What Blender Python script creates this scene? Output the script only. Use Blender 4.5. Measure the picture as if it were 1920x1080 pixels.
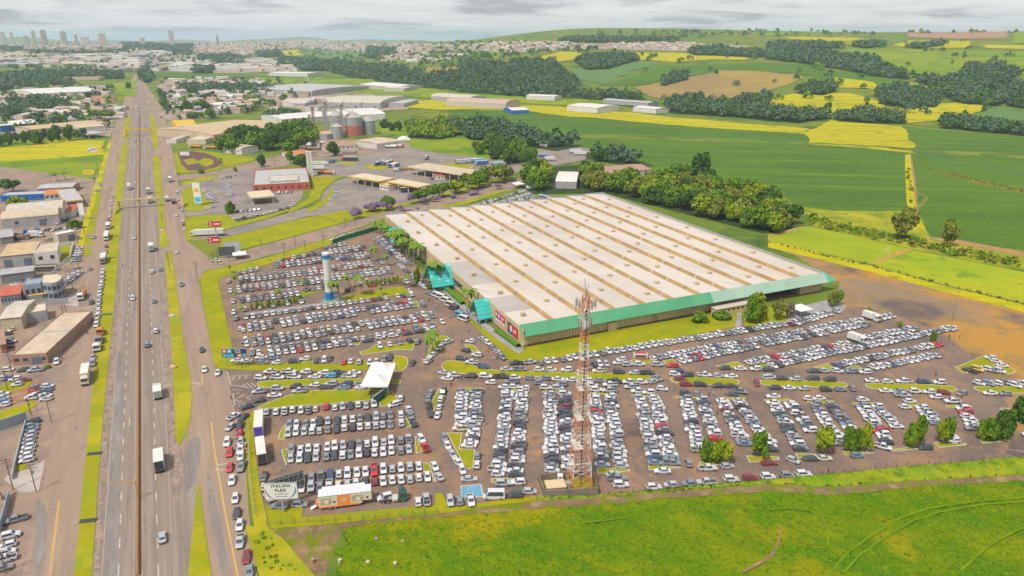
import bpy, bmesh, math, random
import numpy as np
from mathutils import Vector, Matrix
from mathutils.geometry import delaunay_2d_cdt
random.seed(7); np.random.seed(7)
SC = bpy.context.scene
for o in list(bpy.data.objects): bpy.data.objects.remove(o)
COL = SC.collection
R = math.radians
# ------------------------------------------------------------------ camera
FPX, PITCH, CAMH = 1345.0, R(19.33), 112.0
cam = bpy.data.cameras.new('camera'); CAM = bpy.data.objects.new('camera', cam); COL.objects.link(CAM)
cam.sensor_width = 36.0; cam.lens = FPX/1920*36.0; cam.clip_start = 1.0; cam.clip_end = 60000
CAM.location = (0, 0, CAMH); CAM.rotation_euler = (math.pi/2-PITCH, 0, 0); SC.camera = CAM
# ------------------------------------------------------------------ world: pale overcast layer under a clear sky
SUN_EL, SUN_AZ = R(56), R(215)      # azimuth clockwise from +Y (view direction): behind the camera, to the left
w = bpy.data.worlds.new('World'); SC.world = w; w.use_nodes = True
nt = w.node_tree; nt.nodes.clear(); N = nt.nodes.new; Lk = nt.links.new
out = N('ShaderNodeOutputWorld'); bg = N('ShaderNodeBackground')
sky = N('ShaderNodeTexSky'); sky.sky_type = 'NISHITA'; sky.sun_disc = False
sky.sun_elevation = SUN_EL; sky.sun_rotation = SUN_AZ
tc = N('ShaderNodeTexCoord'); sep = N('ShaderNodeSeparateXYZ'); Lk(tc.outputs['Generated'], sep.inputs[0])
zc = N('ShaderNodeMath'); zc.operation = 'MAXIMUM'; zc.inputs[1].default_value = 0.0; Lk(sep.outputs[2], zc.inputs[0])
za = N('ShaderNodeMath'); za.operation = 'ADD'; za.inputs[1].default_value = 0.075; Lk(zc.outputs[0], za.inputs[0])
comb = N('ShaderNodeCombineXYZ')
for i in (0, 1):
 dv = N('ShaderNodeMath'); dv.operation = 'DIVIDE'; Lk(sep.outputs[i], dv.inputs[0]); Lk(za.outputs[0], dv.inputs[1]); Lk(dv.outputs[0], comb.inputs[i])
nz = N('ShaderNodeTexNoise'); nz.inputs['Scale'].default_value = 0.62; nz.inputs['Detail'].default_value = 9; nz.inputs['Roughness'].default_value = .6
nz.inputs['Distortion'].default_value = .6
Lk(comb.outputs[0], nz.inputs['Vector'])
cr = N('ShaderNodeValToRGB'); Lk(nz.outputs['Fac'], cr.inputs[0])
cr.color_ramp.elements[0].position = .36; cr.color_ramp.elements[0].color = (.31, .32, .345, 1)
cr.color_ramp.elements[1].position = .62; cr.color_ramp.elements[1].color = (.63, .63, .635, 1)
e = cr.color_ramp.elements.new(.48); e.color = (.54, .545, .56, 1)
sk = N('ShaderNodeMix'); sk.data_type = 'RGBA'; sk.blend_type = 'MULTIPLY'; sk.inputs[0].default_value = 1
Lk(sky.outputs[0], sk.inputs[6]); sk.inputs[7].default_value = (.1, .1, .1, 1)
mx = N('ShaderNodeMix'); mx.data_type = 'RGBA'; mx.inputs[0].default_value = .88
Lk(sk.outputs[2], mx.inputs[6]); Lk(cr.outputs[0], mx.inputs[7])
Lk(mx.outputs[2], bg.inputs[0]); bg.inputs[1].default_value = 1.0; Lk(bg.outputs[0], out.inputs[0])
# ------------------------------------------------------------------ sun behind thin cloud
sl = bpy.data.lights.new('sun', 'SUN'); sl.energy = 2.9; sl.angle = R(8); sl.color = (1, .93, .82)
SUN = bpy.data.objects.new('sun', sl); COL.objects.link(SUN)
sd = Vector((math.sin(SUN_AZ)*math.cos(SUN_EL), math.cos(SUN_AZ)*math.cos(SUN_EL), math.sin(SUN_EL)))
SUN.rotation_euler = sd.to_track_quat('Z', 'Y').to_euler(); SUN.location = (0, 0, 400)
vs = SC.view_settings; vs.view_transform = 'Standard'; vs.look = 'None'; vs.gamma = 1; vs.use_curve_mapping = False
vs.exposure = 0.5
SC.render.engine = 'CYCLES'
SC.cycles.volume_bounces = 1; SC.cycles.max_bounces = 4; SC.cycles.diffuse_bounces = 2; SC.cycles.glossy_bounces = 1; SC.cycles.transmission_bounces = 0
SC.cycles.caustics_reflective = False; SC.cycles.caustics_refractive = False
# ------------------------------------------------------------------ terrain height and pixel -> ground
CT, ST = math.cos(PITCH), math.sin(PITCH)
def _tab(D, Z):
 d = np.arange(0, 20001, 20.0); z = np.interp(d, D, Z)
 k = np.hanning(25); k /= k.sum(); zs = np.convolve(np.pad(z, 12, 'edge'), k, 'valid'); zs[d < 880] = 0
 return d, zs
TR = _tab([0, 950, 1080, 1250, 1500, 1900, 2500, 3300, 4500, 9000, 20000], [0, 0, -5, 2, 22, 60, 95, 138, 105, 20, 0])
TL = _tab([0, 1450, 2000, 3000, 4500, 6000, 8000, 20000], [0, 0, 4, 24, 50, 66, 40, 0])
FRA = 40
def hgt(X, Y):
 X = np.asarray(X, float); Y = np.asarray(Y, float)
 D = np.hypot(X, Y); a = np.where(D > 1, X/np.maximum(D, 1), 0); a = np.where(Y < 0, np.sign(X), a)
 s = np.clip((a+.28)/.40, 0, 1); s = s*s*(3-2*s)
 z = np.interp(D, *TR)*s+np.interp(D, *TL)*(1-s)
 m = np.clip((D-1500)/1500, 0, 1)
 z = z+m*(7*np.sin(X/410+1)*np.cos(Y/530)+5*np.sin((X+Y)/270))
 fr = np.exp(-((D-13000)/1300)**2)*(FRA+18*np.sin(a*21+1)+14*np.sin(a*47+2)+8*np.sin(a*90))
 return z+fr
_ZR, _ZL = TR[1].tolist(), TL[1].tolist()
def zat(X, Y):
 """scalar twin of hgt"""
 D = math.hypot(X, Y); q = min(D, 19980.)/20; i = int(q); f = q-i; a = X/D if D > 1 else 0.
 if Y < 0: a = (X > 0)-(X < 0)
 s = min(1, max(0, (a+.28)/.40)); s = s*s*(3-2*s)
 z = (_ZR[i]*(1-f)+_ZR[i+1]*f)*s+(_ZL[i]*(1-f)+_ZL[i+1]*f)*(1-s)
 if D > 1500: m = min(1, (D-1500)/1500); z += m*(7*math.sin(X/410+1)*math.cos(Y/530)+5*math.sin((X+Y)/270))
 if D > 8000: z += math.exp(-((D-13000)/1300)**2)*(FRA+18*math.sin(a*21+1)+14*math.sin(a*47+2)+8*math.sin(a*90))
 return z
_T = np.geomspace(600, 16500, 260)
def G(px, py, z=0.0):
 """ground point seen at photo pixel (1920 wide), z metres above the ground"""
 u = (px-960)/FPX; v = (py-540)/FPX; d = ST+v*CT; f = CT-v*ST
 if d > 1e-4:
  t = (CAMH-z)/d
  if math.hypot(u*t, f*t) < 860: return (u*t, f*t)
 T = _T; zz = CAMH-d*T
 g = zz-(hgt(u*T, f*T)+z); k = np.where(g <= 0)[0]
 k = k[0] if len(k) else len(T)-1
 lo, hi = T[max(k-1, 0)], T[k]
 for _ in range(18):
  m = (lo+hi)/2
  if CAMH-d*m-(zat(u*m, f*m)+z) <= 0: hi = m
  else: lo = m
 return (u*hi, f*hi)
def G3(px, py, z=0.0):
 x, y = G(px, py, z); return Vector((x, y, zat(x, y)))
def top_height(px, py, ytop):
 """height of an upright thing whose foot is at (px,py) and top at row ytop"""
 x, y = G(px, py); h0 = zat(x, y); v = (ytop-540)/FPX
 # solve (y*ST - (z-H)*CT) = v*(y*CT+ (z-H)*ST) with dz=z-H, y forward
 dz = -(y*(ST+v*CT))/(CT-v*ST) ; return CAMH+dz-h0
# ------------------------------------------------------------------ materials
MATS = {}
def mat(name, c, rough=.8, c2=None, scale=.3, detail=5, metal=0., spec=.3, bump=0., bscale=None, contrast=(.35, .65), coord='obj', alpha=None):
 if name in MATS: return MATS[name]
 m = bpy.data.materials.new(name); m.use_nodes = True; t = m.node_tree; b = t.nodes['Principled BSDF']
 b.inputs['Base Color'].default_value = (*c, 1); b.inputs['Roughness'].default_value = rough
 b.inputs['Metallic'].default_value = metal; b.inputs['Specular IOR Level'].default_value = spec
 m.diffuse_color = (*c, 1)
 if c2 is not None or bump:
  if coord == 'obj':
   tcn = t.nodes.new('ShaderNodeTexCoord'); src = tcn.outputs['Object']
  else:
   tcn = t.nodes.new('ShaderNodeNewGeometry'); src = tcn.outputs['Position']
  if c2 is not None:
   n = t.nodes.new('ShaderNodeTexNoise'); n.inputs['Scale'].default_value = scale; n.inputs['Detail'].default_value = detail
   t.links.new(src, n.inputs['Vector'])
   r = t.nodes.new('ShaderNodeValToRGB'); r.color_ramp.elements[0].position = contrast[0]; r.color_ramp.elements[1].position = contrast[1]
   r.color_ramp.elements[0].color = (*c, 1); r.color_ramp.elements[1].color = (*c2, 1)
   t.links.new(n.outputs['Fac'], r.inputs[0]); t.links.new(r.outputs[0], b.inputs['Base Color'])
  if bump:
   n2 = t.nodes.new('ShaderNodeTexNoise'); n2.inputs['Scale'].default_value = bscale or scale*4; n2.inputs['Detail'].default_value = 4
   t.links.new(src, n2.inputs['Vector'])
   bp = t.nodes.new('ShaderNodeBump'); bp.inputs['Strength'].default_value = bump; bp.inputs['Distance'].default_value = .3
   t.links.new(n2.outputs['Fac'], bp.inputs['Height']); t.links.new(bp.outputs[0], b.inputs['Normal'])
 MATS[name] = m; return m
def gmat(name, layers, rough=.95, bump=0, bscale=1.0):
 """ground material: base colour then (colour, noise scale, lo, hi, stretch) layers mixed over it in world space"""
 if name in MATS: return MATS[name]
 m = bpy.data.materials.new(name); m.use_nodes = True; t = m.node_tree; b = t.nodes['Principled BSDF']
 b.inputs['Roughness'].default_value = rough; b.inputs['Specular IOR Level'].default_value = .12
 gp = t.nodes.new('ShaderNodeNewGeometry'); cur = None; base = layers[0]
 prev = t.nodes.new('ShaderNodeRGB'); prev.outputs[0].default_value = (*base, 1); cur = prev.outputs[0]
 for i, L in enumerate(layers[1:]):
  c, s, lo, hi = L[:4]; src = gp.outputs['Position']
  if len(L) > 4:   # (rotation deg, sx, sy): streaks along one direction
   mp = t.nodes.new('ShaderNodeMapping'); mp.vector_type = 'TEXTURE'; mp.inputs['Rotation'].default_value = (0, 0, R(-L[4][0])); mp.inputs['Scale'].default_value = (1/L[4][1], 1/L[4][2], 1)
   t.links.new(src, mp.inputs[0]); src = mp.outputs[0]
  of = t.nodes.new('ShaderNodeVectorMath'); of.operation = 'ADD'; of.inputs[1].default_value = (i*313.7, i*171.3, i*7.1); t.links.new(src, of.inputs[0])
  n = t.nodes.new('ShaderNodeTexNoise'); n.inputs['Scale'].default_value = s; n.inputs['Detail'].default_value = 3; n.inputs['Roughness'].default_value = .62
  t.links.new(of.outputs[0], n.inputs['Vector'])
  mr = t.nodes.new('ShaderNodeMapRange'); mr.inputs[1].default_value = lo; mr.inputs[2].default_value = hi; t.links.new(n.outputs['Fac'], mr.inputs[0])
  mxn = t.nodes.new('ShaderNodeMix'); mxn.data_type = 'RGBA'; t.links.new(mr.outputs[0], mxn.inputs[0]); t.links.new(cur, mxn.inputs[6]); mxn.inputs[7].default_value = (*c, 1)
  cur = mxn.outputs[2]
 t.links.new(cur, b.inputs['Base Color'])
 if bump:
  n2 = t.nodes.new('ShaderNodeTexNoise'); n2.inputs['Scale'].default_value = bscale; n2.inputs['Detail'].default_value = 2
  t.links.new(gp.outputs['Position'], n2.inputs['Vector'])
  bp = t.nodes.new('ShaderNodeBump'); bp.inputs['Strength'].default_value = bump; bp.inputs['Distance'].default_value = .4
  t.links.new(n2.outputs['Fac'], bp.inputs['Height']); t.links.new(bp.outputs[0], b.inputs['Normal'])
 MATS[name] = m; return m
# ------------------------------------------------------------------ mesh helpers
def mk_mesh(name, V, F, mi=None, mats=(), smooth=False):
 """fast mesh from arrays; F is an (n,k) array or a list of tuples"""
 me = bpy.data.meshes.new(name)
 V = np.asarray(V, np.float32)
 if isinstance(F, np.ndarray):
  n, k = F.shape; me.vertices.add(len(V)); me.vertices.foreach_set('co', V.ravel())
  me.loops.add(n*k); me.loops.foreach_set('vertex_index', F.ravel().astype(np.int32))
  me.polygons.add(n); me.polygons.foreach_set('loop_start', np.arange(0, n*k, k, dtype=np.int32))
  try: me.polygons.foreach_set('loop_total', np.full(n, k, np.int32))
  except Exception: pass
 else:
  me.from_pydata([tuple(map(float, v)) for v in V], [], F)
 for m in mats: me.materials.append(m)
 if mi is not None: me.polygons.foreach_set('material_index', np.asarray(mi, np.int32))
 if smooth: me.polygons.foreach_set('use_smooth', np.ones(len(me.polygons), bool))
 me.update(calc_edges=True); me.validate(); return me
def link(name, me, parent=None, loc=(0, 0, 0), rz=0.0):
 o = bpy.data.objects.new(name, me); COL.objects.link(o)
 o.location = loc; o.rotation_euler = (0, 0, rz)
 if parent is not None: o.parent = parent
 return o
def tag(o, label=None, cat=None, group=None, kind=None):
 if label: o['label'] = label
 if cat: o['category'] = cat
 if group: o['group'] = group
 if kind: o['kind'] = kind
 return o
def thing(name, label, cat, loc=(0, 0, 0), rz=0.0, group=None):
 o = bpy.data.objects.new(name, None); COL.objects.link(o); o.empty_display_size = .5
 o.location = loc; o.rotation_euler = (0, 0, rz); return tag(o, label, cat, group)
class MB:
 def __init__(s): s.v = []; s.f = []; s.m = []
 def add(s, V, F, m=0):
  b = len(s.v); s.v += [tuple(v) for v in V]; s.f += [tuple(i+b for i in f) for f in F]; s.m += [m]*len(F); return s
 def box(s, x0, x1, y0, y1, z0, z1, m=0):
  return s.add([(x0, y0, z0), (x1, y0, z0), (x1, y1, z0), (x0, y1, z0), (x0, y0, z1), (x1, y0, z1), (x1, y1, z1), (x0, y1, z1)],
                     [(0, 3, 2, 1), (4, 5, 6, 7), (0, 1, 5, 4), (1, 2, 6, 5), (2, 3, 7, 6), (3, 0, 4, 7)], m)
 def prism(s, P, z0, z1, m=0):
  P = list(P); n = len(P)
  a = sum(P[i][0]*P[(i+1) % n][1]-P[(i+1) % n][0]*P[i][1] for i in range(n))
  if a < 0: P = P[::-1]
  za = z0 if hasattr(z0, '__len__') else [z0]*n; zb = z1 if hasattr(z1, '__len__') else [z1]*n
  return s.add([(p[0], p[1], za[i]) for i, p in enumerate(P)]+[(p[0], p[1], zb[i]) for i, p in enumerate(P)],
                     [tuple(range(n))[::-1], tuple(range(n, 2*n))]+[(i, (i+1) % n, n+(i+1) % n, n+i) for i in range(n)], m)
 def hexa(s, A, B, m=0):   # two quads (bottom, top) of 3-d points, counter-clockwise seen from the top
  return s.add(list(A)+list(B), [(3, 2, 1, 0), (4, 5, 6, 7), (0, 1, 5, 4), (1, 2, 6, 5), (2, 3, 7, 6), (3, 0, 4, 7)], m)
 def bar(s, a, b, r=.1, m=0, n=4, r2=None):
  a = Vector(a); b = Vector(b); d = (b-a); L = d.length
  if L < 1e-6: return s
  d /= L; u = d.orthogonal().normalized(); w_ = d.cross(u); r2 = r if r2 is None else r2
  V = []
  for p, rr in ((a, r), (b, r2)):
   for i in range(n):
    t = 2*math.pi*(i+.5)/n; V.append(p+u*(rr*math.cos(t))+w_*(rr*math.sin(t)))
  return s.add(V, [tuple(range(n))[::-1], tuple(range(n, 2*n))]+[(i, (i+1) % n, n+(i+1) % n, n+i) for i in range(n)], m)
 def cyl(s, x, y, z0, z1, r, n=12, m=0, r2=None): return s.bar((x, y, z0), (x, y, z1), r, m, n, r2)
 def build(s, name, mats, parent=None, loc=(0, 0, 0), rz=0.0, smooth=False):
  if not isinstance(mats, (list, tuple)): mats = [mats]
  me = mk_mesh(name, s.v, s.f, s.m, mats, smooth); return link(name, me, parent, loc, rz)
def boxpart(name, x0, x1, y0, y1, z0, z1, m, parent): return MB().box(x0, x1, y0, y1, z0, z1).build(name, m, parent)
def densify(P, step):
 out = []
 for i in range(len(P)):
  a, b = P[i], P[(i+1) % len(P)]; n = max(1, int(math.hypot(b[0]-a[0], b[1]-a[1])/step))
  out += [(a[0]+(b[0]-a[0])*k/n, a[1]+(b[1]-a[1])*k/n) for k in range(n)]
 return out
def inside(P, x, y):
 P = np.asarray(P); x = np.asarray(x); y = np.asarray(y); c = np.zeros(x.shape, bool); n = len(P); j = n-1
 for i in range(n):
  xi, yi = P[i]; xj, yj = P[j]
  c ^= ((yi > y) != (yj > y)) & (x < (xj-xi)*(y-yi)/((yj-yi) or 1e-12)+xi); j = i
 return c
def drape(P, off, step, jit=0.0):
 """triangulated sheet over polygon P (world xy) lying off above the terrain"""
 P = densify(P, step); am = min(7., step*.22)*jit; P = [(x+am*math.sin(x*.031+y*.047)+am*.6*math.sin(y*.113-x*.071), y+am*math.cos(x*.043-y*.029)+am*.6*math.sin(x*.127+y*.09)) for x, y in P]; A = np.array(P); x0, y0 = A.min(0); x1, y1 = A.max(0)
 gx, gy = np.meshgrid(np.arange(x0+step/2, x1, step), np.arange(y0+step/2, y1, step)); gx = gx.ravel(); gy = gy.ravel()
 k = inside(P, gx, gy); pts = [Vector(p) for p in P]+[Vector((a, b)) for a, b in zip(gx[k], gy[k])]
 n = len(P); r = delaunay_2d_cdt(pts, [], [list(range(n))], 1, 1e-4)
 V = np.array([(v.x, v.y) for v in r[0]]); DD = np.hypot(V[:, 0], V[:, 1]); st0 = np.where(V[:, 0] < -.25*DD, 1200, 880)
 Z = hgt(V[:, 0], V[:, 1])+off+np.clip((DD-st0)/150, 0, 1)*(.25+DD*1.6e-4)
 F = []
 for f in r[2]:
  a, b, c = [V[i] for i in f[:3]]
  F.append(tuple(f) if (b[0]-a[0])*(c[1]-a[1])-(b[1]-a[1])*(c[0]-a[0]) > 0 else tuple(f)[::-1])
 return np.column_stack([V, Z]), F
def sheet(name, px, m, off, label=None, kind='structure', world=False, smoothpx=False):
 """ground sheet traced as photo pixels on the ground (or world points)"""
 if smoothpx: px = chaikin(px)
 P = px if world else [G(*p) for p in px]
 D = max(math.hypot(*p) for p in P)
 if D < 860:
  bm = bmesh.new(); vs_ = [bm.verts.new((x, y, off)) for x, y in P]; f = bm.faces.new(vs_); f.normal_update()
  if f.normal.z < 0: f.normal_flip()
  bmesh.ops.triangulate(bm, faces=[f]); me = bpy.data.meshes.new(name); bm.to_mesh(me); bm.free(); me.materials.append(m)
 else:
  A = np.array(P); ext = max(np.ptp(A[:, 0]), np.ptp(A[:, 1])); st = min(60., max(12., ext/22))
  V, F = drape(P, off, st, 1 if 'field' in name or name in ('town_ground', 'wood_floor', 'meadow', 'yellow_verge') else 0); me = mk_mesh(name, V, F, None, [m])
 o = link(name, me); tag(o, label, None, None, kind); return o
def chaikin(P, it=2):
 for _ in range(it):
  Q = []
  for i in range(len(P)):
   a, b = P[i], P[(i+1) % len(P)]
   Q += [(a[0]*.75+b[0]*.25, a[1]*.75+b[1]*.25), (a[0]*.25+b[0]*.75, a[1]*.25+b[1]*.75)]
  P = Q
 return P
def offset_poly(P, d):
 n = len(P); a = sum(P[i][0]*P[(i+1) % n][1]-P[(i+1) % n][0]*P[i][1] for i in range(n))
 if a < 0: P = P[::-1]
 Q = []
 for i in range(n):
  p0, p1, p2 = Vector(P[i-1]), Vector(P[i]), Vector(P[(i+1) % n])
  e1 = (p1-p0); e2 = (p2-p1)
  if e1.length < 1e-6 or e2.length < 1e-6: Q.append(tuple(p1)); continue
  n1 = Vector((e1.y, -e1.x)).normalized(); n2 = Vector((e2.y, -e2.x)).normalized(); m = n1+n2
  if m.length < .3: m = n1
  m.normalize(); k = max(.5, m.dot(n1)); q = p1+m*(d/k); Q.append((q.x, q.y))
 return Q, P
# ================================================================== ground materials
def vnoise(x, y, s, seed=0):
 r = np.random.RandomState(seed); T = r.rand(64, 64)
 x = x/s; y = y/s; xi = np.floor(x).astype(int); yi = np.floor(y).astype(int); fx = x-xi; fy = y-yi
 fx = fx*fx*(3-2*fx); fy = fy*fy*(3-2*fy); g = lambda a, b: T[a % 64, b % 64]
 return (g(xi, yi)*(1-fx)+g(xi+1, yi)*fx)*(1-fy)+(g(xi, yi+1)*(1-fx)+g(xi+1, yi+1)*fx)*fy
M_LAND = gmat('land_grass', [(.11, .17, .022), ((.17, .19, .018), .006, .42, .62), ((.045, .085, .022), .02, .52, .68), ((.20, .19, .03), .09, .58, .75)])
M_GRASS = gmat('verge_grass', [(.26, .25, .006), ((.36, .31, .014), .05, .45, .62), ((.20, .27, .014), .13, .5, .68), ((.33, .27, .05), .4, .58, .78), ((.16, .2, .015), 2.2, .55, .75)], bump=.5, bscale=3)
M_LAWN = gmat('lawn_grass', [(.235, .245, .004), ((.31, .28, .005), .08, .42, .62), ((.17, .25, .012), .2, .52, .7), ((.14, .19, .012), 2.6, .55, .75)], bump=.5, bscale=3)
M_ASPH = gmat('worn_asphalt', [(.235, .19, .165), ((.185, .155, .145), .035, .42, .62), ((.29, .225, .18), .11, .5, .72), ((.15, .125, .12), .5, .58, .74), ((.27, .22, .19), 2.5, .5, .8)], bump=.15, bscale=6)
M_HWY = gmat('highway_asphalt', [(.245, .192, .155), ((.195, .158, .132), .05, .42, .62, (-26, 6, .25)), ((.275, .235, .205), .09, .48, .68, (-26, 8, .2)), ((.14, .13, .13), .3, .6, .76, (-26, 3, .4)), ((.25, .21, .19), 3, .5, .8)], bump=.12, bscale=6)
M_SERV = gmat('service_road_asphalt', [(.295, .215, .16), ((.24, .18, .14), .04, .42, .62, (-26, 4, .3)), ((.33, .24, .18), .08, .5, .72, (-26, 5, .3)), ((.19, .155, .14), .4, .6, .76)], bump=.12, bscale=6)
M_LOT = gmat('parking_asphalt', [(.20, .142, .112), ((.145, .108, .094), .03, .4, .6), ((.275, .168, .10), .05, .49, .66), ((.32, .185, .095), .16, .57, .74), ((.11, .088, .08), .5, .57, .73), ((.265, .20, .155), 2.2, .54, .76)], bump=.2, bscale=5)
M_DIRT = gmat('bare_dirt_lot', [(.24, .165, .11), ((.38, .20, .045), .018, .44, .57), ((.12, .095, .085), .03, .52, .66), ((.22, .16, .06), .12, .52, .7), ((.27, .21, .18), .09, .62, .74, (20, 1, 4))], bump=.2, bscale=3)
M_YARD = gmat('yard_ground', [(.285, .205, .155), ((.21, .16, .135), .06, .42, .6), ((.33, .235, .165), .1, .5, .7), ((.14, .12, .115), .35, .6, .75)], bump=.1, bscale=4)
M_GREY = gmat('grey_yard_asphalt', [(.245, .208, .187), ((.19, .165, .155), .04, .42, .62), ((.29, .235, .195), .07, .5, .7), ((.13, .12, .12), .3, .6, .75)])
M_RED = gmat('red_earth', [(.30, .16, .09), ((.22, .13, .09), .06, .42, .62), ((.38, .24, .14), .2, .52, .72)])
M_CONC = gmat('pale_concrete', [(.40, .345, .31), ((.31, .27, .25), .15, .42, .65), ((.47, .41, .36), .6, .5, .75)])
M_PATH = gmat('grey_footpath', [(.30, .29, .29), ((.23, .22, .225), .3, .45, .65)])
M_KERB = mat('kerb_white', (.56, .53, .47), .8, (.40, .36, .30), .6)
M_KERBY = mat('kerb_yellow', (.50, .42, .16), .8, (.44, .37, .24), .7)
M_WHITE = mat('paint_white', (.53, .49, .44), .7, (.32, .27, .24), 1.2)
M_YEL = mat('paint_yellow', (.58, .34, .06), .7, (.40, .27, .13), .8)
M_ORG = mat('paint_orange', (.50, .22, .05), .7, (.34, .2, .12), .6)
M_SOY = gmat('crop_field', [(.095, .18, .002), ((.17, .215, .002), .03, .42, .62, (30, 1, 2.2)), ((.065, .17, .003), .06, .46, .64, (30, 1, 1.7)), ((.27, .24, .003), .05, .55, .69), ((.05, .12, .004), .9, .53, .69), ((.215, .24, .003), 1.7, .54, .7), ((.055, .13, .003), 4, .56, .72)], bump=.9, bscale=2.5)
M_FGREEN = gmat('field_green', [(.072, .152, .012), ((.052, .118, .014), .006, .42, .6), ((.10, .175, .012), .03, .48, .64, (8, .2, 2.5)), ((.055, .115, .018), .12, .50, .64, (8, .06, 3)), ((.13, .19, .016), .4, .56, .72)])
M_FLIME = gmat('field_lime', [(.15, .235, .010), ((.22, .26, .010), .006, .42, .62), ((.10, .175, .014), .02, .48, .62), ((.20, .22, .014), .07, .54, .68, (5, .15, 2.5)), ((.07, .12, .016), .15, .6, .72)])
M_FYEL = gmat('field_yellow', [(.42, .36, .005), ((.30, .29, .006), .03, .44, .62, (5, .12, 2.5)), ((.19, .22, .01), .05, .56, .7), ((.10, .14, .012), .2, .64, .76)])
M_FBROWN = gmat('field_brown', [(.26, .175, .07), ((.30, .22, .05), .005, .42, .6), ((.21, .15, .09), .02, .5, .68)])
M_FPINK = gmat('field_ploughed', [(.34, .19, .13), ((.29, .18, .12), .01, .45, .62)])
M_FTEAL = gmat('field_blue_green', [(.10, .18, .055), ((.12, .195, .04), .006, .42, .62), ((.085, .16, .06), .03, .5, .68)])
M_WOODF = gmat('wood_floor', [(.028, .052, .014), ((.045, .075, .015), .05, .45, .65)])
M_TOWN = gmat('town_ground', [(.30, .235, .19), ((.20, .19, .12), .012, .48, .6), ((.36, .28, .22), .03, .5, .65), ((.09, .13, .06), .02, .58, .68)])
# ================================================================== terrain
def build_land():
 rings = [0.0]+list(np.linspace(60, 860, 14))+list(np.geomspace(890, 19000, 95))
 ang = np.r_[np.linspace(-62, 62, 249), np.linspace(66, 294, 58)]; na = len(ang)
 A = np.radians(ang); V = [(0, 0, 0)]
 for r in rings[1:]:
  X = r*np.sin(A); Y = r*np.cos(A); Z = hgt(X, Y); V += list(zip(X, Y, Z))
 F = [(0, 1+(j+1) % na, 1+j) for j in range(na)]
 for i in range(len(rings)-2):
  b0 = 1+i*na; b1 = b0+na
  F += [(b0+j, b0+(j+1) % na, b1+(j+1) % na, b1+j) for j in range(na)]
 o = link('ground', mk_mesh('ground', np.array(V), F, None, [M_LAND], True)); tag(o, None, None, None, 'structure')
build_land()
# ------------------------------------------------------------------ flat-zone sheets (each a few mm to cm above the one below)
sheet('dirt_lot', [(1440, 462), (1500, 470), (1640, 503), (1760, 535), (1920, 572), (2100, 610), (2150, 860), (1920, 856), (1700, 873), (1500, 893), (1400, 700), (1560, 575), (1575, 530), (1490, 478)], M_DIRT, .012)
sheet('parking_lot', [(409, 521), (450, 501), (520, 487), (600, 457), (626, 444), (700, 421), (722, 432), (800, 520), (900, 612), (960, 668), (985, 672), (1180, 640), (1400, 600), (1560, 583), (1610, 575), (1660, 585), (1760, 620), (1800, 650), (1850, 690), (1890, 760), (1900, 820), (1880, 860), (1700, 874), (1500, 893), (1140, 926), (1000, 932), (840, 951), (570, 976), (495, 966), (476, 890), (462, 800), (445, 775), (424, 740), (420, 692), (436, 690)], M_LOT, .020)
sheet('service_road', [(-60, 1300), (41, 1080), (75, 940), (98, 830), (108, 790), (147, 540), (186, 380), (205, 270), (222, 215), (243, 160), (252, 139), (262, 139), (275, 160), (302, 200), (318, 250), (324, 290), (341, 380), (352, 440), (350, 452), (392, 482), (385, 505), (373, 526), (398, 665), (404, 690), (425, 694), (440, 770), (460, 785), (459, 830), (466, 960), (479, 1060), (520, 1300)], M_SERV, .024)
sheet('highway', [(126, 1300), (172, 1080), (191, 810), (217, 540), (235, 330), (241, 262), (247, 205), (255, 143), (266, 143), (279, 200), (287, 262), (291, 330), (313, 530), (324, 740), (333, 830), (352, 870), (368, 905), (352, 1080), (330, 1300)], M_HWY, .030)
sheet('industrial_yard', [(-220, 318), (0, 312), (170, 335), (196, 318), (186, 380), (147, 540), (108, 790), (98, 830), (75, 940), (41, 1080), (-60, 1300), (-500, 1300)], M_YARD, .016)
sheet('side_road', [(386, 490), (470, 466), (560, 442), (640, 420), (700, 403), (760, 388), (900, 352), (960, 336), (990, 332), (990, 347), (900, 373), (800, 395), (728, 406), (640, 438), (600, 451), (520, 475), (430, 499), (384, 507), (376, 522)], M_YARD, .028)
sheet('truck_yard', [(600, 312), (660, 297), (700, 285), (765, 276), (830, 288), (920, 297), (972, 305), (985, 318), (940, 332), (880, 345), (800, 374), (760, 386), (700, 392), (640, 398), (575, 406), (500, 425), (420, 445), (350, 452), (346, 440), (420, 432), (505, 410), (545, 398), (600, 383), (607, 360), (625, 342), (660, 330), (600, 334), (520, 322), (545, 318)], M_GREY, .032)
sheet('station_forecourt', [(330, 352), (360, 338), (400, 330), (440, 317), (470, 318), (560, 328), (570, 350), (566, 372), (545, 390), (500, 402), (440, 412), (425, 408), (400, 402), (352, 406), (342, 400)], M_GREY, .036)
sheet('dirt_road', [(326, 330), (400, 322), (470, 305), (520, 292), (600, 283), (680, 275), (682, 282), (600, 291), (560, 305), (500, 318), (440, 318), (390, 332), (328, 340)], M_YARD, .026)
sheet('factory_yard', [(560, 258), (640, 262), (700, 262), (790, 268), (765, 277), (700, 286), (640, 298), (560, 300)], M_YARD, .018)
sheet('truck_park', [(1005, 280), (1060, 270), (1110, 280), (1095, 300), (1040, 310), (1010, 300)], M_GREY, .02)
# left fields
sheet('left_field', [(-260, 255), (0, 258), (130, 258), (200, 262), (200, 285), (178, 345), (150, 342), (0, 358), (-260, 372)], M_FLIME, .014)
sheet('left_field_rough', [(-260, 262), (0, 278), (110, 262), (198, 265), (196, 290), (100, 297), (0, 302), (-260, 310)], M_FYEL, .020)
sheet('road_verge', [(204, 262), (209, 268), (190, 345), (172, 405), (150, 480), (140, 480), (158, 410), (178, 345), (196, 290)], M_FYEL, .028)
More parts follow.
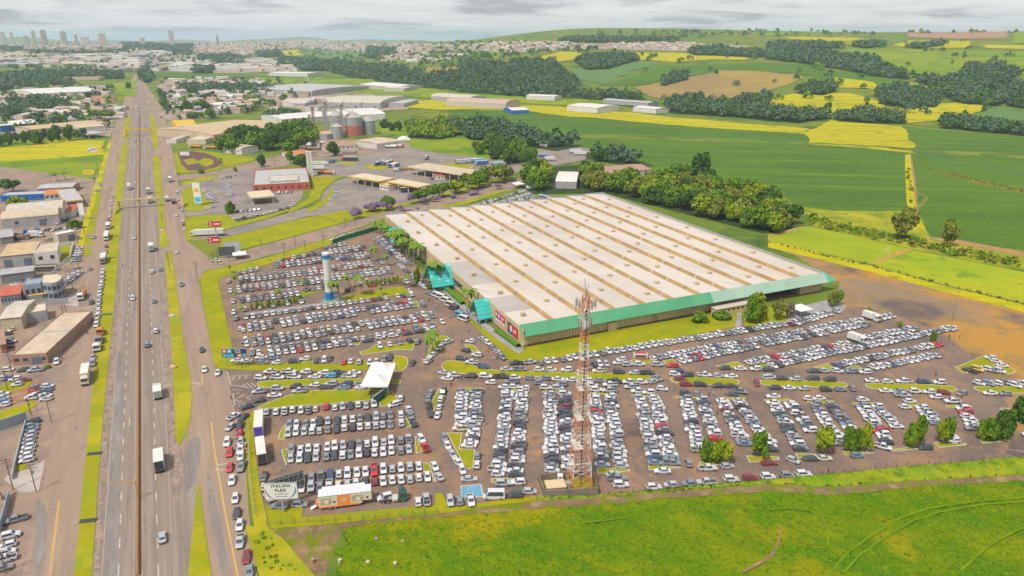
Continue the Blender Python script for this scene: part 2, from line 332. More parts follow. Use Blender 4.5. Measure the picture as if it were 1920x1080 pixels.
# ------------------------------------------------------------------ raised grass strips and islands with kerbs
def island(px, label, m=None, kerb=None, h=.13, kw=.22, round_=0, name='grass_island', sub=None):
 if round_: px = chaikin(px, round_)
 P = [G(*p) for p in px]; outer, P = offset_poly(P, 0); inner, _ = offset_poly(P, -kw)
 if kerb is None:
  b = MB(); b.prism(P, 0, h); o = b.build(name, m or M_LAWN); return tag(o, label, None, None, 'structure')
 b = MB(); b.prism(inner, 0, h-.01); o = b.build(name, m or M_LAWN); tag(o, label, None, None, 'structure')
 n = len(P); k = MB()
 for i in range(n):
  j = (i+1) % n
  k.add([(*P[i], 0), (*P[j], 0), (*inner[j], 0), (*inner[i], 0), (*P[i], h+.03), (*P[j], h+.03), (*inner[j], h+.03), (*inner[i], h+.03)],
              [(4, 5, 6, 7), (0, 1, 5, 4), (2, 3, 7, 6)])
 k.build('kerb', kerb, o); return o
_sh = [0]
def strip(px, label, m=M_GRASS, name='grass_strip', h=.12):
 _sh[0] += 1; return island(px, label, m, None, h+.003*(_sh[0] % 9), name=name)
strip([(139, 1080), (166, 806), (192, 540), (214, 380), (228, 272), (233, 268), (240, 272), (232, 340), (217, 540), (191, 810), (172, 1080), (126, 1300), (85, 1300)], 'long grass strip between the left service road and the highway')
strip([(230, 262), (241, 262), (246, 205), (250, 175), (244, 176), (235, 215)], 'short grass strip beside the highway past the yellow footbridge')
strip([(285, 292), (299, 293), (306, 380), (312, 440), (318, 460), (300, 466), (297, 400), (290, 340)], 'grass strip on the right of the highway by the pale footbridge')
strip([(284, 200), (292, 235), (297, 278), (290, 280), (284, 262), (281, 220)], 'yellow grass strip right of the highway at the yellow footbridge')
strip([(309, 474), (321, 472), (331, 540), (344, 640), (357, 710), (360, 745), (356, 790), (345, 822), (335, 836), (329, 820), (327, 760), (322, 660), (315, 560)], 'grass strip tapering to a point right of the highway')
strip([(371, 902), (376, 925), (385, 1000), (397, 1080), (420, 1300), (325, 1300), (352, 1080), (363, 980)], 'grass wedge between the highway and the right service road')
strip([(375, 527), (378, 516), (392, 507), (430, 500), (480, 488), (520, 477), (600, 452), (627, 443), (621, 458), (560, 478), (505, 495), (440, 512), (414, 520), (409, 531), (422, 590), (436, 653), (438, 668), (450, 677), (500, 684), (540, 680), (585, 676), (589, 684), (638, 683), (643, 676), (690, 677), (690, 693), (640, 695), (560, 696.5), (470, 694.5), (412, 691), (402, 684), (397, 660)], 'green verge wrapping the upper car park beside the road', M_LAWN, 'verge')
strip([(478, 768), (469, 775), (460, 790), (459, 830), (464, 890), (470, 940), (476, 985), (500, 1010), (505, 992), (497, 955), (489, 925), (483, 880), (477, 840), (474, 805)], 'narrow green verge left of the lower car park', M_GRASS, 'verge')
strip([(498, 950), (568, 950), (566, 971), (680, 959), (817, 947), (816, 926), (828, 925), (843, 953), (900, 944), (960, 935), (1005, 931), (1005, 939), (900, 951), (842, 961), (680, 976), (560, 988), (507, 991)], 'green verge along the bottom of the lower car park', M_LAWN, 'verge')
strip([(459, 985), (505, 992), (530, 1010), (590, 1080), (640, 1160), (560, 1300), (520, 1300), (486, 1080)], 'rough green bank beside the road at the bottom', M_GRASS, 'verge')
# lawns round the hall, roads and stations
strip([(904, 612), (918, 620), (976, 654), (1010, 645), (1200, 610), (1360, 585), (1384, 583), (1384, 612), (1180, 650), (1010, 676), (975, 681), (955, 676), (938, 655), (895, 618)], 'lawn along the front wall of the hall', M_LAWN, 'lawn')
strip([(1393, 583), (1440, 577), (1484, 570), (1472, 606), (1396, 612)], 'lawn with shrubs before the right end of the hall', M_LAWN, 'lawn')
strip([(820, 545), (905, 618), (893, 614), (812, 547)], 'narrow lawn along the left wall of the hall', M_LAWN, 'lawn')
strip([(418, 447), (500, 427), (560, 411), (640, 396), (700, 392), (715, 398), (640, 419), (560, 440), (470, 464), (440, 470), (410, 472)], 'wide lawn between the two side roads', M_LAWN, 'lawn')
strip([(352, 452), (346, 442), (347, 415), (362, 405), (425, 402), (445, 417), (500, 404), (560, 385), (575, 380), (535, 398), (500, 410), (420, 431)], 'lawn with the red billboard by the service road', M_LAWN, 'lawn')
strip([(342, 355), (352, 350), (378, 352), (385, 375), (400, 378), (392, 392), (360, 397), (348, 394), (342, 380)], 'lawn under the petrol station sign', M_LAWN, 'lawn')
strip([(338, 344), (380, 332), (410, 328), (408, 333), (380, 341), (350, 346)], 'grass bank along the dirt road by the station', M_GRASS, 'verge')
strip([(325, 288), (375, 283), (420, 287), (475, 296), (478, 300), (440, 310), (400, 320), (350, 324), (330, 324)], 'green roundabout lawn with a dark bare patch', M_LAWN, 'lawn')
sheet('bare_patch', [(333, 287), (360, 284), (385, 287), (405, 295), (420, 305), (405, 314), (380, 320), (352, 320), (340, 308)], gmat('dark_soil', [(.15, .075, .07), ((.11, .06, .06), .1, .4, .6)]), .14)
sheet('lawn_patch', [(343, 300), (362, 297), (372, 302), (384, 296), (400, 300), (400, 308), (385, 313), (372, 306), (352, 310)], M_LAWN, .16)
strip([(582, 331), (640, 331), (625, 340), (605, 356), (600, 372), (560, 392), (540, 400), (545, 392), (580, 372), (585, 350)], 'green bank between the stations', M_LAWN, 'lawn')
strip([(622, 352), (634, 352), (612, 382), (580, 400), (577, 392), (610, 372)], 'narrow green bank by the parked cars', M_LAWN, 'verge')
strip([(680, 310), (700, 308), (735, 310), (730, 316), (712, 319), (690, 315)], 'small green island among parked trucks', M_GRASS)
strip([(830, 308), (850, 305), (890, 312), (885, 316), (860, 315), (835, 311)], 'small green island by white trailers', M_GRASS)
strip([(636, 303), (670, 306), (662, 310), (640, 309)], 'small green island by the dark trailer', M_GRASS)
strip([(700, 392), (800, 373), (880, 348), (960, 332), (955, 336), (900, 350), (760, 386), (720, 397)], 'hedge bank along the truck yard', M_GRASS, 'verge')
strip([(802, 392), (880, 375), (945, 355), (950, 358), (880, 381), (815, 396)], 'green bank above the rear car park', M_LAWN, 'verge')
sheet('meadow', [(770, 262), (830, 250), (940, 262), (1020, 285), (960, 303), (880, 295), (790, 284), (765, 275)], M_FLIME, .022)
sheet('meadow', [(700, 232), (760, 232), (800, 240), (780, 258), (720, 252)], M_FLIME, .022)
for P, lab in (([(182, 357), (190, 358), (188, 378), (178, 378)], 'square grass plot beside the left service road, farthest'), ([(178, 380), (187, 380), (183, 404), (170, 404)], 'square grass plot beside the left service road'),
               ([(169, 408), (180, 408), (176, 438), (161, 438)], 'yellowish grass plot beside the left service road'), ([(160, 444), (174, 444), (172, 460), (158, 460)], 'small green plot by the driveway'), ([(155, 466), (170, 466), (170, 480), (154, 482)], 'small green plot at the parked cars'),
               ([(113, 462), (137, 461), (133, 475), (130, 488), (112, 488)], 'lawn square behind the concrete wall'), ([(0, 725), (20, 715), (62, 715), (40, 735), (0, 745)], 'grass bank under the parked cars at the left edge'), ([(0, 772), (50, 757), (60, 748), (70, 757), (40, 782), (0, 797)], 'grass bank above the fence at the left edge'), ([(29, 884), (32, 870), (51, 872), (50, 879)], 'tiny lawn by the driveway gate')):
 strip(P, lab, M_LAWN, 'grass_plot')
# car park islands
ISL = [
 ([(481, 721), (484, 717), (495, 714), (570, 711.5), (640, 710), (690, 710), (735, 711), (748, 712), (753, 716), (748, 720), (735, 720), (690, 716), (640, 719), (600, 721), (560, 724), (520, 727), (495, 727.5), (484, 725)], 'long thin grass island between the two entrance lanes', 1),
 ([(737, 668), (747, 667), (760, 669), (766, 675), (764, 687), (755, 696), (738, 699)], 'rounded grass island right of the white tent', 1),
 ([(482, 766), (500, 756), (530, 745), (558, 737), (592, 732), (650, 731), (705, 731.5), (735, 734), (744, 742), (744, 750), (728, 762), (712, 763), (711, 750), (690, 751), (640, 756), (600, 759), (560, 761), (510, 766), (490, 768)], 'big grass island below the entrance lanes', 0),
 ([(537, 795), (533, 797), (524, 812), (521, 824), (533, 824)], 'small wedge of grass beside the white trailer', 0), ([(527, 844), (540, 841), (536, 875)], 'small triangle of grass at the left end of a car row', 0),
 ([(550, 893), (561, 892), (558, 907)], 'tiny grass triangle behind the billboard', 0), ([(758, 776), (771, 800), (761, 802.5)], 'small grass triangle at the right end of the upper car row', 0),
 ([(777.5, 818), (781, 819), (793, 847.5), (780, 851)], 'small grass wedge beside the red car', 0), ([(792.5, 869), (800, 868), (806, 872), (810, 885), (819, 903), (812.5, 904), (808, 886), (793.5, 885)], 'hooked grass wedge at the end of the lowest row', 0),
 ([(824, 728), (827, 730), (813, 773), (809, 752)], 'upright grass sliver between two lines of cars', 0), ([(837.5, 812), (867, 812), (862, 842), (891, 842.5), (887, 878), (878, 880), (872, 877.5)], 'L-shaped grass island in the middle of the car park', 0),
 ([(457, 612), (464, 611), (465, 625), (457, 621)], 'tiny grass wedge at the left of the upper car park', 0), ([(462, 637), (469, 634), (472, 650), (463, 645)], 'tiny grass wedge above the sponsor billboard', 0),
 ([(662, 641), (679, 637), (673, 647), (666, 648)], 'small grass triangle by a black van', 0), ([(674, 660), (690, 656), (705, 646), (712, 652), (768, 642), (768, 635), (780, 637), (774, 657), (748, 656), (678, 666)], 'long pointed grass island above the white tent', 0),
 ([(774, 565), (780, 564), (787, 572), (785, 577), (780, 575)], 'leaf-shaped grass island at the right end of the upper rows', 1), ([(792, 584), (797, 583), (807, 592), (805, 597), (800, 596)], 'leaf-shaped grass island near the minibuses', 1),
 ([(797, 677), (802, 660), (815, 638), (822, 630), (838, 630), (843, 635), (840, 642), (820, 658), (807, 668), (799, 680)], 'grass island with two tall palms', 1), ([(868, 648), (878, 645), (888, 648), (902, 662), (887, 660)], 'teardrop grass island by the footpath', 1),
 ([(827, 687), (832, 679), (843, 676), (858, 677), (873, 680), (900, 690), (923, 694), (960, 695), (1020, 697), (1100, 699), (1200, 701), (1215, 703), (1222, 708), (1213, 714), (1200, 715), (1100, 710), (1000, 707), (900, 704), (840, 699), (829, 692)], 'very long grass island passing behind the lattice tower', 1),
 ([(1256, 711), (1260, 706), (1373, 710), (1385, 713), (1387, 718), (1380, 723), (1307, 721), (1273, 719), (1259, 716)], 'long oval grass island right of the tower', 1), ([(1424, 714), (1430, 712), (1580, 716), (1590, 722), (1586, 728), (1440, 724), (1426, 720)], 'long oval grass island, second from the right', 1),
 ([(1620, 722), (1630, 718), (1785, 722.5), (1796, 731), (1788, 735), (1655, 731), (1628, 728)], 'long oval grass island below the open brown ground', 1), ([(1823, 729), (1830, 724), (1930, 726), (1960, 732), (1930, 739), (1845, 736)], 'oval grass island at the right edge', 1),
 ([(1180, 676), (1217, 671), (1225, 680), (1190, 684)], 'grass triangle by the white and red van', 0), ([(1242, 677), (1262, 674), (1277, 685), (1252, 685)], 'grass triangle by a bright red car', 0), ([(1340, 687), (1382, 678), (1395, 687), (1360, 690)], 'dry grass triangle at the start of the second diagonal rows', 0),
 ([(1413, 684), (1430, 681), (1445, 689), (1425, 690)], 'smaller dry grass triangle of the second diagonal rows', 0), ([(1525, 689), (1552, 682), (1566, 690), (1545, 692)], 'grass triangle at the start of the third diagonal rows', 0), ([(1585, 690), (1605, 685), (1618, 692), (1600, 693)], 'small grass triangle of the third diagonal rows', 0),
 ([(1791, 689), (1848, 666), (1868, 689), (1895, 689), (1904, 695), (1901, 700), (1888, 702), (1868, 692), (1815, 691), (1815, 700), (1804, 699)], 'arrow-shaped grass island at the far right', 0)]
for px, lab, rd in ISL: island(px, lab, M_LAWN, M_KERB, round_=rd)
tops = [(882, 730), (968, 733), (1041, 735), (1130, 737.5), (1208, 741), (1290, 745), (1372, 747), (1457, 750.5), (1538, 753), (1622, 757), (1708, 760), (1797, 762.5)]
for i, (cx, cy) in enumerate(tops):
 island([(cx-26, cy), (cx-22, cy-2), (cx, cy-2.6), (cx+24, cy-1.6), (cx+27, cy+.6), (cx+22, cy+2), (cx, cy+2), (cx-22, cy+2)], 'yellow-kerbed sliver at the head of car column %d from the left' % (i+1), M_GRASS, M_KERBY, round_=1, name='kerbed_island')
bots = [[(921, 897), (968, 897), (968, 899), (922, 906)], [(1119, 877), (1181, 880), (1181, 884), (1121, 889)], [(1215, 872), (1277, 876), (1277, 878), (1217, 882)], [(1310, 867), (1367, 866), (1368, 870), (1313, 875)], [(1399, 855), (1460, 857), (1462, 862), (1405, 868)], [(1491, 851), (1530, 852), (1530, 855), (1496, 860)],
  [(1580, 847), (1638, 848), (1638, 850), (1585, 854)], [(1669, 843), (1725, 837), (1726, 842), (1672, 847)], [(1750, 830), (1812, 832), (1812, 835), (1760, 840)], [(1836, 825), (1892, 820), (1893, 827), (1843, 832)], [(1874, 765), (1903, 767), (1903, 769), (1875, 769)]]
for i, px in enumerate(bots): island(px, 'white-kerbed grass plot at the foot of the car columns, number %d from the left' % (i+1), M_LAWN, M_KERB, name='kerbed_island')
island([(863, 911), (902.5, 908), (907, 932), (865, 934)], 'blue painted parking bay beside the white minibus', gmat('blue_bay_paint', [(.10, .27, .42), ((.16, .33, .44), .25, .42, .6), ((.22, .24, .25), .6, .55, .7)]), M_KERB, h=.05, name='painted_bay')
# paths and pavements
sheet('footpath', [(800, 512), (806, 510), (880, 580), (960, 645), (984, 656), (975, 663), (968, 662), (930, 635), (868, 585)], M_PATH, .16)
sheet('footpath', [(1378, 617), (1382, 586), (1391, 584), (1390, 617)], M_PATH, .17)
sheet('forecourt_paving', [(1470, 608), (1476, 592), (1500, 575), (1560, 560), (1578, 568), (1587, 575), (1583, 582), (1560, 586), (1510, 596)], M_PATH, .06)
sheet('footpath', [(461, 587), (560, 574), (630, 563), (720, 545), (752, 537), (752, 541), (640, 566), (560, 579), (462, 591)], M_PATH, .045)
island([(606, 562), (640, 549), (648, 560), (640, 566), (618, 572), (604, 571)], 'pale paved pad round the tall pylon', M_PATH, None, .06, name='paved_pad')
strip([(640, 556), (700, 546), (755, 536), (767, 545), (767, 556), (757, 552), (700, 559), (650, 565)], 'lawn right of the tall white pylon', M_LAWN, 'lawn', h=.12)
strip([(560, 549), (612, 544), (590, 549), (566, 557)], 'small lawn left of the pylon', M_LAWN, 'lawn')
sheet('driveway', [(8, 900), (12, 893), (55, 878), (85, 862), (80, 885), (72, 921), (40, 924)], M_CONC, .034)
sheet('driveway', [(118, 560), (150, 543), (146, 575), (124, 572)], M_CONC, .034)
sheet('earth_patch', [(0, 742), (40, 730), (75, 712), (85, 716), (60, 742), (30, 757), (0, 768)], M_RED, .15)
# right side farmland in the flat zone
sheet('sports_pitch', [(1440, 440), (1500, 425), (1516, 425), (1600, 441), (1712, 468), (1635, 496), (1540, 474), (1440, 452)], gmat('pitch_grass', [(.27, .31, .010), ((.21, .28, .012), .03, .42, .6)]), .03)
for P in ([(1440, 441), (1495, 426), (1514, 425), (1450, 445), (1440, 447)], [(1632, 490), (1698, 466), (1713, 468), (1645, 495), (1634, 495)]): sheet('goal_mouth_earth', P, gmat('worn_earth', [(.40, .26, .05), ((.30, .24, .05), .1, .4, .6)]), .04)
sheet('grass_field', [(1636, 498), (1712, 470), (1800, 486), (1920, 510), (2150, 560), (2150, 620), (1920, 568), (1760, 531)], gmat('long_grass', [(.24, .31, .010), ((.32, .34, .012), .03, .42, .6), ((.14, .22, .014), .08, .55, .7)], bump=.5, bscale=2), .03)
sheet('rough_strip', [(1440, 452), (1540, 474), (1640, 500), (1760, 533), (1920, 571), (1920, 585), (1760, 545), (1640, 512), (1500, 478), (1440, 464)], M_FYEL, .034)
sheet('dirt_track', [(1742, 444), (1800, 450), (1920, 473), (2100, 505), (2100, 515), (1920, 481), (1790, 456), (1745, 449)], gmat('track_earth', [(.36, .20, .07), ((.28, .18, .09), .1, .4, .6)]), .036)
sheet('rough_pasture', [(1505, 388), (1560, 395), (1690, 396), (1720, 390), (1732, 420), (1745, 450), (1800, 458), (1920, 482), (1920, 508), (1712, 467), (1600, 440), (1515, 422)], gmat('pasture', [(.23, .25, .014), ((.36, .33, .02), .05, .46, .62), ((.10, .15, .016), .06, .52, .66)], bump=.4, bscale=2), .026)
sheet('crop_field_green', [(830, 207), (960, 208), (1100, 221), (1300, 239), (1505, 252), (1522, 271), (1716, 287), (1706, 380), (1690, 397), (1600, 400), (1510, 390), (1440, 350), (1300, 335), (1150, 300), (1000, 262), (900, 235)], M_FGREEN, .018)
sheet('crop_field_green', [(1700, 238), (1920, 256), (2300, 285), (2300, 560), (1920, 474), (1735, 445), (1722, 400), (1717, 288)], M_FGREEN, .018)
sheet('crop_field_yellow', [(1505, 250), (1557, 226), (1697, 238), (1716, 286), (1522, 270)], M_FYEL, .03)
sheet('field_margin', [(1697, 290), (1706, 288), (1712, 330), (1724, 412), (1735, 430), (1718, 428), (1700, 380), (1697, 320)], M_FYEL, .03)
sheet('field_track', [(1706, 290), (1709, 290), (1720, 360), (1722, 410), (1719, 410), (1714, 350)], M_RED, .04)
sheet('weedy_strip', [(1735, 313), (1750, 315), (1820, 333), (1920, 356), (2100, 395), (2100, 402), (1920, 362), (1820, 341), (1745, 319)], gmat('weeds', [(.16, .15, .02), ((.24, .18, .03), .1, .42, .6), ((.08, .11, .02), .2, .52, .66)]), .04)
for yo in (0, 5, 9): sheet('wet_furrow', [(1715, 285+yo), (1800, 297+yo), (1920, 320+yo), (1920, 321.5+yo), (1800, 298.3+yo), (1715, 285.8+yo)], gmat('furrow', [(.06, .12, .05), ((.08, .15, .04), .05, .4, .6)]), .042+yo*.0005)
sheet('yellow_verge', [(900, 199), (1010, 198), (1150, 209), (1260, 220), (1440, 236), (1520, 242), (1505, 251), (1440, 247), (1300, 238), (1100, 220), (960, 207), (880, 205)], M_FYEL, .016)
# ------------------------------------------------------------------ foreground crop field and grassy berm: relief meshes
def relief(name, px, m, step, amp, base, label, kind='structure', seed=1, big=(9, .5)):
 P = [G(*p) for p in px]; A = np.array(P); x0, y0 = A.min(0); x1, y1 = A.max(0)
 nx = int((x1-x0)/step)+2; ny = int((y1-y0)/step)+2; xs = x0+np.arange(nx)*step; ys = y0+np.arange(ny)*step
 X, Y = np.meshgrid(xs, ys); r = np.random.RandomState(seed)
 X = X+(r.rand(*X.shape)-.5)*step*.7; Y = Y+(r.rand(*Y.shape)-.5)*step*.7
 Z = base+amp*(.55*r.rand(*X.shape)+.45*vnoise(X, Y, 2.3, seed)+big[1]*(vnoise(X, Y, big[0], seed+3)-.5))
 k = inside(P, X.ravel(), Y.ravel()).reshape(X.shape)
 e = k.copy(); e[1:-1, 1:-1] = k[1:-1, 1:-1] & k[:-2, 1:-1] & k[2:, 1:-1] & k[1:-1, :-2] & k[1:-1, 2:]
 Z = np.where(e, Z, .02)
 idx = np.arange(nx*ny).reshape(ny, nx); q = k[:-1, :-1] & k[1:, :-1] & k[:-1, 1:] & k[1:, 1:]
 F = np.stack([idx[:-1, :-1][q], idx[:-1, 1:][q], idx[1:, 1:][q], idx[1:, :-1][q]], 1)
 used = np.unique(F); mp = np.zeros(nx*ny, int); mp[used] = np.arange(len(used))
 V = np.stack([X.ravel(), Y.ravel(), Z.ravel()], 1)[used]
 o = link(name, mk_mesh(name, V, mp[F], None, [m], True)); return tag(o, label, None, None, kind)
FIELD = [(640, 992), (690, 984), (800, 972), (960, 957), (1110, 946), (1260, 935), (1440, 921), (1515, 925), (1565, 929), (1665, 917), (1920, 901), (2150, 882), (2150, 1500), (560, 1500), (600, 1120), (640, 1048), (621, 1036), (650, 1020), (640, 1002)]
relief('soy_field', FIELD, M_SOY, .46, 1.0, .05, None, seed=4)
BERM = [(1005, 932), (1140, 927), (1300, 913), (1500, 894), (1700, 875), (1920, 857), (2150, 838), (2150, 874), (1920, 890), (1665, 905), (1565, 914), (1440, 908), (1260, 921), (1110, 933), (1005, 939)]
relief('grass_berm', BERM, gmat('berm_grass', [(.15, .25, .010), ((.25, .28, .012), .1, .42, .6), ((.09, .17, .012), .25, .5, .68), ((.30, .24, .06), .3, .6, .75)], bump=.6, bscale=3), .42, .9, .1, None, seed=9)
sheet('field_edge_track', [(507, 991), (560, 988), (680, 976), (842, 961), (1005, 939), (1110, 933), (1260, 921), (1440, 908), (1565, 914), (1665, 905), (1920, 890), (2150, 874), (2150, 884), (1920, 902), (1665, 919), (1565, 931), (1440, 923), (1260, 937), (1110, 948), (960, 960), (800, 975), (690, 987), (640, 995), (622, 1036), (600, 1130), (640, 1160), (590, 1080), (530, 1010)], gmat('edge_earth', [(.22, .15, .075), ((.16, .11, .065), .12, .42, .6), ((.29, .21, .10), .3, .52, .68), ((.14, .17, .012), .2, .5, .6)], bump=.4, bscale=3), .014)
sheet('field_scar', [(1440, 1047), (1448, 1040), (1461, 1011), (1464, 990), (1465, 992), (1463, 1015), (1452, 1045), (1440, 1055), (1395, 1080), (1390, 1078)], M_RED, .9)
# ------------------------------------------------------------------ far farmland on the slopes
FAR = [
 ([(960, 118), (1000, 110), (1060, 96), (1110, 102), (1075, 112), (1025, 120)], M_FYEL), ([(1060, 96), (1140, 100), (1195, 102), (1190, 108), (1110, 105)], M_FLIME),
 ([(1195, 100), (1260, 99), (1340, 105), (1400, 108), (1400, 113), (1330, 112), (1260, 117), (1200, 112)], M_FYEL),
 ([(1125, 160), (1170, 148), (1240, 125), (1330, 122), (1440, 118), (1530, 122), (1510, 137), (1440, 137), (1370, 132), (1290, 142), (1200, 162)], M_FGREEN),
 ([(1195, 163), (1290, 146), (1352, 132), (1440, 135), (1505, 143), (1500, 152), (1440, 172), (1385, 184), (1340, 190), (1280, 194), (1210, 180)], M_FBROWN),
 ([(1070, 132), (1130, 118), (1195, 114), (1240, 120), (1190, 133), (1130, 158), (1085, 150)], M_FTEAL),
 ([(1507, 91), (1640, 92), (1780, 95), (1930, 97), (2100, 100), (2100, 140), (1930, 140), (1800, 146), (1705, 146), (1640, 122), (1560, 104)], M_FLIME),
 ([(1440, 120), (1520, 121), (1570, 134), (1680, 146), (1720, 160), (1640, 165), (1570, 150), (1500, 140)], M_FGREEN),
 ([(1440, 192), (1480, 176), (1600, 176), (1660, 196), (1650, 214), (1560, 216), (1440, 212)], M_FYEL),
 ([(1560, 145), (1640, 155), (1650, 168), (1570, 165)], M_FYEL), ([(1700, 155), (1790, 165), (1880, 182), (1870, 190), (1800, 178), (1700, 168)], M_FYEL),
 ([(1680, 203), (1760, 195), (1850, 188), (1845, 208), (1770, 225), (1700, 232)], M_FYEL), ([(1790, 232), (1830, 215), (1870, 203), (1930, 212), (2100, 230), (2100, 260), (1930, 250), (1830, 243)], M_FTEAL),
 ([(1470, 70), (1560, 70), (1620, 72), (1610, 77), (1550, 77), (1480, 74)], M_FYEL), ([(1490, 76), (1600, 78), (1610, 84), (1500, 85)], M_FLIME), ([(1620, 75), (1700, 70), (1690, 80), (1630, 83)], M_FTEAL),
 ([(1690, 60), (1760, 58), (1890, 58), (1886, 72), (1800, 74), (1700, 70)], M_FPINK), ([(1670, 86), (1700, 76), (1745, 76), (1820, 78), (1820, 90), (1720, 90)], M_FYEL),
 ([(1888, 58), (1930, 58), (2100, 60), (2100, 82), (1900, 82)], M_FLIME), ([(1440, 60), (1500, 61), (1460, 68), (1420, 68)], M_FLIME), ([(1840, 84), (1930, 86), (1930, 93), (1850, 91)], M_FYEL),
 ([(565, 92), (600, 90), (680, 98), (686, 108), (650, 113), (600, 108), (570, 104)], M_FTEAL), ([(480, 100), (560, 92), (570, 104), (520, 106)], M_FYEL),
 ([(290, 137), (330, 136), (480, 143), (560, 140), (700, 146), (700, 150), (560, 150), (480, 148), (300, 145)], M_FGREEN),
 ([(480, 146), (600, 146), (760, 150), (900, 172), (1000, 190), (900, 200), (760, 180), (600, 172), (480, 158)], M_FLIME), ([(700, 190), (830, 188), (900, 195), (880, 206), (830, 207), (720, 200)], M_FYEL),
 ([(800, 130), (850, 126), (895, 130), (890, 138), (800, 138)], M_FBROWN), ([(880, 95), (940, 98), (940, 110), (880, 112)], M_FLIME), ([(960, 178), (1040, 182), (1150, 192), (1080, 200), (960, 192)], M_FLIME),
 ([(1050, 150), (1070, 148), (1075, 166), (1055, 168)], M_FLIME), ([(115, 122), (140, 120), (142, 127), (118, 129)], M_FLIME), ([(200, 158), (235, 155), (256, 150), (254, 180), (240, 182), (215, 178)], M_FLIME)]
for i, (px, m) in enumerate(FAR): sheet('far_field', px, m, .2+.02*(i % 7))
for px in ([(-100, 95), (120, 88), (330, 80), (520, 78), (520, 90), (480, 100), (420, 112), (330, 118), (290, 128), (200, 135), (60, 118), (-100, 118)], [(500, 77), (620, 76), (860, 84), (980, 80), (1120, 84), (1120, 92), (960, 100), (860, 94), (770, 100), (650, 96), (560, 90), (480, 95)],
           [(300, 150), (480, 148), (640, 160), (760, 175), (760, 205), (620, 215), (480, 200), (330, 232), (318, 250), (300, 195)], [(-100, 205), (0, 200), (60, 196), (220, 195), (222, 215), (205, 255), (0, 250), (-100, 250)], [(-100, 165), (40, 160), (190, 160), (215, 180), (60, 200), (-100, 200)], [(280, 118), (420, 112), (520, 122), (560, 134), (420, 138), (300, 134)],
           [(1120, 82), (1260, 80), (1400, 86), (1400, 96), (1260, 96), (1120, 92)]): sheet('town_ground', px, M_TOWN, .12)
# ================================================================== road markings
def at_line(P, s):
 for i in range(len(P)-1):
  a, b = Vector(P[i]), Vector(P[i+1]); L = (b-a).length
  if s <= L: return a+(b-a)*(s/L), (b-a)/L
  s -= L
 return Vector(P[-1]), (Vector(P[-1])-Vector(P[-2])).normalized()
def line_len(P): return sum((Vector(P[i+1])-Vector(P[i])).length for i in range(len(P)-1))
def stripe(px, w_, m, z=.04, dash=None, name='lane_line', world=False):
 P = px if world else [G(*p) for p in px]; L = line_len(P); b = MB(); segs = []
 if dash:
  s = 0
  while s < L: segs.append((s, min(s+dash[0], L))); s += dash[0]+dash[1]
 else:
  s = 0; acc = [0]
  for i in range(len(P)-1): acc.append(acc[-1]+(Vector(P[i+1])-Vector(P[i])).length)
  segs = list(zip(acc[:-1], acc[1:]))
 for s0, s1 in segs:
  a, d = at_line(P, s0+1e-4); c, _ = at_line(P, s1-1e-4); n = Vector((-d.y, d.x))*(w_/2)
  b.add([(*(a-n), z), (*(c-n), z), (*(c+n), z), (*(a+n), z)], [(0, 1, 2, 3)])
 o = b.build(name, m); return tag(o, None, None, None, 'structure')
RD = -26.1
M_GLANE = gmat('grey_lane_asphalt', [(.225, .195, .175), ((.18, .16, .15), .05, .42, .6, (-26, 5, .3)), ((.26, .235, .225), .2, .5, .7, (-26, 3, .4)), ((.13, .125, .125), .6, .6, .74)])
M_PATCH = gmat('dark_patch', [(.15, .138, .14), ((.20, .18, .175), .2, .42, .62), ((.11, .10, .10), .6, .55, .7)])
M_SHOULD = gmat('cracked_shoulder', [(.27, .20, .165), ((.19, .15, .135), .25, .42, .6, (-26, 3, .5)), ((.33, .25, .19), .5, .5, .68), ((.13, .11, .105), 1.2, .56, .7)])
sheet('lane_resurfacing', [(191, 1080), (209, 810), (219, 660), (230, 662), (232, 810), (222, 1080)], M_GLANE, .034)
sheet('worn_shoulder', [(173, 1075), (192, 810), (217, 545), (227, 545), (208, 810), (190, 1075)], M_SHOULD, .035)
sheet('worn_shoulder', [(297, 545), (313, 545), (324, 740), (332, 825), (350, 870), (330, 960), (318, 900), (312, 800)], M_SHOULD, .035)
sheet('tar_patch', [(350, 832), (372, 812), (378, 840), (372, 880), (366, 905), (345, 930), (342, 880)], M_GLANE, .037, smoothpx=True)
for P_ in ([(386, 870), (398, 905), (432, 1080), (415, 1080), (392, 960)], [(67, 925), (86, 950), (90, 990), (80, 1080), (60, 1080), (66, 1000)], [(236, 595), (238, 560), (240, 560), (239, 620)], [(437, 790), (450, 800), (452, 850), (444, 860)], [(301, 560), (303, 560), (308, 640), (306, 642)]): sheet('tar_patch', P_, M_PATCH if P_[0][0] in (298, 283, 352) else M_GLANE, .036, smoothpx=True)
stripe([(222, 1080), (242, 540), (252, 262), (254, 215)], .28, M_WHITE, dash=(4, 6)); stripe([(297, 1080), (282, 540), (271, 262), (268, 215)], .26, M_WHITE, dash=(4, 6))
M_WORN = mat('paint_worn', (.36, .29, .23), .8, (.27, .21, .18), .5)
stripe([(191, 1080), (209, 810), (228, 540), (246, 262)], .25, M_WORN); stripe([(251, 1080), (254, 810), (257, 540), (260, 262)], .26, M_WORN); stripe([(267, 1080), (266, 540), (263, 262)], .22, M_WORN)
stripe([(321, 1000), (312, 800), (296, 540), (280, 262)], .22, M_WORN); stripe([(92, 1080), (110, 939)], .22, M_YEL, .044); stripe([(95, 1080), (112, 939)], .22, M_YEL, .044)
stripe([(396, 790), (400, 830), (420, 950), (446, 1080), (480, 1250)], .42, M_YEL, .044); stripe([(379, 703), (380, 723), (361, 726)], .4, M_YEL, .044)
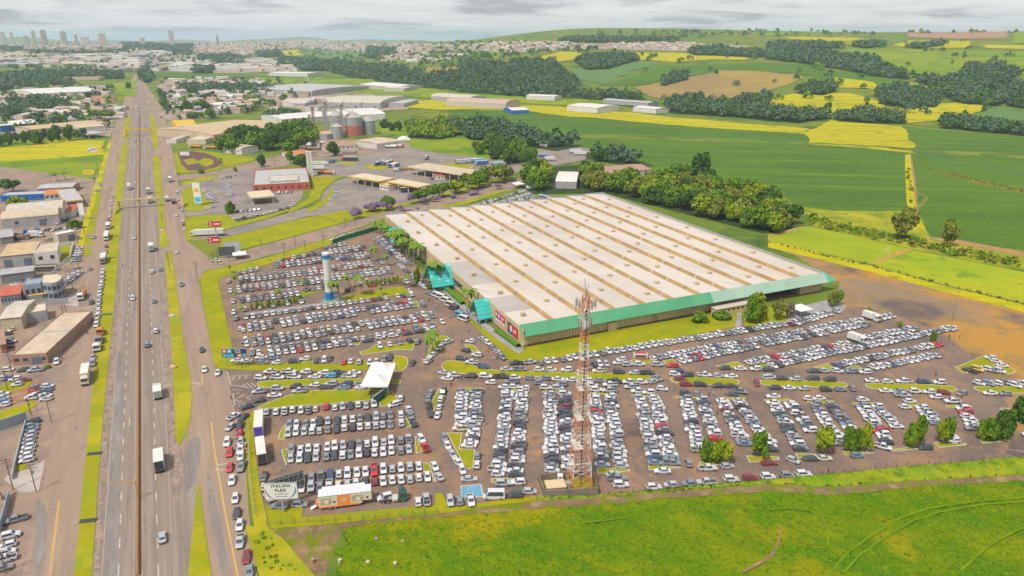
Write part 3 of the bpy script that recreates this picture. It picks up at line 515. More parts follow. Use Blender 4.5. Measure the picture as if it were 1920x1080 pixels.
for i in range(16):   # hatched shoulder on both sides of the highway
 f = i/15.; stripe([(172+f*12, 1075-f*110), (186+f*5, 1070-f*106)], .22, M_WORN, .045, name='hatch_line')
 stripe([(304+f*8, 620+f*180), (313+f*10, 612+f*176)], .2, M_WORN, .045, name='hatch_line')
for P in ([(426, 697), (433, 722)], [(433, 722), (462, 726)], [(428, 706), (470, 703)], [(440, 705), (436, 712)], [(452, 704), (447, 711)], [(464, 703), (459, 710)], [(432, 712), (440, 712)], [(435, 731), (455, 732)], [(436, 738), (441, 760)], [(436, 738), (450, 737)], [(440, 750), (459, 738)], [(440, 750), (455, 754)], [(462, 746), (478, 738)], [(462, 746), (470, 749)], [(455, 720), (466, 729)], [(463, 719), (474, 728)], [(471, 718), (480, 725)]): stripe(P, .3, M_WHITE, .05, name='road_marking')
for P in ([(366, 718), (378, 719)], [(408, 872), (437, 867.5)]): stripe(P, .4, M_WHITE, .048, name='stop_line')
for i in range(7): stripe([(146+i*6, 580.5-i*.8), (149+i*6, 577.5-i*.8)], .5, M_WHITE, .046, name='crosswalk_bar')
stripe([(243, 785), (243.3, 800)], .25, M_WHITE, .046, name='road_arrow'); 
def text_mesh(s, size, m, ext=.0, name='lettering', align='CENTER', spacing=1.0, bold=0.0):
 cu = bpy.data.curves.new('t', 'FONT'); cu.body = s; cu.size = size; cu.align_x = align; cu.align_y = 'CENTER'; cu.extrude = ext; cu.space_character = spacing; cu.offset = bold
 ob = bpy.data.objects.new('t', cu); COL.objects.link(ob); dg = bpy.context.evaluated_depsgraph_get()
 me = bpy.data.meshes.new_from_object(ob.evaluated_get(dg)); bpy.data.objects.remove(ob); me.materials.clear(); me.materials.append(m); me.name = name; return me
def road_word(s, px, rz, size, sx=1, sy=1):
 me = text_mesh(s, size, M_WHITE); o = link('road_lettering', me, None, (*G(*px), .05), rz); o.scale = (sx, sy, 1); tag(o, None, None, None, 'structure')
road_word('PARE', (369, 719), R(-26+180), 2.0, .95, 1.0); road_word('PARE', (420, 881), R(8), 2.1, 1, 1.1)
for yo, xs in ((790, 536), (848, 560), (915, 580)):   # yellow bay lines of the lower car park
 pass
BA = R(12.6); BU = Vector((math.cos(BA), math.sin(BA))); BV = Vector((-math.sin(BA), math.cos(BA)))
for px in [(596+i*16.6, 921-i*1.9) for i in range(12)]+[(578+i*16.2, 868-i*1.9) for i in range(13)]+[(560+i*15.6, 817-i*1.6) for i in range(13)]:
 p = Vector(G(*px)); stripe([tuple(p), tuple(p+BV*5)], .14, M_YEL, .03, name='bay_line', world=True)
# ------------------------------------------------------------------ median barrier and footbridges
def median():
 sheet('median_strip', [(255.5, 1080), (264.5, 1080), (264, 540), (263, 262), (262, 200), (260.5, 200), (260, 262), (258.5, 540), (245, 1300), (262, 1300)][:8], gmat('median_earth', [(.27, .15, .075), ((.20, .12, .075), .2, .4, .6)]), .045)
 t = thing('median_barrier', 'rusty orange barrier running along the middle of the highway', 'barrier', (*G(258.5, 1080), 0))
 P = [Vector(G(258.5, 1080)), Vector(G(261.5, 205))]; d = (P[1]-P[0]); L = d.length; d /= L; n = Vector((-d.y, d.x)); m = mat('barrier_rust', (.42, .20, .07), .8, (.30, .17, .09), .4)
 b = MB(); a = Vector((0, 0)); c = d*L
 for o_, w_, z0, z1 in ((0, .34, .05, .85),):
  b.add([(*(a-n*w_), z0), (*(a+n*w_), z0), (*(c+n*w_), z0), (*(c-n*w_), z0), (*(a-n*.12), z1), (*(a+n*.12), z1), (*(c+n*.12), z1), (*(c-n*.12), z1)], [(0, 4, 7, 3), (4, 5, 6, 7), (1, 2, 6, 5), (0, 1, 5, 4), (3, 7, 6, 2)])
 b.build('wall', m, t)
 for k in range(28):
  q = d*(6+k*(L-12)/27); b2 = MB(); b2.cyl(q.x, q.y, .85, 1.25, .09, 6); b2.build('post', m, t)
 r = MB(); r.bar((0, 0, 1.22), (c.x, c.y, 1.22), .07); r.build('rail', m, t)
median()
def footbridge(A, B, z, wd, colour, label, ramps):
 a = Vector(G(*A)); b_ = Vector(G(*B)); d = b_-a; L = d.length; rz = math.atan2(d.y, d.x)
 t = thing('footbridge', label, 'footbridge', (a.x, a.y, 0), rz); m = colour
 MB().box(0, L, -wd/2, wd/2, z-.45, z).build('deck', m, t)
 for s in (-1, 1):
  r = MB(); y = s*wd/2
  r.box(0, L, y-.04, y+.04, z+.95, z+1.05); r.box(0, L, y-.03, y+.03, z+.45, z+.52)
  for k in range(int(L/2.2)+1): r.box(k*2.2, k*2.2+.08, y-.035, y+.035, z, z+.96)
  if z > 6.1: r.box(0, L, y-.02, y+.02, z, z+.95)
  r.build('railing', m, t)
 for x in (1.0, L*.5, L-1.0): MB().box(x-.4, x+.4, -.5, .5, 0, z-.45).build('pier', m, t)
 for x, s, ln in ramps:
  f = MB(); n = 12
  for k in range(n): f.box(x-1.0, x+1.0, s*(wd/2+ln*k/n), s*(wd/2+ln*(k+1)/n), z-(k+1)*z/n*.96, z-(k)*z/n*.96-.05) if s > 0 else f.box(x-1.0, x+1.0, -(wd/2+ln*(k+1)/n), -(wd/2+ln*k/n), z-(k+1)*z/n*.96, z-k*z/n*.96-.05)
  f.build('stair', m, t)
  for e in (-1, 1):
   g = MB(); g.bar((x+e, s*wd/2, z+.95), (x+e, s*(wd/2+ln), 1.0), .06); g.build('handrail', m, t)
footbridge((236, 254), (285, 252), 6.2, 2.6, mat('bridge_yellow', (.70, .42, .02), .6, (.62, .36, .03), .3), 'yellow steel footbridge across the highway in the distance', ((-.5, -1, 13), (45.5, -1, 13)))
footbridge((222, 392), (301, 386), 6.0, 2.0, mat('bridge_cream', (.52, .41, .22), .7, (.42, .32, .18), .3), 'slim cream footbridge across the highway beside a stair', ((-1, -1, 15), (40.5, -1, 13)))
g = thing('traffic_gantry', 'orange mast with a long arm reaching over the left lanes', 'gantry', (*G(260, 937), 0)); M_GAN = mat('gantry_orange', (.48, .22, .05), .6)
hz = top_height(260, 937, 902); q = Vector(G(201, 911, hz))-Vector(G(260, 937)); q0 = Vector(G(253, 902, hz))-Vector(G(260, 937))
MB().bar((0, 0, 0), (q0.x*.3, q0.y*.3, hz), .18, n=8, r2=.12).build('mast', M_GAN, g); MB().bar((q0.x*.3, q0.y*.3, hz), (q.x, q.y, hz+.2), .16, n=8, r2=.08).build('arm', M_GAN, g)
# ================================================================== the exhibition hall
HA = R(24.35); HU = Vector((math.cos(HA), math.sin(HA))); HV = Vector((-math.sin(HA), math.cos(HA)))
HO = Vector(G(976, 614, 8.0)); HW, HD = 154.5, 197.0
def hall():
 t = thing('exhibition_hall', 'huge white-roofed exhibition hall with tan walls and a green front', 'hall', (HO.x, HO.y, 0), HA)
 tan = mat('hall_tan_metal', (.60, .48, .28), .7, (.52, .41, .24), .25); tan2 = mat('hall_tan_rib', (.43, .33, .18), .8); dark = mat('hall_gap_dark', (.10, .075, .05), .9)
 plinth = mat('hall_plinth', (.22, .14, .09), .9, (.16, .11, .08), .5)
 nb = 11; bw = HW/nb; z0, z1 = 8.0, 9.2
 roofm = gmat('hall_roof_white', [(.56, .495, .435), ((.48, .42, .365), .02, .44, .6), ((.56, .46, .35), .035, .56, .7), ((.38, .34, .32), .12, .58, .72, (24, .15, 3)), ((.58, .54, .51), .6, .5, .7, (24, .08, 3))], rough=.55)
 roofb = gmat('hall_roof_weathered', [(.40, .36, .33), ((.33, .30, .28), .05, .42, .6)], rough=.6)
 gut = mat('hall_gutter_tan', (.37, .235, .085), .7, (.28, .18, .08), .15)
 for i in range(nb):
  x0, x1 = i*bw, (i+1)*bw
  b = MB(); b.hexa([(x0+.02, 0, z0-.5), (x1-.02, 0, z0-.5), (x1-.02, HD, z0-.5), (x0+.02, HD, z0-.5)], [(x0+.02, 0, z1 if i else z0+.3), (x1-.02, 0, z0), (x1-.02, HD, z0), (x0+.02, HD, z1 if i else z0+.3)]); o = b.build('roof_bay', roofm, t)
  if i == 0: o['label'] = 'roof bay over the left wall with two weathered grey sheets'
  if i:
   g_ = MB(); g_.hexa([(x0-1.15, .2, z0-.4), (x0, .2, z0-.4), (x0, HD-.2, z0-.4), (x0-1.15, HD-.2, z0-.4)], [(x0-1.15, .2, z0+.3), (x0, .2, z1+.16), (x0, HD-.2, z1+.16), (x0-1.15, HD-.2, z0+.3)])
   go = g_.build('gutter', gut, t)
   for k in range(16):
    y = 6+k*12.3+((i*3.1) % 5); MB().box(x0-1.25, x0-.05, y, y+.55, z0+.1, z1+.28).build('gutter_bracket', [roofm, mat('hall_grey', (.3, .29, .28), .7)][(k+i) % 3 == 0], go)
  for k in range(7):   # roof ventilators
   y = 10+k*27.5+(i % 2)*9+(i*5 % 4); x = x0+bw*(.50+.05*((i*7+k*3) % 5-2)); zr = z0+(z1-z0)*(x1-x)/bw
   v = MB(); v.box(x-.8, x+.8, y-.8, y+.8, zr-.2, zr+.55); vo = v.build('roof_ventilator', tan2, t)
   MB().box(x-.9, x+.9, y-.9, y+.9, zr+.45, zr+1.2).build('hood', mat('vent_tan', (.56, .46, .33), .7, (.50, .40, .28), .4), vo)
 for (y0, y1) in ((16, 34), (52, 88)):
  MB().hexa([(.1, y0, z0-.2), (bw-.9, y0, z0-.2), (bw-.9, y1, z0-.2), (.1, y1, z0-.2)], [(.1, y0, z0+.32), (bw-.9, y0, z0+.05), (bw-.9, y1, z0+.05), (.1, y1, z0+.32)]).build('roof_patch', roofb, t)
 # walls: sheet wall plus upright ribs
 def ribbed(name, x0, y0, x1, y1, za, zb, nrm, sp=1.35):
  L = math.hypot(x1-x0, y1-y0); dx, dy = (x1-x0)/L, (y1-y0)/L; nx, ny = nrm; b = MB(); th = .3
  b.prism([(x0, y0), (x1, y1), (x1-nx*th, y1-ny*th), (x0-nx*th, y0-ny*th)], za, zb); w_o = b.build(name, tan, t)
  r = MB()
  for k in range(int(L/sp)):
   s = (k+.5)*sp; cx, cy = x0+dx*s, y0+dy*s
   r.prism([(cx-dx*.16, cy-dy*.16), (cx+dx*.16, cy+dy*.16), (cx+dx*.16+nx*.09, cy+dy*.16+ny*.09), (cx-dx*.16+nx*.09, cy-dy*.16+ny*.09)], za+.02, zb-.02)
  ro = r.build('wall_rib', tan2, w_o); ro['kind'] = 'stuff'; return w_o
 ribbed('left_wall', 0, 0, 0, HD, .5, 8.25, (-1, 0)); ribbed('front_wall', .3, -.02, 118, -.02, .5, 7.4, (0, -1)); ribbed('back_wall', .3, HD, HW, HD, .5, 8.2, (0, 1), 2.7); ribbed('right_wall', HW, .4, HW, HD-.4, .5, 8.2, (1, 0), 2.7)
 b = MB(); b.box(-.08, HW+.08, -.1, HD+.08, 0, .52); b.build('plinth', plinth, t)
 ribbed('porch_fascia', 118, -1.2, HW-.3, -1.2, 4.2, 7.6, (0, -1), 1.1)
 b = MB(); b.box(118, HW-.5, 6, 6.3, .5, 7.4); b.build('porch_back_wall', mat('porch_wall', (.30, .24, .19), .9, (.22, .18, .15), .4), t); b = MB(); b.box(HW-14, HW-.6, -.6, 5.9, .53, 4.1); b.build('porch_room', mat('porch_room', (.44, .34, .22), .8), t)
 # grey parapets
 gp = mat('hall_parapet_grey', (.33, .34, .35), .8, (.26, .27, .28), .3)
 for x0, x1, y0, y1 in ((HW, HW+.5, -.3, HD+.5), (-.3, HW, HD, HD+.5)): MB().box(x0, x1, y0, y1, 7.5, 9.3).build('parapet', gp, t)
 # green sloping fascia of long panels
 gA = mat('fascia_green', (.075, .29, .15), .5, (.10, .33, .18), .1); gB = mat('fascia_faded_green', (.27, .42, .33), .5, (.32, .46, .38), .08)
 n = 26; yb, zt, zb = -2.9, 9.15, 5.2
 for k in range(n):
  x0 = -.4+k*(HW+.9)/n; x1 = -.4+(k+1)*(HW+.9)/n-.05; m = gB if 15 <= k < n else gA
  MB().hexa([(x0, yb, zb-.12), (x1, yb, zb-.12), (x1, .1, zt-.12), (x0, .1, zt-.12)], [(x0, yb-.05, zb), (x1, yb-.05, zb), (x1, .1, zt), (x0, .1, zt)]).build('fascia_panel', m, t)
 MB().add([(HW+.5, yb-.05, zb), (HW+6, yb+.5, zb), (HW+1.0, .1, zt), (HW+.5, .1, zt), (HW+.5, yb, zb-.12), (HW+6, yb+.5, zb-.12), (HW+1.0, .1, zt-.12), (HW+.5, .1, zt-.12)], [(0, 1, 2, 3), (7, 6, 5, 4), (0, 4, 5, 1), (1, 5, 6, 2)]).build('fascia_corner', mat('fascia_mint', (.09, .40, .25), .45), t)
 MB().box(-.55, -.15, yb, yb+.4, 0, 9.0).build('corner_pillar', tan, t); 
 MB().box(38.5, 42.5, -1.0, -.15, .0, 3.6).build('door_box', mat('door_cream', (.60, .48, .27), .7), t)
 for x in (60, 96): MB().box(x, x+3.2, -.16, -.08, .5, 6.8).build('wall_panel', mat('wall_grey_tan', (.36, .30, .20), .8), t)
 # banners on the left wall
 def banner(y0, y1, za, zb, cols, label):
  o = MB().box(-.32, -.12, y0, y1, za, zb).build('banner', mat(cols[0], cols[1], .6), t); o['label'] = label; w_ = y1-y0
  for i, (f0, f1, g0, g1, c) in enumerate(cols[2]): MB().box(-.35-.01*i, -.30, y1-w_*f1, y1-w_*f0, za+(zb-za)*g0, za+(zb-za)*g1).build('print', c, o)
 red = mat('banner_red', (.55, .02, .035), .6); navy = mat('banner_navy', (.035, .05, .14), .6); blu = mat('banner_blue', (.04, .12, .45), .6); wh = mat('banner_white', (.62, .62, .62), .6)
 banner(14, 23.5, 2.9, 7.2, ('banner_white', (.62, .62, .62), [(0, .28, .22, 1, red), (.28, .52, .22, 1, blu), (.52, 1, .22, 1, red), (.06, .2, .5, .75, wh), (.33, .47, .45, .8, wh), (.6, .9, .62, .72, wh), (.6, .85, .42, .5, wh)]), 'red white and blue advertising banner, farther one')
 banner(2.2, 11.5, 2.3, 6.4, ('banner_navy', (.035, .05, .14), [(.5, 1, 0, 1, red), (.05, .2, .35, .7, red), (.26, .34, .2, .8, wh), (.36, .46, .25, .85, wh), (.6, .92, .6, .7, wh), (.6, .86, .38, .46, wh)]), 'navy and red advertising banner near the hall corner')
 MB().box(-.3, -.12, 62, 78, 3.0, 5.2).build('dark_sign', mat('sign_dark', (.06, .06, .065), .5), t)
 # glass canopies over the side doors
 glass = mat('canopy_teal_glass', (.03, .40, .36), .25, (.05, .46, .42), .15, spec=.6); fr = mat('canopy_blue_frame', (.02, .22, .34), .5); gl2 = mat('canopy_joint', (.12, .58, .55), .4)
 def canopy(y, half, out_, zr, label):
  c = MB(); lo = 2.2
  for e in (-1, 1):
   for f_ in (0.05, .5, .95):
    x = -out_*f_; c.bar((x, y, zr), (x, y+e*half*1.25, 0), .16)
   c.bar((-out_, y+e*half, lo), (0, y+e*half, lo), .12)
  c.bar((-out_, y, zr), (0, y, zr), .18); o = c.build('entrance_canopy', fr, t); o['label'] = label
  nx, ny = max(3, int(out_/1.7)), max(5, int(half/1.0))
  for e in (-1, 1):
   for i in range(nx):
    for j in range(ny):
     xa, xb = -out_*i/nx-.03, -out_*(i+1)/nx+.03; fa, fb = j/ny+.008, (j+1)/ny-.008
     ya, yb_ = y+e*half*fa, y+e*half*fb; za, zb_ = zr+.22-(zr-lo)*fa, zr+.22-(zr-lo)*fb
     q = [(xa, ya, za), (xb, ya, za), (xb, yb_, zb_), (xa, yb_, zb_)]
     if e > 0: q = q[::-1]
     MB().hexa([(a_, b_, c_-.06) for a_, b_, c_ in q], q).build('pane', glass if (i*7+j*3) % 11 else gl2, o)
 canopy(HD-37, 5, 8, 9.5, 'teal glass entrance canopy farthest along the left wall, behind palms'); canopy(80, 7.5, 11, 10.5, 'largest teal glass entrance canopy halfway along the left wall'); canopy(32, 5.2, 6.5, 9.2, 'small teal glass entrance canopy nearest the banners')
 return t
hall()
def annex():
 a = thing('ticket_annex', 'small yellow flat-roofed annex under the green hall front', 'annex', (HO.x, HO.y, 0), HA); x0, x1 = 88, 109
 MB().box(x0, x1, -6.4, -3.2, 0, 3.4).build('wall', mat('annex_yellow', (.56, .43, .20), .8, (.5, .38, .18), .3), a); MB().box(x0-.3, x1+.3, -6.7, -3.0, 3.4, 3.6).build('roof', mat('annex_roof', (.45, .40, .33), .8), a)
 for k in range(8): MB().box(x0+1.2+k*2.5, x0+2.4+k*2.5, -6.46, -6.38, 1.9, 2.7).build('window', mat('window_dark', (.05, .055, .065), .25, spec=.6), a)
annex()
# ================================================================== landmark objects of the car park
M_STEELW = mat('steel_white', (.66, .63, .59), .6, (.54, .49, .44), .5); M_STEELR = mat('steel_red', (.58, .21, .11), .6, (.50, .20, .12), .5); M_DARKC = mat('cable_dark', (.05, .05, .055), .7)
M_GLS = mat('window_dark', (.05, .055, .065), .25, spec=.6); M_GREYM = mat('grey_metal', (.33, .33, .34), .5, (.27, .27, .28), .6); M_TENT = mat('tent_white', (.72, .71, .69), .7, (.64, .63, .61), .2)
def lattice_tower():
 base = Vector(G(1086, 911)); h = top_height(1086, 911, 556); t = thing('lattice_tower', 'tall red and white lattice telecom tower in a walled compound', 'tower', (base.x, base.y, 0), R(12))
 nsec = 13; w0, w1 = 5.4, 1.1
 hw = lambda f: (w0*(1-f)**1.35+w1*(1-(1-f)**1.35))/2 if f < .75 else (w0*(.25)**1.35+w1*(1-.25**1.35))/2*(1-(f-.75)*.6)
 cs = [(-1, -1), (1, -1), (1, 1), (-1, 1)]
 for k in range(nsec):
  f0, f1 = k/nsec, (k+1)/nsec; z0, z1 = h*f0, h*f1; a, b_ = hw(f0), hw(f1); m = M_STEELR if (k % 2 == 0) else M_STEELW; s = MB(); r = .12 if k < 5 else .09
  for cx, cy in cs: s.bar((cx*a, cy*a, z0), (cx*b_, cy*b_, z1), r)
  for i in range(4):
   c0, c1 = cs[i], cs[(i+1) % 4]; zm = (z0+z1)/2; am = (a+b_)/2
   s.bar((c0[0]*a, c0[1]*a, z0), (c1[0]*am, c1[1]*am, zm), .05); s.bar((c1[0]*am, c1[1]*am, zm), (c0[0]*b_, c0[1]*b_, z1), .05)
   s.bar((c1[0]*a, c1[1]*a, z0), (c0[0]*am, c0[1]*am, zm), .05); s.bar((c0[0]*am, c0[1]*am, zm), (c1[0]*b_, c1[1]*b_, z1), .05)
   s.bar((c0[0]*b_, c0[1]*b_, z1), (c1[0]*b_, c1[1]*b_, z1), .08); s.bar((c0[0]*am, c0[1]*am, zm), (c1[0]*am, c1[1]*am, zm), .06)
  s.build('lattice_section', m, t)
 c = MB(); c.bar((.3, -.2, .5), (.15, -.1, h*.96), .16, n=5); c.build('cable_run', M_DARKC, t)
 for k in (3, 5, 7, 9):
  z = h*k/nsec; a = hw(k/nsec); p = MB(); p.box(-a*.9, a*.1, -a*.9, a*.9, z-.05, z+.05); po = p.build('rest_platform', M_STEELW, t)
  q = MB(); q.bar((a*.9, 0, z+.6), (a*.9+.25, 0, z+.6), .55, n=10); q.build('dish', M_TENT, po)
 a = hw(.93)
 for zf, m, n_, rad in ((.955, M_STEELR, 3, 2.0), (.86, M_STEELW, 3, 1.3)):
  z = h*zf; p = MB()
  for i in range(12):
   t0, t1 = 2*math.pi*i/12, 2*math.pi*(i+1)/12
   for zz in (0, .55, 1.1): p.bar((rad*math.cos(t0), rad*math.sin(t0), z+zz), (rad*math.cos(t1), rad*math.sin(t1), z+zz), .06)
   p.bar((rad*math.cos(t0), rad*math.sin(t0), z), (rad*math.cos(t0), rad*math.sin(t0), z+1.1), .05); p.bar((0, 0, z), (rad*math.cos(t0), rad*math.sin(t0), z), .06)
  po = p.build('antenna_platform', m, t)
  for i in range(9):
   th = 2*math.pi*(i+.3)/9; x, y = (rad+.35)*math.cos(th), (rad+.35)*math.sin(th); A = MB(); A.bar((x, y, z-.5), (x, y, z+2.2), .05); A.box(x-.16, x+.16, y-.1, y+.1, z-.2, z+1.9); A.build('panel_antenna', M_GREYM if i % 3 else M_STEELW, po)
 for i in range(5):
  th = i*1.25+.4; A = MB(); x, y = .5*math.cos(th), .5*math.sin(th); A.bar((x, y, h*.96), (x*1.1, y*1.1, h+2.8+i % 3), .05); A.build('whip_antenna', M_GREYM, t)
 m = MB(); m.bar((0, 0, h*.9), (0, 0, h+2.0), .14, n=6); m.build('mast', M_STEELR, t)
lattice_tower()
def compound():
 P = [Vector(G(*p)) for p in ((1010, 902), (1112, 896), (1120, 928), (1022, 935))]; o = (P[0]+P[2])/2; loc = [p-o for p in P]
 cm = mat('compound_concrete', (.24, .195, .15), .9, (.15, .125, .10), .6); t = thing('tower_compound', 'mossy concrete-walled compound at the foot of the lattice tower', 'compound', (o.x, o.y, 0))
 for i in range(4):
  a, b_ = loc[i], loc[(i+1) % 4]; d = (b_-a).normalized(); n = Vector((-d.y, d.x))*.12; nn = max(3, int((b_-a).length/2.6)); L = (b_-a).length
  for k in range(nn):
   p, q = a+d*(L*k/nn), a+d*(L*(k+1)/nn-.05); MB().prism([tuple(p-n), tuple(q-n), tuple(q+n), tuple(p+n)], 0, 2.3).build('wall_panel', cm, t)
   MB().box(p.x-.17, p.x+.17, p.y-.17, p.y+.17, 0, 2.45).build('wall_post', cm, t)
 MB().prism([tuple(p*.97) for p in loc], 0, .1).build('gravel_floor', M_GRASS, t)
 c = Vector(G(1041, 922))-o; s = thing('equipment_shelter', 'cream flat-roofed equipment cabin inside the tower compound', 'cabin', (o.x+c.x, o.y+c.y, .1), R(8)); 
 MB().box(-2.4, 2.4, -1.6, 1.6, 0, 2.2).build('wall', mat('shelter_wall', (.50, .42, .32), .8), s); MB().box(-2.6, 2.6, -1.8, 1.8, 2.2, 2.4).build('roof', mat('shelter_roof', (.55, .42, .25), .8), s); MB().box(.6, 1.5, -1.66, -1.58, .1, 1.9).build('door', M_GREYM, s)
 for (px, py, hh, lab, w_) in ((1050, 905, 2.4, 'white equipment cabinet against the compound wall', .7), (1063, 914, 1.6, 'grey generator box beside the tower foot', 1.0)):
  g = Vector(G(px, py)); b = thing('equipment_cabinet', lab, 'cabinet', (g.x, g.y, .1)); MB().box(-w_, w_, -.6, .6, 0, hh).build('case', M_TENT if hh > 2 else M_GREYM, b); MB().box(-w_*.7, w_*.7, -.64, -.59, .3, hh-.3).build('door', M_GREYM, b)
compound()
def pylon():
 p = Vector(G(618, 561)); h = top_height(618, 561, 474); t = thing('pylon_sign', 'tall white cylindrical pylon with blue and green bands', 'pylon', (p.x, p.y, 0))
 bl = mat('pylon_blue', (.012, .16, .52), .5); gr = mat('pylon_green', (.03, .35, .12), .5); w_ = mat('pylon_white', (.66, .64, .60), .6, (.56, .54, .5), .3)
 bands = [(0, .35, 2.5, gr), (.35, h*.155, 1.85, bl), (h*.155, h*.175, 1.72, gr), (h*.175, h*.88, 1.62, w_), (h*.88, h*.90, 1.70, gr), (h*.90, h*.965, 1.72, bl), (h*.965, h, 1.72, w_)]
 for i, (z0, z1, r, m) in enumerate(bands):
  b = MB(); b.cyl(0, 0, z0, z1, r, 24); b.build(('base', 'band', 'band', 'shaft', 'band', 'band', 'cap')[i], m, t, smooth=False)
pylon()
def tent():
 A, B, C, D = [Vector(G(*p, 4.6)) for p in ((675.5, 724), (727.5, 724), (742.5, 681), (698, 679))]; o = (A+B+C+D)/4; t = thing('entrance_tent', 'large white two-peaked marquee over the entrance lanes', 'marquee', (o.x, o.y, 0)); e = [p-o for p in (A, B, C, D)]; ze, zp = 4.6, 7.2
 mA, mD = (e[0]+e[3])/2, (e[1]+e[2])/2
 for k, q in enumerate(([e[0], e[1], mD, mA], [mA, mD, e[2], e[3]])):
  c = sum(q, Vector((0, 0)))/4; V = []; F = []; n = 8     # concave peaked membrane
  for j in range(n+1):
   f = j/n; z = ze+(zp-ze)*(f**1.7); V += [(*(p.lerp(c, f)), z) for p in q]
  for j in range(n):
   for i in range(4): F.append((j*4+i, j*4+(i+1) % 4, j*4+4+(i+1) % 4, j*4+4+i))
  V2 = [(x, y, z-.08) for x, y, z in V]; m_ = len(V); F += [tuple(i+m_ for i in f[::-1]) for f in F]
  link('canopy', mk_mesh('canopy', V, F[:len(F)//2]+F[len(F)//2:] if False else F[:n*4], None, [M_TENT]), t) if False else link('canopy', mk_mesh('canopy', V+V2, F, None, [M_TENT]), t)
  vl = MB()
  for i in range(4):
   a, b_ = q[i], q[(i+1) % 4]
   if (k == 0 and i == 2) or (k == 1 and i == 0): continue
   vl.add([(*a, ze), (*b_, ze), (*b_, ze-.5), (*a, ze-.5)], [(0, 1, 2, 3), (3, 2, 1, 0)])
  vl.build('valance', M_TENT, t)
 for p in e+[mA, mD]: MB().cyl(p.x, p.y, 0, ze, .09, 8).build('pole', M_GREYM, t)
 g = Vector(G(712, 752)); s = thing('kiosk_panel', 'dark teal angled gate panel under the white marquee', 'gate', (g.x, g.y, 0), R(65)); MB().box(-3.2, 3.2, -.15, .15, 0, 3.0).build('panel', mat('teal_dark', (.02, .10, .11), .5), s); MB().box(-3.4, 3.4, -.22, .22, 3.0, 3.2).build('frame', M_GREYM, s)
tent()
def small_tent(px, py, w_, h, label):
 p = Vector(G(px, py)); t = thing('gazebo', label, 'gazebo', (p.x, p.y, 0), HA); a = w_/2; ze = h*.66
 MB().add([(-a, -a, ze), (a, -a, ze), (a, a, ze), (-a, a, ze), (-a*.25, -a*.25, h*.82), (a*.25, -a*.25, h*.82), (a*.25, a*.25, h*.82), (-a*.25, a*.25, h*.82), (0, 0, h), (-a, -a, ze-.3), (a, -a, ze-.3), (a, a, ze-.3), (-a, a, ze-.3)],
             [(i, (i+1) % 4, 4+(i+1) % 4, 4+i) for i in range(4)]+[(4+i, 4+(i+1) % 4, 8) for i in range(4)]+[(9+i, 9+(i+1) % 4, (i+1) % 4, i) for i in range(4)]+[(12, 11, 10, 9)]).build('canopy', M_TENT, t)
 for x in (-a+.1, a-.1):
  for y in (-a+.1, a-.1): MB().cyl(x, y, 0, ze-.3, .06, 6).build('pole', M_GREYM, t)
small_tent(1500, 590, 7, 5.0, 'white gazebo before the hall porch'); small_tent(972, 352, 8, 5.2, 'white gazebo at the corner of the rear car park'); small_tent(450, 484, 7, 4.2, 'white gazebo over two dark cars beside the side road')
# ------------------------------------------------------------------ billboards
def billboard(foot, w_, z0, z1, rz, face, label, back=None, posts=1, prints=(), text=()):
 p = Vector(G(*foot)); t = thing('billboard', label, 'billboard', (p.x, p.y, 0), rz); fm = face
 for k in range(posts):
  x = 0 if posts == 1 else -w_*.35+k*w_*.7/(posts-1); MB().cyl(x, .25, 0, z0+.1 if posts == 1 else z1, .3 if posts == 1 else .12, 10).build('post', M_GREYM, t)
 MB().box(-w_/2, w_/2, -.1, .1, z0, z1).build('panel', fm, t)
 f = MB(); f.box(-w_/2-.12, w_/2+.12, -.14, .14, z0-.14, z0); f.box(-w_/2-.12, w_/2+.12, -.14, .14, z1, z1+.14); f.box(-w_/2-.12, -w_/2, -.14, .14, z0, z1); f.box(w_/2, w_/2+.12, -.14, .14, z0, z1); f.build('frame', M_GREYM, t)
 for i, (x0, x1, a, b_, m) in enumerate(prints): MB().box(-w_/2+w_*x0, -w_/2+w_*x1, -.115-.004*i, -.1, z0+(z1-z0)*a, z0+(z1-z0)*b_).build('print', m, t)
 for s, x, z, size, m in text:
  me = text_mesh(s, size, m, .006, spacing=1.15, bold=.018*size); o = link('lettering', me, t, (-w_/2+w_*x, -.15, z0+(z1-z0)*z)); o.rotation_euler = (math.pi/2, 0, 0)
 return t
WH = mat('sign_white', (.66, .66, .65), .6); BK = mat('sign_black', (.02, .02, .022), .5); TL_ = mat('sign_teal', (.02, .28, .32), .5); NV = mat('sign_navy', (.02, .04, .13), .5); RDm = mat('sign_red', (.50, .03, .05), .5); OR = mat('sign_orange', (.70, .16, .03), .5); LB = mat('sign_light_blue', (.08, .42, .62), .5)
zb = top_height(532, 962, 935); zt_ = top_height(532, 962, 906)
b1 = billboard((532, 962), 7.9, zb, zt_, R(4), WH, 'white ITALIAN FLEX billboard on one grey post', text=(('ITALIAN', .5, .84, 1.12, BK), ('FLEX', .49, .56, 1.12, BK), ('www.italianflex.com.br', .5, .33, .32, NV), ('conforto e qualidade', .5, .17, .3, NV)))
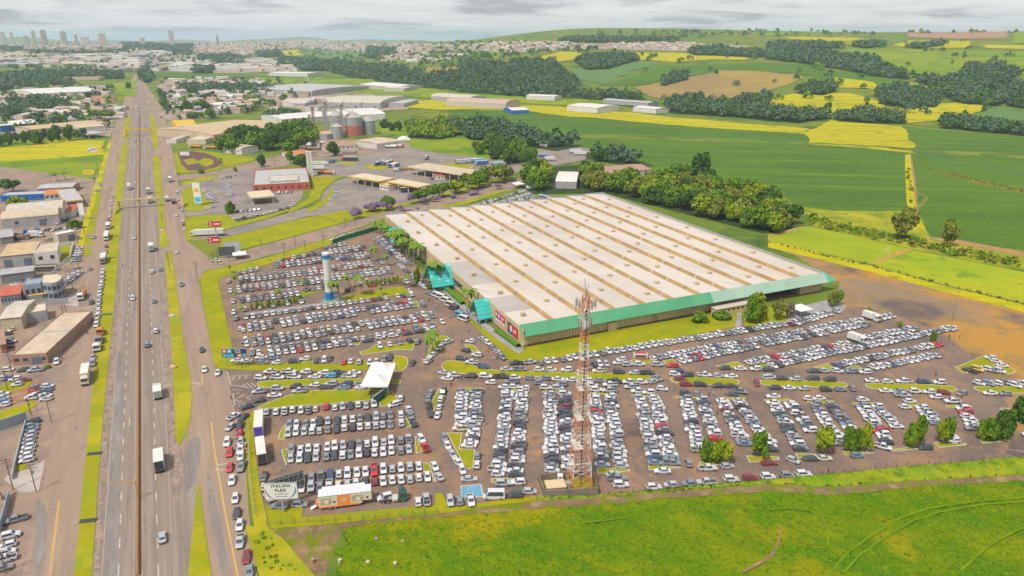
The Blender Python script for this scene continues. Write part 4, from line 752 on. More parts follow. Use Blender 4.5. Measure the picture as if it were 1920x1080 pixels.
def arc(cx, cz, r0, r1, a0, a1, m, name, par, n=14):
 b = MB()
 for i in range(n):
  t0, t1 = a0+(a1-a0)*i/n, a0+(a1-a0)*(i+1)/n; w0 = math.sin(math.pi*(i)/n)*.9+.1; w1 = math.sin(math.pi*(i+1)/n)*.9+.1
  q = [(cx+math.cos(t0)*r0, cz+math.sin(t0)*r0), (cx+math.cos(t0)*(r0+(r1-r0)*w0), cz+math.sin(t0)*(r0+(r1-r0)*w0)), (cx+math.cos(t1)*(r0+(r1-r0)*w1), cz+math.sin(t1)*(r0+(r1-r0)*w1)), (cx+math.cos(t1)*r0, cz+math.sin(t1)*r0)]
  b.add([(x, -.118, z) for x, z in q], [(0, 1, 2, 3), (3, 2, 1, 0)])
 b.build(name, m, par)
zc_ = (zb+zt_)/2+.5; arc(-.3, zc_+.3, 3.3, 3.55, R(180), R(243), NV, 'swoosh', b1); arc(.3, zc_+.3, 3.15, 3.5, R(-62), R(8), TL_, 'swoosh', b1); arc(.0, zc_+.5, 3.6, 3.72, R(-58), R(-2), TL_, 'swoosh', b1)
for x in (-3.9, 3.9): pass
bk = MB(); rb = R(28); ca, sa = math.cos(rb), math.sin(rb)      # second face of the V, seen from behind: bare lattice
o2 = b1; L2 = 9.6; bk.box(0, L2, -.06, .06, zb, zt_+.2); pn = bk.build('rear_panel', mat('board_back', (.10, .115, .115), .8, (.05, .06, .06), .8), b1); pn.location = (-3.9, .35, 0); pn.rotation_euler = (0, 0, rb)
lt = MB()
for k in range(9): lt.bar((k*L2/8, -.14, zb), (k*L2/8, -.14, zt_+.2), .06); lt.bar((k*L2/8, -.16, zb), (min(L2, (k+1)*L2/8), -.16, zt_+.2), .04) if k < 8 else None
for z in (zb+.4, (zb+zt_)/2, zt_-.2): lt.bar((0, -.2, z), (L2, -.2, z), .06)
for k in range(3): lt.bar((L2*.6+k*1.2, -.1, 0.2), (L2*.55+k*1.2, -.1, zb), .12)
lto = lt.build('rear_lattice', M_GREYM, b1); lto.location = (-3.9, .35, 0); lto.rotation_euler = (0, 0, rb)
z1_ = top_height(442, 690, 670); z2_ = top_height(442, 690, 654)
billboard((443, 690), 8.6, z1_, z2_, R(2), mat('sponsor_dark', (.05, .07, .10), .5), 'sponsor billboard with orange and blue logo squares beside the upper car park', posts=3,
          prints=((.03, .2, .52, .97, OR), (.23, .4, .52, .97, LB), (.54, .76, .52, .93, mat('sign_grey', (.35, .36, .38), .5)), (.82, .97, .5, .97, NV), (.03, .16, .05, .42, LB), (.19, .3, .05, .42, LB), (.33, .46, .05, .42, LB), (.62, .80, .03, .42, OR), (.84, .97, .05, .42, LB), (.07, .15, .65, .82, WH), (.27, .36, .65, .82, WH), (.58, .72, .68, .78, NV), (.66, .76, .15, .3, WH)))
def mbill(foot, ya, yb, w_, label, rz=R(5)):
 za, zb_ = top_height(*foot, yb), top_height(*foot, ya); t = billboard(foot, w_, za, zb_, rz, RDm, label, prints=((.10, .28, .2, .82, WH), (.42, .9, .4, .62, WH)), text=(('M', .19, .5, .9*(zb_-za)*.6, RDm),)); return t
mbill((406, 446), 415, 425, 7.2, 'red billboard with a white M, upper of the two'); mbill((404, 472), 444, 456, 6.4, 'red billboard with a white M, lower one by the junction')
billboard((175, 292), 8.4, 4, 8.5, R(10), WH, 'small white billboard across the far green field', posts=2, prints=((.05, .3, .1, .35, mat('sign_green', (.03, .25, .08), .5)), (.4, .9, .4, .6, RDm)))
billboard((168, 334), 8.2, 3.2, 7.2, R(14), mat('sign_yellow', (.72, .52, .02), .5), 'plain yellow billboard beside the left field', posts=2, prints=((.15, .85, .6, .7, mat('sign_ochre', (.55, .32, .02), .5)), (.2, .8, .35, .45, mat('sign_ochre', (.55, .32, .02), .5))))
billboard((347, 295), 9, 2.0, 5.5, R(2), WH, 'blank white board on the dark bare patch', posts=2)
billboard((427, 484), 8.5, 1.4, 6.4, R(12), mat('board_back', (.10, .115, .115), .8), 'grey framed billboard seen from behind at the junction', posts=3)
billboard((437, 478), 8, 2.0, 7.4, R(14), mat('board_pale', (.42, .46, .45), .7), 'pale grey slatted billboard next to the white gazebo', posts=3)
billboard((156, 412), 3.6, 3, 11, R(0), WH, 'tall white sign panel beside the left forecourt', posts=1)
def station_sign():
 p = Vector(G(373, 385)); h = top_height(373, 385, 343); t = thing('station_sign', 'white petrol station totem with a yellow shell disc and blue panel', 'sign', (p.x, p.y, 0), R(-6)); w_ = 5.4
 MB().box(-w_/2, w_/2, -.45, .45, h*.10, h).build('panel', WH, t); MB().box(-1.6, 1.6, -.3, .3, 0, h*.10).build('base', M_GREYM, t)
 s = MB(); n = 20; zc2 = h*.68; r = 1.75; V = [(0, -.52, zc2-r*.6)]+[(r*(1.0+.06*(i % 2))*math.cos(math.pi*(1.12-i/n*1.24)), -.52, zc2-r*.35+r*1.25*math.sin(math.pi*(1.12-i/n*1.24))) for i in range(n+1)]
 s.add(V, [(0, i+1, i+2) for i in range(n)]); s.add([(x, y+.06, z) for x, y, z in V], [(0, i+2, i+1) for i in range(n)]); s.build('shell_emblem', mat('shell_yellow', (.78, .38, .01), .5), t)
 MB().box(-2.2, 2.2, -.5, -.45, h*.16, h*.38).build('blue_panel', LB, t)
station_sign()
def wall_pillar():
 p = Vector(G(583, 331)); h = top_height(583, 331, 284); t = thing('white_pillar', 'tall plain white twin-slab pillar between the two stations', 'pillar', (p.x, p.y, 0), R(10))
 for x in (-1.5, 1.0): MB().box(x-.9, x+1.15, -1.2, 1.2, 0, h+(.3 if x < 0 else 0)).build('slab', mat('pillar_white', (.60, .58, .54), .7, (.5, .48, .45), .3), t)
wall_pillar()
# green screen fence by the upper car park, hedges
def screen():
 P = [Vector(G(*p)) for p in ((624, 459), (640, 452), (672, 443), (712, 431))]; t = thing('green_screen', 'dark green banner fence along the top of the upper car park', 'fence', (P[0].x, P[0].y, 0)); m = mat('screen_green', (.015, .20, .075), .7, (.02, .16, .06), .4)
 for i in range(3):
  L = (P[i+1]-P[i]).length; n = max(2, int(L/4)); d = (P[i+1]-P[i])/n
  for k in range(n):
   a = P[i]+d*k-P[0]; b_ = a+d*.98; nn = Vector((-d.y, d.x)).normalized()*.05; MB().prism([tuple(a-nn), tuple(b_-nn), tuple(b_+nn), tuple(a+nn)], .2, 2.9).build('screen_panel', m, t); MB().cyl(a.x, a.y, 0, 3.0, .07, 6).build('post', M_GREYM, t)
screen()
# ------------------------------------------------------------------ expo trailer (white and orange) and the boxes of the promotional trailers
def wheel_mesh(name, r, w_):
 b = MB(); b.bar((0, -w_/2, 0), (0, w_/2, 0), r, 0, 12); b.bar((0, -w_/2-.02, 0), (0, w_/2+.02, 0), r*.55, 1, 10); return mk_mesh(name, b.v, b.f, b.m, [mat('tyre', (.025, .025, .027), .9), mat('rim', (.40, .40, .41), .4, metal=.6)])
W_BIG = wheel_mesh('wheel', .5, .35)
def expo_trailer():
 a, b_ = Vector(G(597, 960)), Vector(G(698, 948)); o = a; d = b_-a; L = d.length; t = thing('expo_trailer', 'white and orange exhibition semi-trailer with fold-out side by the lower verge', 'trailer', (o.x, o.y, 0), math.atan2(d.y, d.x))
 cr_ = mat('trailer_cream', (.58, .54, .47), .5); og = mat('trailer_orange', (.72, .25, .07), .5); rf = mat('trailer_roof', (.62, .64, .68), .5); iw = mat('trailer_interior', (.34, .27, .18), .6, (.5, .42, .3), .9)
 MB().box(.2, L-2.4, .3, 3.2, 1.0, 4.15).build('body', cr_, t); MB().box(L-2.4, L, .3, 3.2, 1.7, 4.15).build('gooseneck', cr_, t)
 MB().box(1.0, L-1.6, 3.2, 4.6, 1.3, 3.9).build('slide_out', cr_, t)
 for k in range(11): MB().box(.2+k*(L-.2)/11, .2+(k+1)*(L-.2)/11-.06, .2, 3.3, 4.15, 4.28).build('roof_panel', rf, t)
 for k in range(9): MB().box(1.0+k*(L-2.6)/9, 1.0+(k+1)*(L-2.6)/9-.06, 3.32, 4.7, 3.92, 4.0).build('awning_panel', rf, t)
 MB().box(L*.36, L*.60, .24, .3, 1.0, 4.0).build('orange_panel', og, t); MB().box(.2, L*.78, .23, .3, .75, 1.25).build('skirt', og, t)
 for x0, x1 in ((.6, L*.25), (L*.63, L*.84)): w_ = MB().box(x0, x1, .22, .3, 1.8, 3.5).build('display_window', iw, t); MB().box(x0+(x1-x0)*.4, x0+(x1-x0)*.75, .2, .22, 1.95, 2.9).build('display', mat('display_white', (.6, .6, .58), .5), w_)
 for z, w_ in ((2.9, 1.2), (2.5, .8), (2.2, 1.4)): MB().box(L*.48-w_/2, L*.48+w_/2, .22, .25, z, z+.16).build('print', cr_, t)
 for x, z in ((L*.285, 2.0), (L*.9, 2.3)): MB().box(x, x+.5, .23, .3, z, z+.45).build('print', BK, t)
 for x in (2.9, 4.2):
  for y in (.45, 3.0): link('wheel', W_BIG, t, (x, y, .5))
 MB().box(L*.72, L*.72+.2, .5, .8, 0, 1.2).build('landing_leg', M_GREYM, t); MB().hexa([(-2.0, 1.0, 0), (.1, 1.0, 1.1), (.1, 2.2, 1.1), (-2.0, 2.2, 0)], [(-2.0, 1.0, .12), (.1, 1.0, 1.22), (.1, 2.2, 1.22), (-2.0, 2.2, .12)]).build('ramp', rf, t); MB().box(-.5, .15, .8, 2.4, 1.0, 2.2).build('rear_platform', og, t)
expo_trailer()
# hedges beside the hall
def hedge(px, hh, label):
 P = [G(*p) for p in px]; o = Vector(P[0]); r = np.random.RandomState(3); V = []; F = []; a, b_ = Vector(P[0]), Vector(P[1]); d = (b_-a); L = d.length; d /= L; n = Vector((-d.y, d.x)); w_ = .9
 nx, ny = int(L/.35), 7; prof = [(-1, 0), (-1.05, .5), (-.95, .95), (0, 1.05), (.95, .95), (1.05, .5), (1, 0)]
 for i in range(nx+1):
  for (s, z) in prof:
   q = d*(i*.35)+n*(w_*s)+Vector((r.rand()-.5, r.rand()-.5))*.25; V.append((q.x, q.y, hh*z+(r.rand()-.5)*.25*(z > 0)))
 for i in range(nx):
  for j in range(6): k = i*7+j; F.append((k, k+7, k+8, k+1))
 t = thing('hedge', label, 'hedge', (o.x, o.y, 0)); link('foliage', mk_mesh('foliage', V, F, None, [mat('hedge_leaf', (.05, .15, .012), .9, (.10, .22, .015), 1.5)]), t)
hedge([(972, 652), (930, 622)], 1.6, 'clipped green hedge under the banners of the hall'); hedge([(868, 572), (833, 540)], 1.6, 'clipped green hedge along the left wall between the canopies'); 
# ================================================================== vehicles
PAINT = {'W': ('white', (.55, .55, .57)), 'S': ('silver', (.38, .395, .425)), 'G': ('grey', (.21, .22, .24)), 'K': ('black', (.055, .06, .068)), 'R': ('red', (.52, .03, .035)), 'r': ('dark red', (.22, .03, .04)), 'B': ('dark blue', (.04, .075, .16)),
         'b': ('blue grey', (.16, .22, .28)), 'C': ('cream', (.55, .49, .38)), 'D': ('dark green', (.05, .075, .075)), 'L': ('light blue', (.08, .32, .48)), 'Y': ('yellow', (.62, .40, .04))}
PKEY = list(PAINT)
PM = {k: mat('car_paint_'+v[0].replace(' ', '_'), v[1], .32, spec=.5) for k, v in PAINT.items()}
M_CG = mat('car_glass', (.055, .062, .095), .12, spec=.7); M_TY = mat('tyre', (.025, .025, .027), .9); M_TRIM = mat('car_trim', (.05, .05, .052), .7); M_HL = mat('car_headlight', (.62, .62, .60), .2, spec=.6); M_TLt = mat('car_tail_light', (.40, .015, .02), .3)
KIND = {   # stations (x, half width, z low, z high); cabin: rear/front base x, rear/front roof x, belt z, roof z, base hw, roof hw
 'hatchback': dict(st=[(-1.95, .70, .42, .78), (-1.84, .82, .30, .97), (-.9, .86, .22, .96), (.35, .86, .22, .94), (1.2, .84, .24, .88), (1.78, .78, .30, .74), (1.95, .64, .40, .60)], cab=(-1.86, 1.02, -1.45, .25, .92, 1.48, .80, .62), wb=(-1.22, 1.2)),
 'sedan': dict(st=[(-2.2, .70, .42, .80), (-2.08, .82, .30, .95), (-1.35, .87, .22, .97), (.45, .87, .22, .94), (1.35, .85, .24, .87), (2.02, .78, .30, .74), (2.2, .64, .40, .60)], cab=(-1.62, 1.05, -.95, .3, .92, 1.44, .81, .61), wb=(-1.38, 1.35)),
 'suv': dict(st=[(-2.12, .76, .46, .90), (-2.02, .88, .34, 1.08), (-1.0, .91, .26, 1.06), (.45, .91, .26, 1.03), (1.35, .89, .28, .98), (1.95, .84, .34, .84), (2.12, .72, .44, .70)], cab=(-2.02, 1.05, -1.75, .35, 1.02, 1.68, .85, .68), wb=(-1.3, 1.32)),
 'pickup': dict(st=[(-2.6, .84, .50, .78), (-2.5, .90, .42, .80), (-.75, .92, .34, .80), (-.74, .92, .34, 1.06), (.75, .92, .34, 1.04), (1.75, .90, .36, 1.0), (2.4, .84, .40, .86), (2.58, .74, .5, .74)], cab=(-.72, 1.35, -.55, .72, 1.03, 1.76, .86, .69), wb=(-1.6, 1.6), bed=(-2.56, -.78)),
 'minibus': dict(st=[(-2.75, .92, .45, 1.2), (-2.7, .98, .36, 1.25), (0, 1.0, .3, 1.25), (1.7, 1.0, .3, 1.2), (2.5, .94, .36, 1.05), (2.78, .80, .46, .8)], cab=(-2.72, 2.35, -2.6, 1.55, 1.2, 2.5, .97, .84), wb=(-1.75, 1.8)),
}
def quad_inset(q, f, out_):
 q = [Vector(p) for p in q]; c = sum(q, Vector())/4; n = (q[1]-q[0]).cross(q[3]-q[0]).normalized(); return [tuple(c+(p-c)*f+n*out_) for p in q]
def car_parts(kd):
 K = KIND[kd]; b = MB(); rings = []
 for x, hw, zl, zh in K['st']: h = zh-zl; rings.append([(x, -hw*.94, zl), (x, -hw, zl+.3*h), (x, -hw*.98, zh-.12*h), (x, -hw*.84, zh), (x, hw*.84, zh), (x, hw*.98, zh-.12*h), (x, hw, zl+.3*h), (x, hw*.94, zl)])
 n = len(rings); V = [p for r in rings for p in r]; F = [tuple(range(8)), tuple(range((n-1)*8, n*8))[::-1]]
 for i in range(n-1): F += [(i*8+j, i*8+8+j, i*8+8+(j+1) % 8, i*8+(j+1) % 8) for j in range(8)]
 b.add(V, [f[::-1] for f in F], 0)
 r0, f0, r1, f1, zb, zr, wb_, wr = K['cab']; B = [(r0, -wb_, zb-.04), (f0, -wb_, zb-.04), (f0, wb_, zb-.04), (r0, wb_, zb-.04)]; T = [(r1, -wr, zr-.05), (f1, -wr, zr-.05), (f1, wr, zr-.05), (r1, wr, zr-.05)]
 b.hexa(B, T, 0); T2 = [(r1+.12, -wr*.85, zr), (f1-.12, -wr*.85, zr), (f1-.12, wr*.85, zr), (r1+.12, wr*.85, zr)]; b.hexa(T, T2, 0)
 if 'bed' in K:
  x0, x1 = K['bed']
  for y0, y1 in ((-.90, -.78), (.78, .90)): b.box(x0, x1, y0, y1, .75, 1.08, 0)
  b.box(x0, x0+.1, -.78, .78, .75, 1.08, 0); b.box(x0+.1, x1, -.78, .78, .74, .82, 1)
 xs = K['st']; b.box(xs[-1][0]-.12, xs[-1][0]+.03, -.6, .6, xs[-1][2]-.06, xs[-1][2]+.1, 1); b.box(xs[0][0]-.03, xs[0][0]+.1, -.62, .62, xs[0][2]-.08, xs[0][2]+.08, 1)
 for e in (-1, 1): b.box(f0-.35, f0-.2, e*wb_*1.05-.1, e*wb_*1.05+.1, zb+.02, zb+.15, 0)
 P = {'body': b}
 sides = {'side_window': [([B[0], B[1], T[1], T[0]]), ([B[2], B[3], T[3], T[2]])], 'windscreen': [[B[1], B[2], T[2], T[1]]], 'rear_window': [[B[3], B[0], T[0], T[3]]]}
 G_ = {}
 for nm, qs in sides.items():
  G_[nm] = []
  for q in qs: i = quad_inset(q, .86, .012); o = quad_inset(q, .86, -.02); G_[nm].append((i, o))
 fx, fz, fw = xs[-2][0], (xs[-2][2]+xs[-2][3])/2+.08, xs[-2][1]; bx, bz, bw = xs[0][0], (xs[0][2]+xs[0][3])/2+.06, xs[0][1]
 L = {'headlight': [(fx-.12, fx+.1, e*(fw-.17)-.16, e*(fw-.17)+.16, fz-.08, fz+.07) for e in (-1, 1)], 'tail_light': [(bx-.03, bx+.14, e*(bw-.05)-.1, e*(bw-.05)+.1, bz-.12, bz+.14) for e in (-1, 1)]}
 wr_ = .33 if kd in ('hatchback', 'sedan') else .38; hw = max(s[1] for s in xs)
 Wp = [(x, e*(hw-.08), wr_) for x in K['wb'] for e in (-1, 1)]
 return P, G_, L, Wp, wr_
CARMESH = {}
def car_meshes(kd):
 if kd in CARMESH: return CARMESH[kd]
 P, G_, L, Wp, wr_ = car_parts(kd); out_ = []; b = P['body']
 bodies = {k: mk_mesh('body', b.v, b.f, b.m, [PM[k], M_TRIM]) for k in PKEY}
 for nm, qs in G_.items():
  for i, o in qs: out_.append((nm, mk_mesh(nm, o+i, [(3, 2, 1, 0), (4, 5, 6, 7), (0, 1, 5, 4), (1, 2, 6, 5), (2, 3, 7, 6), (3, 0, 4, 7)], None, [M_CG]), (0, 0, 0)))
 for nm, bs in L.items():
  for x in bs: m_ = MB().box(*x); out_.append((nm, mk_mesh(nm, m_.v, m_.f, None, [M_HL if nm == 'headlight' else M_TLt]), (0, 0, 0)))
 wm = wheel_mesh('wheel', wr_, .22)
 for p in Wp: out_.append(('wheel', wm, p))
 # joined triangle template for the far cars: 0 paint 1 trim/tyre 2 glass 3 light 4 tail
 j = MB(); j.v = list(b.v); j.f = list(b.f); j.m = list(b.m)
 for nm, qs in G_.items():
  for i, o in qs: j.add(i, [(0, 1, 2, 3)], 2)
 for nm, bs in L.items():
  for x in bs: j.box(*x, 3 if nm == 'headlight' else 4)
 for x, y, z in Wp: j.bar((x, y-.1, z), (x, y+.1, z), wr_, 1, 8)
 T = []; TM = []
 for f, m_ in zip(j.f, j.m):
  for k in range(1, len(f)-1): T.append((f[0], f[k], f[k+1])); TM.append(m_)
 CARMESH[kd] = (bodies, out_, np.array(j.v), np.array(T), np.array(TM)); return CARMESH[kd]
CARS = []; ORD = ['', 'first', 'second', 'third', 'fourth', 'fifth', 'sixth', 'seventh', 'eighth', 'ninth', 'tenth', 'eleventh', 'twelfth', 'thirteenth', 'fourteenth', 'fifteenth', 'sixteenth', 'seventeenth', 'eighteenth', 'nineteenth', 'twentieth', 'twenty-first', 'twenty-second', 'twenty-third', 'twenty-fourth']
rc = random.Random(11)
def rkind(): return rc.choices(['hatchback', 'sedan', 'suv', 'pickup'], [42, 27, 23, 8])[0]
def rcol(): return rc.choices(['W', 'S', 'G', 'K', 'R', 'B', 'b', 'r', 'C'], [42, 20, 18, 9, 2.6, 2, 3, 1, 1.5])[0]
MAP = {'w': 'W', 's': 'S', 'g': 'G', 'k': 'K', 'c': 'C', 'd': 'D', 'y': 'Y'}
def car(px, py, head, where, col=None, kd=None, jit=1.5, world=None, group='parked cars'):
 x, y = world if world else G(px, py, .7); c = col or rcol(); c = MAP.get(c, c)
 CARS.append(dict(k=kd or rkind(), c=c, x=x, y=y, h=head+rc.uniform(-jit, jit)+(180 if rc.random() < .5 and jit < 2.4 else 0), where=where, g=group))
KC = {'p': 'pickup', 'h': 'hatchback', 'e': 'sedan', 'u': 'suv', 'v': 'minibus'}
def cars(items, head, where, group='parked cars', jit=1.5, off=(0, 0), z=1.0):
 """items: (x, y, 'colour[kind]'[, heading]) in photo pixels, left to right; off/z: zoom offset and factor"""
 for i, it in enumerate(items):
  s = it[2] if len(it) > 2 else ''; col = s[0] if s else None; kd = KC[s[1]] if len(s) > 1 else None
  car(off[0]+it[0]/z, off[1]+it[1]/z, it[3] if len(it) > 3 else head, '%s %s' % (ORD[i+1], where), col, kd, jit, group=group)
def row(p0, p1, head, where, cols='', sp=2.55, fill=.97, shift=0.0, n=None, group='parked cars', xs=None):
 a, b_ = Vector(G(*p0, .7)), Vector(G(*p1, .7)); L = (b_-a).length; n = n or int(L/sp)+1; hd = R(head); f = Vector((math.sin(hd), math.cos(hd)))*shift; j = 0
 for i in range(n):
  if not cols and rc.random() > fill: continue
  t = i/max(1, n-1)
  if xs: t = (xs[i]-xs[0])/(xs[-1]-xs[0])
  q = a+(b_-a)*t+f+Vector((rc.uniform(-.1, .1), rc.uniform(-.1, .1)))+Vector((math.sin(hd), math.cos(hd)))*rc.uniform(-.25, .25); j += 1
  w_ = where if where is None else '%s %s' % (ORD[min(j, 24)], where)
  car(0, 0, head, w_, cols[i] if i < len(cols) else None, world=(q.x, q.y), group=group)
# ---- lower-left car park (rows below the entrance island)
hB = -12.6; gB_ = 'cars in the lower left car park'
cars([(600, 545, 's'), (705, 545, 'w'), (800, 537, 'wp'), (893, 523, 'wu'), (985, 532, 'w'), (1072, 525, 'gp'), (1150, 512, 'c'), (1270, 488, 'Ru'), (1367, 497, 'w'), (1455, 485, 's'), (1543, 483, 'k'), (1630, 465, 'wu'), (1718, 475, 's'), (1808, 457, 'wu')], hB, 'from the left in the row below the big entrance island', gB_, off=(400, 680), z=6)
X1 = [542, 556, 572, 586, 599, 614, 631, 645, 660, 674, 689, 704, 717, 732, 752]; X2 = [547, 563, 577, 593, 612, 626, 642, 657, 672, 687, 702, 718, 733, 751, 767]
row((542, 796), (752, 776), hB, 'from the left, rear line of the first double row', 'gWgWKsKWWgKsggW', n=15, xs=X1, group=gB_); row((540, 811), (752, 792), hB, 'from the left, front line of the first double row', 'sWsWsgKWKWWssgW', n=15, xs=X1, group=gB_)
row((547, 843), (767, 823), hB, 'from the left, rear line of the second double row', 'gWWWWWsKgWWsWgs', n=15, xs=X2, group=gB_); row((545, 860), (767, 841), hB, 'from the left, front line of the second double row', 'sWKsgKWgWKWWWgs', n=15, xs=X2, group=gB_)
row((567, 895), (785, 873), hB, 'from the left, rear line of the third double row', 'gggBWWWWRWsWsW', n=14, group=gB_); row((565, 915), (802, 893), hB, 'from the left, front line of the third double row', 'WsgWcsWKrWWWsWW', n=15, group=gB_)
cars([(785, 275, 'wu', -8), (712, 345, 'ws', 60)][:1], hB, 'car at the rounded tip of the entrance island', gB_, off=(620, 700), z=6); cars([(712, 347, 'wu', 58)], hB, 'car parked askew below the entrance island tip', gB_, off=(620, 700), z=6)
cars([(880, 412, 'w'), (900, 475, 'g'), (935, 560, 'k')], -22, 'from the back beside the small grass triangle', gB_, off=(620, 700), z=6); cars([(1130, 205, 'g', 4), (1100, 275, 'b', 0), (1105, 355, 'kp', -8), (1125, 445, 'k', -14)], 0, 'from the back, left of the upright grass sliver', gB_, off=(620, 700), z=6)
cars([(1265, 212, 'k', 12), (1245, 285, 'w', 8), (1225, 372, 'w', 8), (1205, 462, 'w', 4)], 0, 'from the back, right of the upright grass sliver', gB_, off=(620, 700), z=6); cars([(1020, 735, 'w'), (1060, 830, 'R')], -25, 'from the back beside the grass wedge', gB_, off=(620, 700), z=6)
cars([(920, 118, 'g', -12), (955, 205, 'w', -16), (1010, 305, 's', -22), (1070, 392, 'w', -28), (1120, 480, 'w', -16)], 0, 'from the back along the slanting side of the L-shaped island', gB_, off=(680, 800), z=6); cars([(1290, 322, 'g'), (1287, 420, 'w')], 2, 'from the back, right of the L-shaped island', gB_, off=(680, 800), z=6)
cars([(810, 440, 'w', -22), (860, 555, 's', -26)], 0, 'from the back at the hooked grass wedge', gB_, off=(680, 800), z=6); cars([(625, 838, 'w'), (718, 815, 'sp'), (985, 830, 's'), (1090, 825, 'g'), (1215, 827, 'wp')], -10, 'from the left along the lower verge', gB_, off=(680, 800), z=6)
cars([(1200, 582, 's'), (1580, 632, 'su'), (1750, 620, 'wu'), (1715, 767, 'ku'), (1880, 722, 's')], 88, 'of the sideways cars near the blue painted bay', gB_, off=(680, 800), z=6); cars([(1480, 782, 'wv')], 90, 'minibus beside the blue painted bay', gB_, jit=.5, off=(680, 800), z=6)
cars([(450, 437, 'k', -6), (460, 545, 'w', -10), (505, 672, 'w', -40)], 0, 'from the back behind the white billboard', gB_, off=(420, 820), z=6); cars([(625, 767, 'b', 90), (850, 747, 'w', 88), (1810, 672, 'w', 70)], 90, 'from the left in front of the billboard and trailer', gB_, off=(420, 820), z=6)
# ---- columns of the main car park
hC = 92.8; gC = 'cars in the long columns of the main car park'
def colm(n, side, P, cols, cnt): 
 cn = ORD[n]; w_ = 'from the back, %s line of the %s car column' % (side, cn)
 sf = -.3 if side == 'left' else .3
 if len(P) == 2: row(P[0], P[1], hC, w_, cols, n=cnt, group=gC, shift=sf)
 else:
  k = cnt*2//3; row(P[0], P[1], hC, w_, cols[:k], n=k, group=gC, shift=sf); st = len(CARS); row(P[1], P[2], hC, 'of the front stretch, %s line of the %s car column' % (side, cn), cols[k:], n=cnt-k+1, group=gC, shift=sf); CARS.pop(st)
colm(1, 'left', [(868, 732), (865, 803)], 'gWWWWWgWWWc', 11); colm(1, 'right', [(892, 733), (888, 803), (879, 834)], 'gsgWWggWsgsWWKW', 15)
colm(2, 'left', [(954, 734), (935, 888)], 'WWgWgWKWWsWgsWsWKKgWWW', 22); colm(2, 'right', [(978, 735), (965, 890)], 'WWsWWWgggKKWWWgKgsWKWK', 22)
colm(3, 'left', [(1032, 737), (1037, 881)], 'sggWWsWWWWWWsWWWWKKgW', 21); colm(3, 'right', [(1057, 737), (1065, 874)], 'WgKKrKKKWgKKWWgWKWWW', 20)
colm(4, 'left', [(1115, 741), (1132, 870)], 'WWWWgRgWWWWWWgWWgWKs', 20); colm(4, 'right', [(1142, 741), (1163, 872)], 'WWKWgWWWWWWgsWWWWs', 18)
colm(5, 'left', [(1202, 745), (1230, 867)], 'sWWWgsgWWWgWsggWBb', 18); colm(5, 'right', [(1227, 745), (1258, 867)], 'WWWWgWWWRgKWgWWWbg', 18)
colm(6, 'left', [(1287, 746), (1312, 843)], 'gWWWWWWKgWWWsWs', 15); colm(6, 'right', [(1315, 748), (1340, 820)], 'sKgWgWWgWWR', 11)
colm(7, 'left', [(1357, 751), (1397, 831)], 'WWWrWKgWWWWgb', 13); colm(7, 'right', [(1384, 751), (1447, 842)], 'sWKWgWgbWWWWWK', 14)
colm(8, 'left', [(1453, 754), (1501, 840)], 'WWWKbWKDsgWK', 12); colm(8, 'right', [(1480, 756), (1519, 806)], 'WWKWKWgBW', 9)
colm(9, 'left', [(1530, 756), (1578, 830)], 'gggWWWWsWWg', 11); colm(9, 'right', [(1558, 758), (1590, 800)], 'gKKggKbW', 8)
colm(10, 'left', [(1620, 761), (1665, 828)], 'bWWWWWgRWWK', 11); colm(10, 'right', [(1643, 761), (1678, 798)], 'WgWsWW', 6)
colm(11, 'right', [(1727, 763), (1753, 792)], 'WsWWb', 5); colm(11, 'left', [(1700, 762), (1701, 764)], 'W', 1); colm(12, 'left', [(1807, 765), (1830, 802)], 'WRWWWG', 6)
gL = 'cars along the car park lanes'
cars([(1783, 817, 'w'), (1788, 825, 'w'), (1735, 838, 'D'), (1655, 837, 'wp', 120), (1607, 853, 'b', 85), (1519, 859, 'D'), (1545, 858, 'c'), (1487, 862, 'S', 130), (1503, 839, 'b'), (1443, 867, 'r', 88)], 92, 'of the loose cars near the bottom trees, right to left', gL)
cars([(1327, 877, 'wp', 85), (1364, 873, 's', 82), (1291, 867, 'G', 0), (1242, 882, 'w'), (1149, 888, 's', 70), (1157, 896, 'gp', 88), (1164, 908, 'wu', 88)], 90, 'of the cars at the column feet, right to left', gL)
cars([(1226, 912, 'w'), (1258, 908, 's'), (1292, 906, 'b'), (1325, 903, 'sp'), (1371, 898, 'wu'), (1407, 896, 'r'), (1440, 893, 'wu'), (1477, 891, 'Gu'), (1507, 888, 'wu')], 88, 'from the left in the line along the grass berm', gL)
cars([(65, 628, 'wu'), (240, 632, 'k'), (400, 642, 'w'), (570, 650, 'g'), (730, 652, 'gu'), (880, 660, 'w'), (1025, 667, 'w'), (1210, 672, 'w'), (1350, 677, 'g'), (1520, 687, 'k'), (1685, 692, 'wp'), (1820, 694, 'w')], 94, 'from the left along the lower side of the very long island', gL, off=(900, 600), z=6)
cars([(125, 697, 'w'), (355, 687, 'Gp'), (265, 747, 'w'), (385, 747, 'w'), (510, 757, 'w', 115), (675, 702, 'gu'), (920, 717, 'g', 105), (740, 757, 'w'), (875, 762, 's'), (1260, 732, 'w'), (1465, 722, 'wp'), (1710, 747, 'sp'), (1310, 780, 'w'), (1460, 787, 's'), (1785, 797, 'wp'), (1900, 812, 'wu')], 92, 'of the loose cars above the columns, left to right', gL, off=(900, 600), z=6)
cars([(300, 547, 's'), (455, 547, 'Gp'), (665, 552, 'w'), (800, 552, 'w'), (975, 557, 'wu'), (1150, 567, 'w'), (1345, 567, 'cp'), (1565, 582, 'k'), (1735, 587, 's'), (1880, 592, 'k')], 91, 'from the left along the upper side of the very long island', gL, off=(900, 600), z=6)
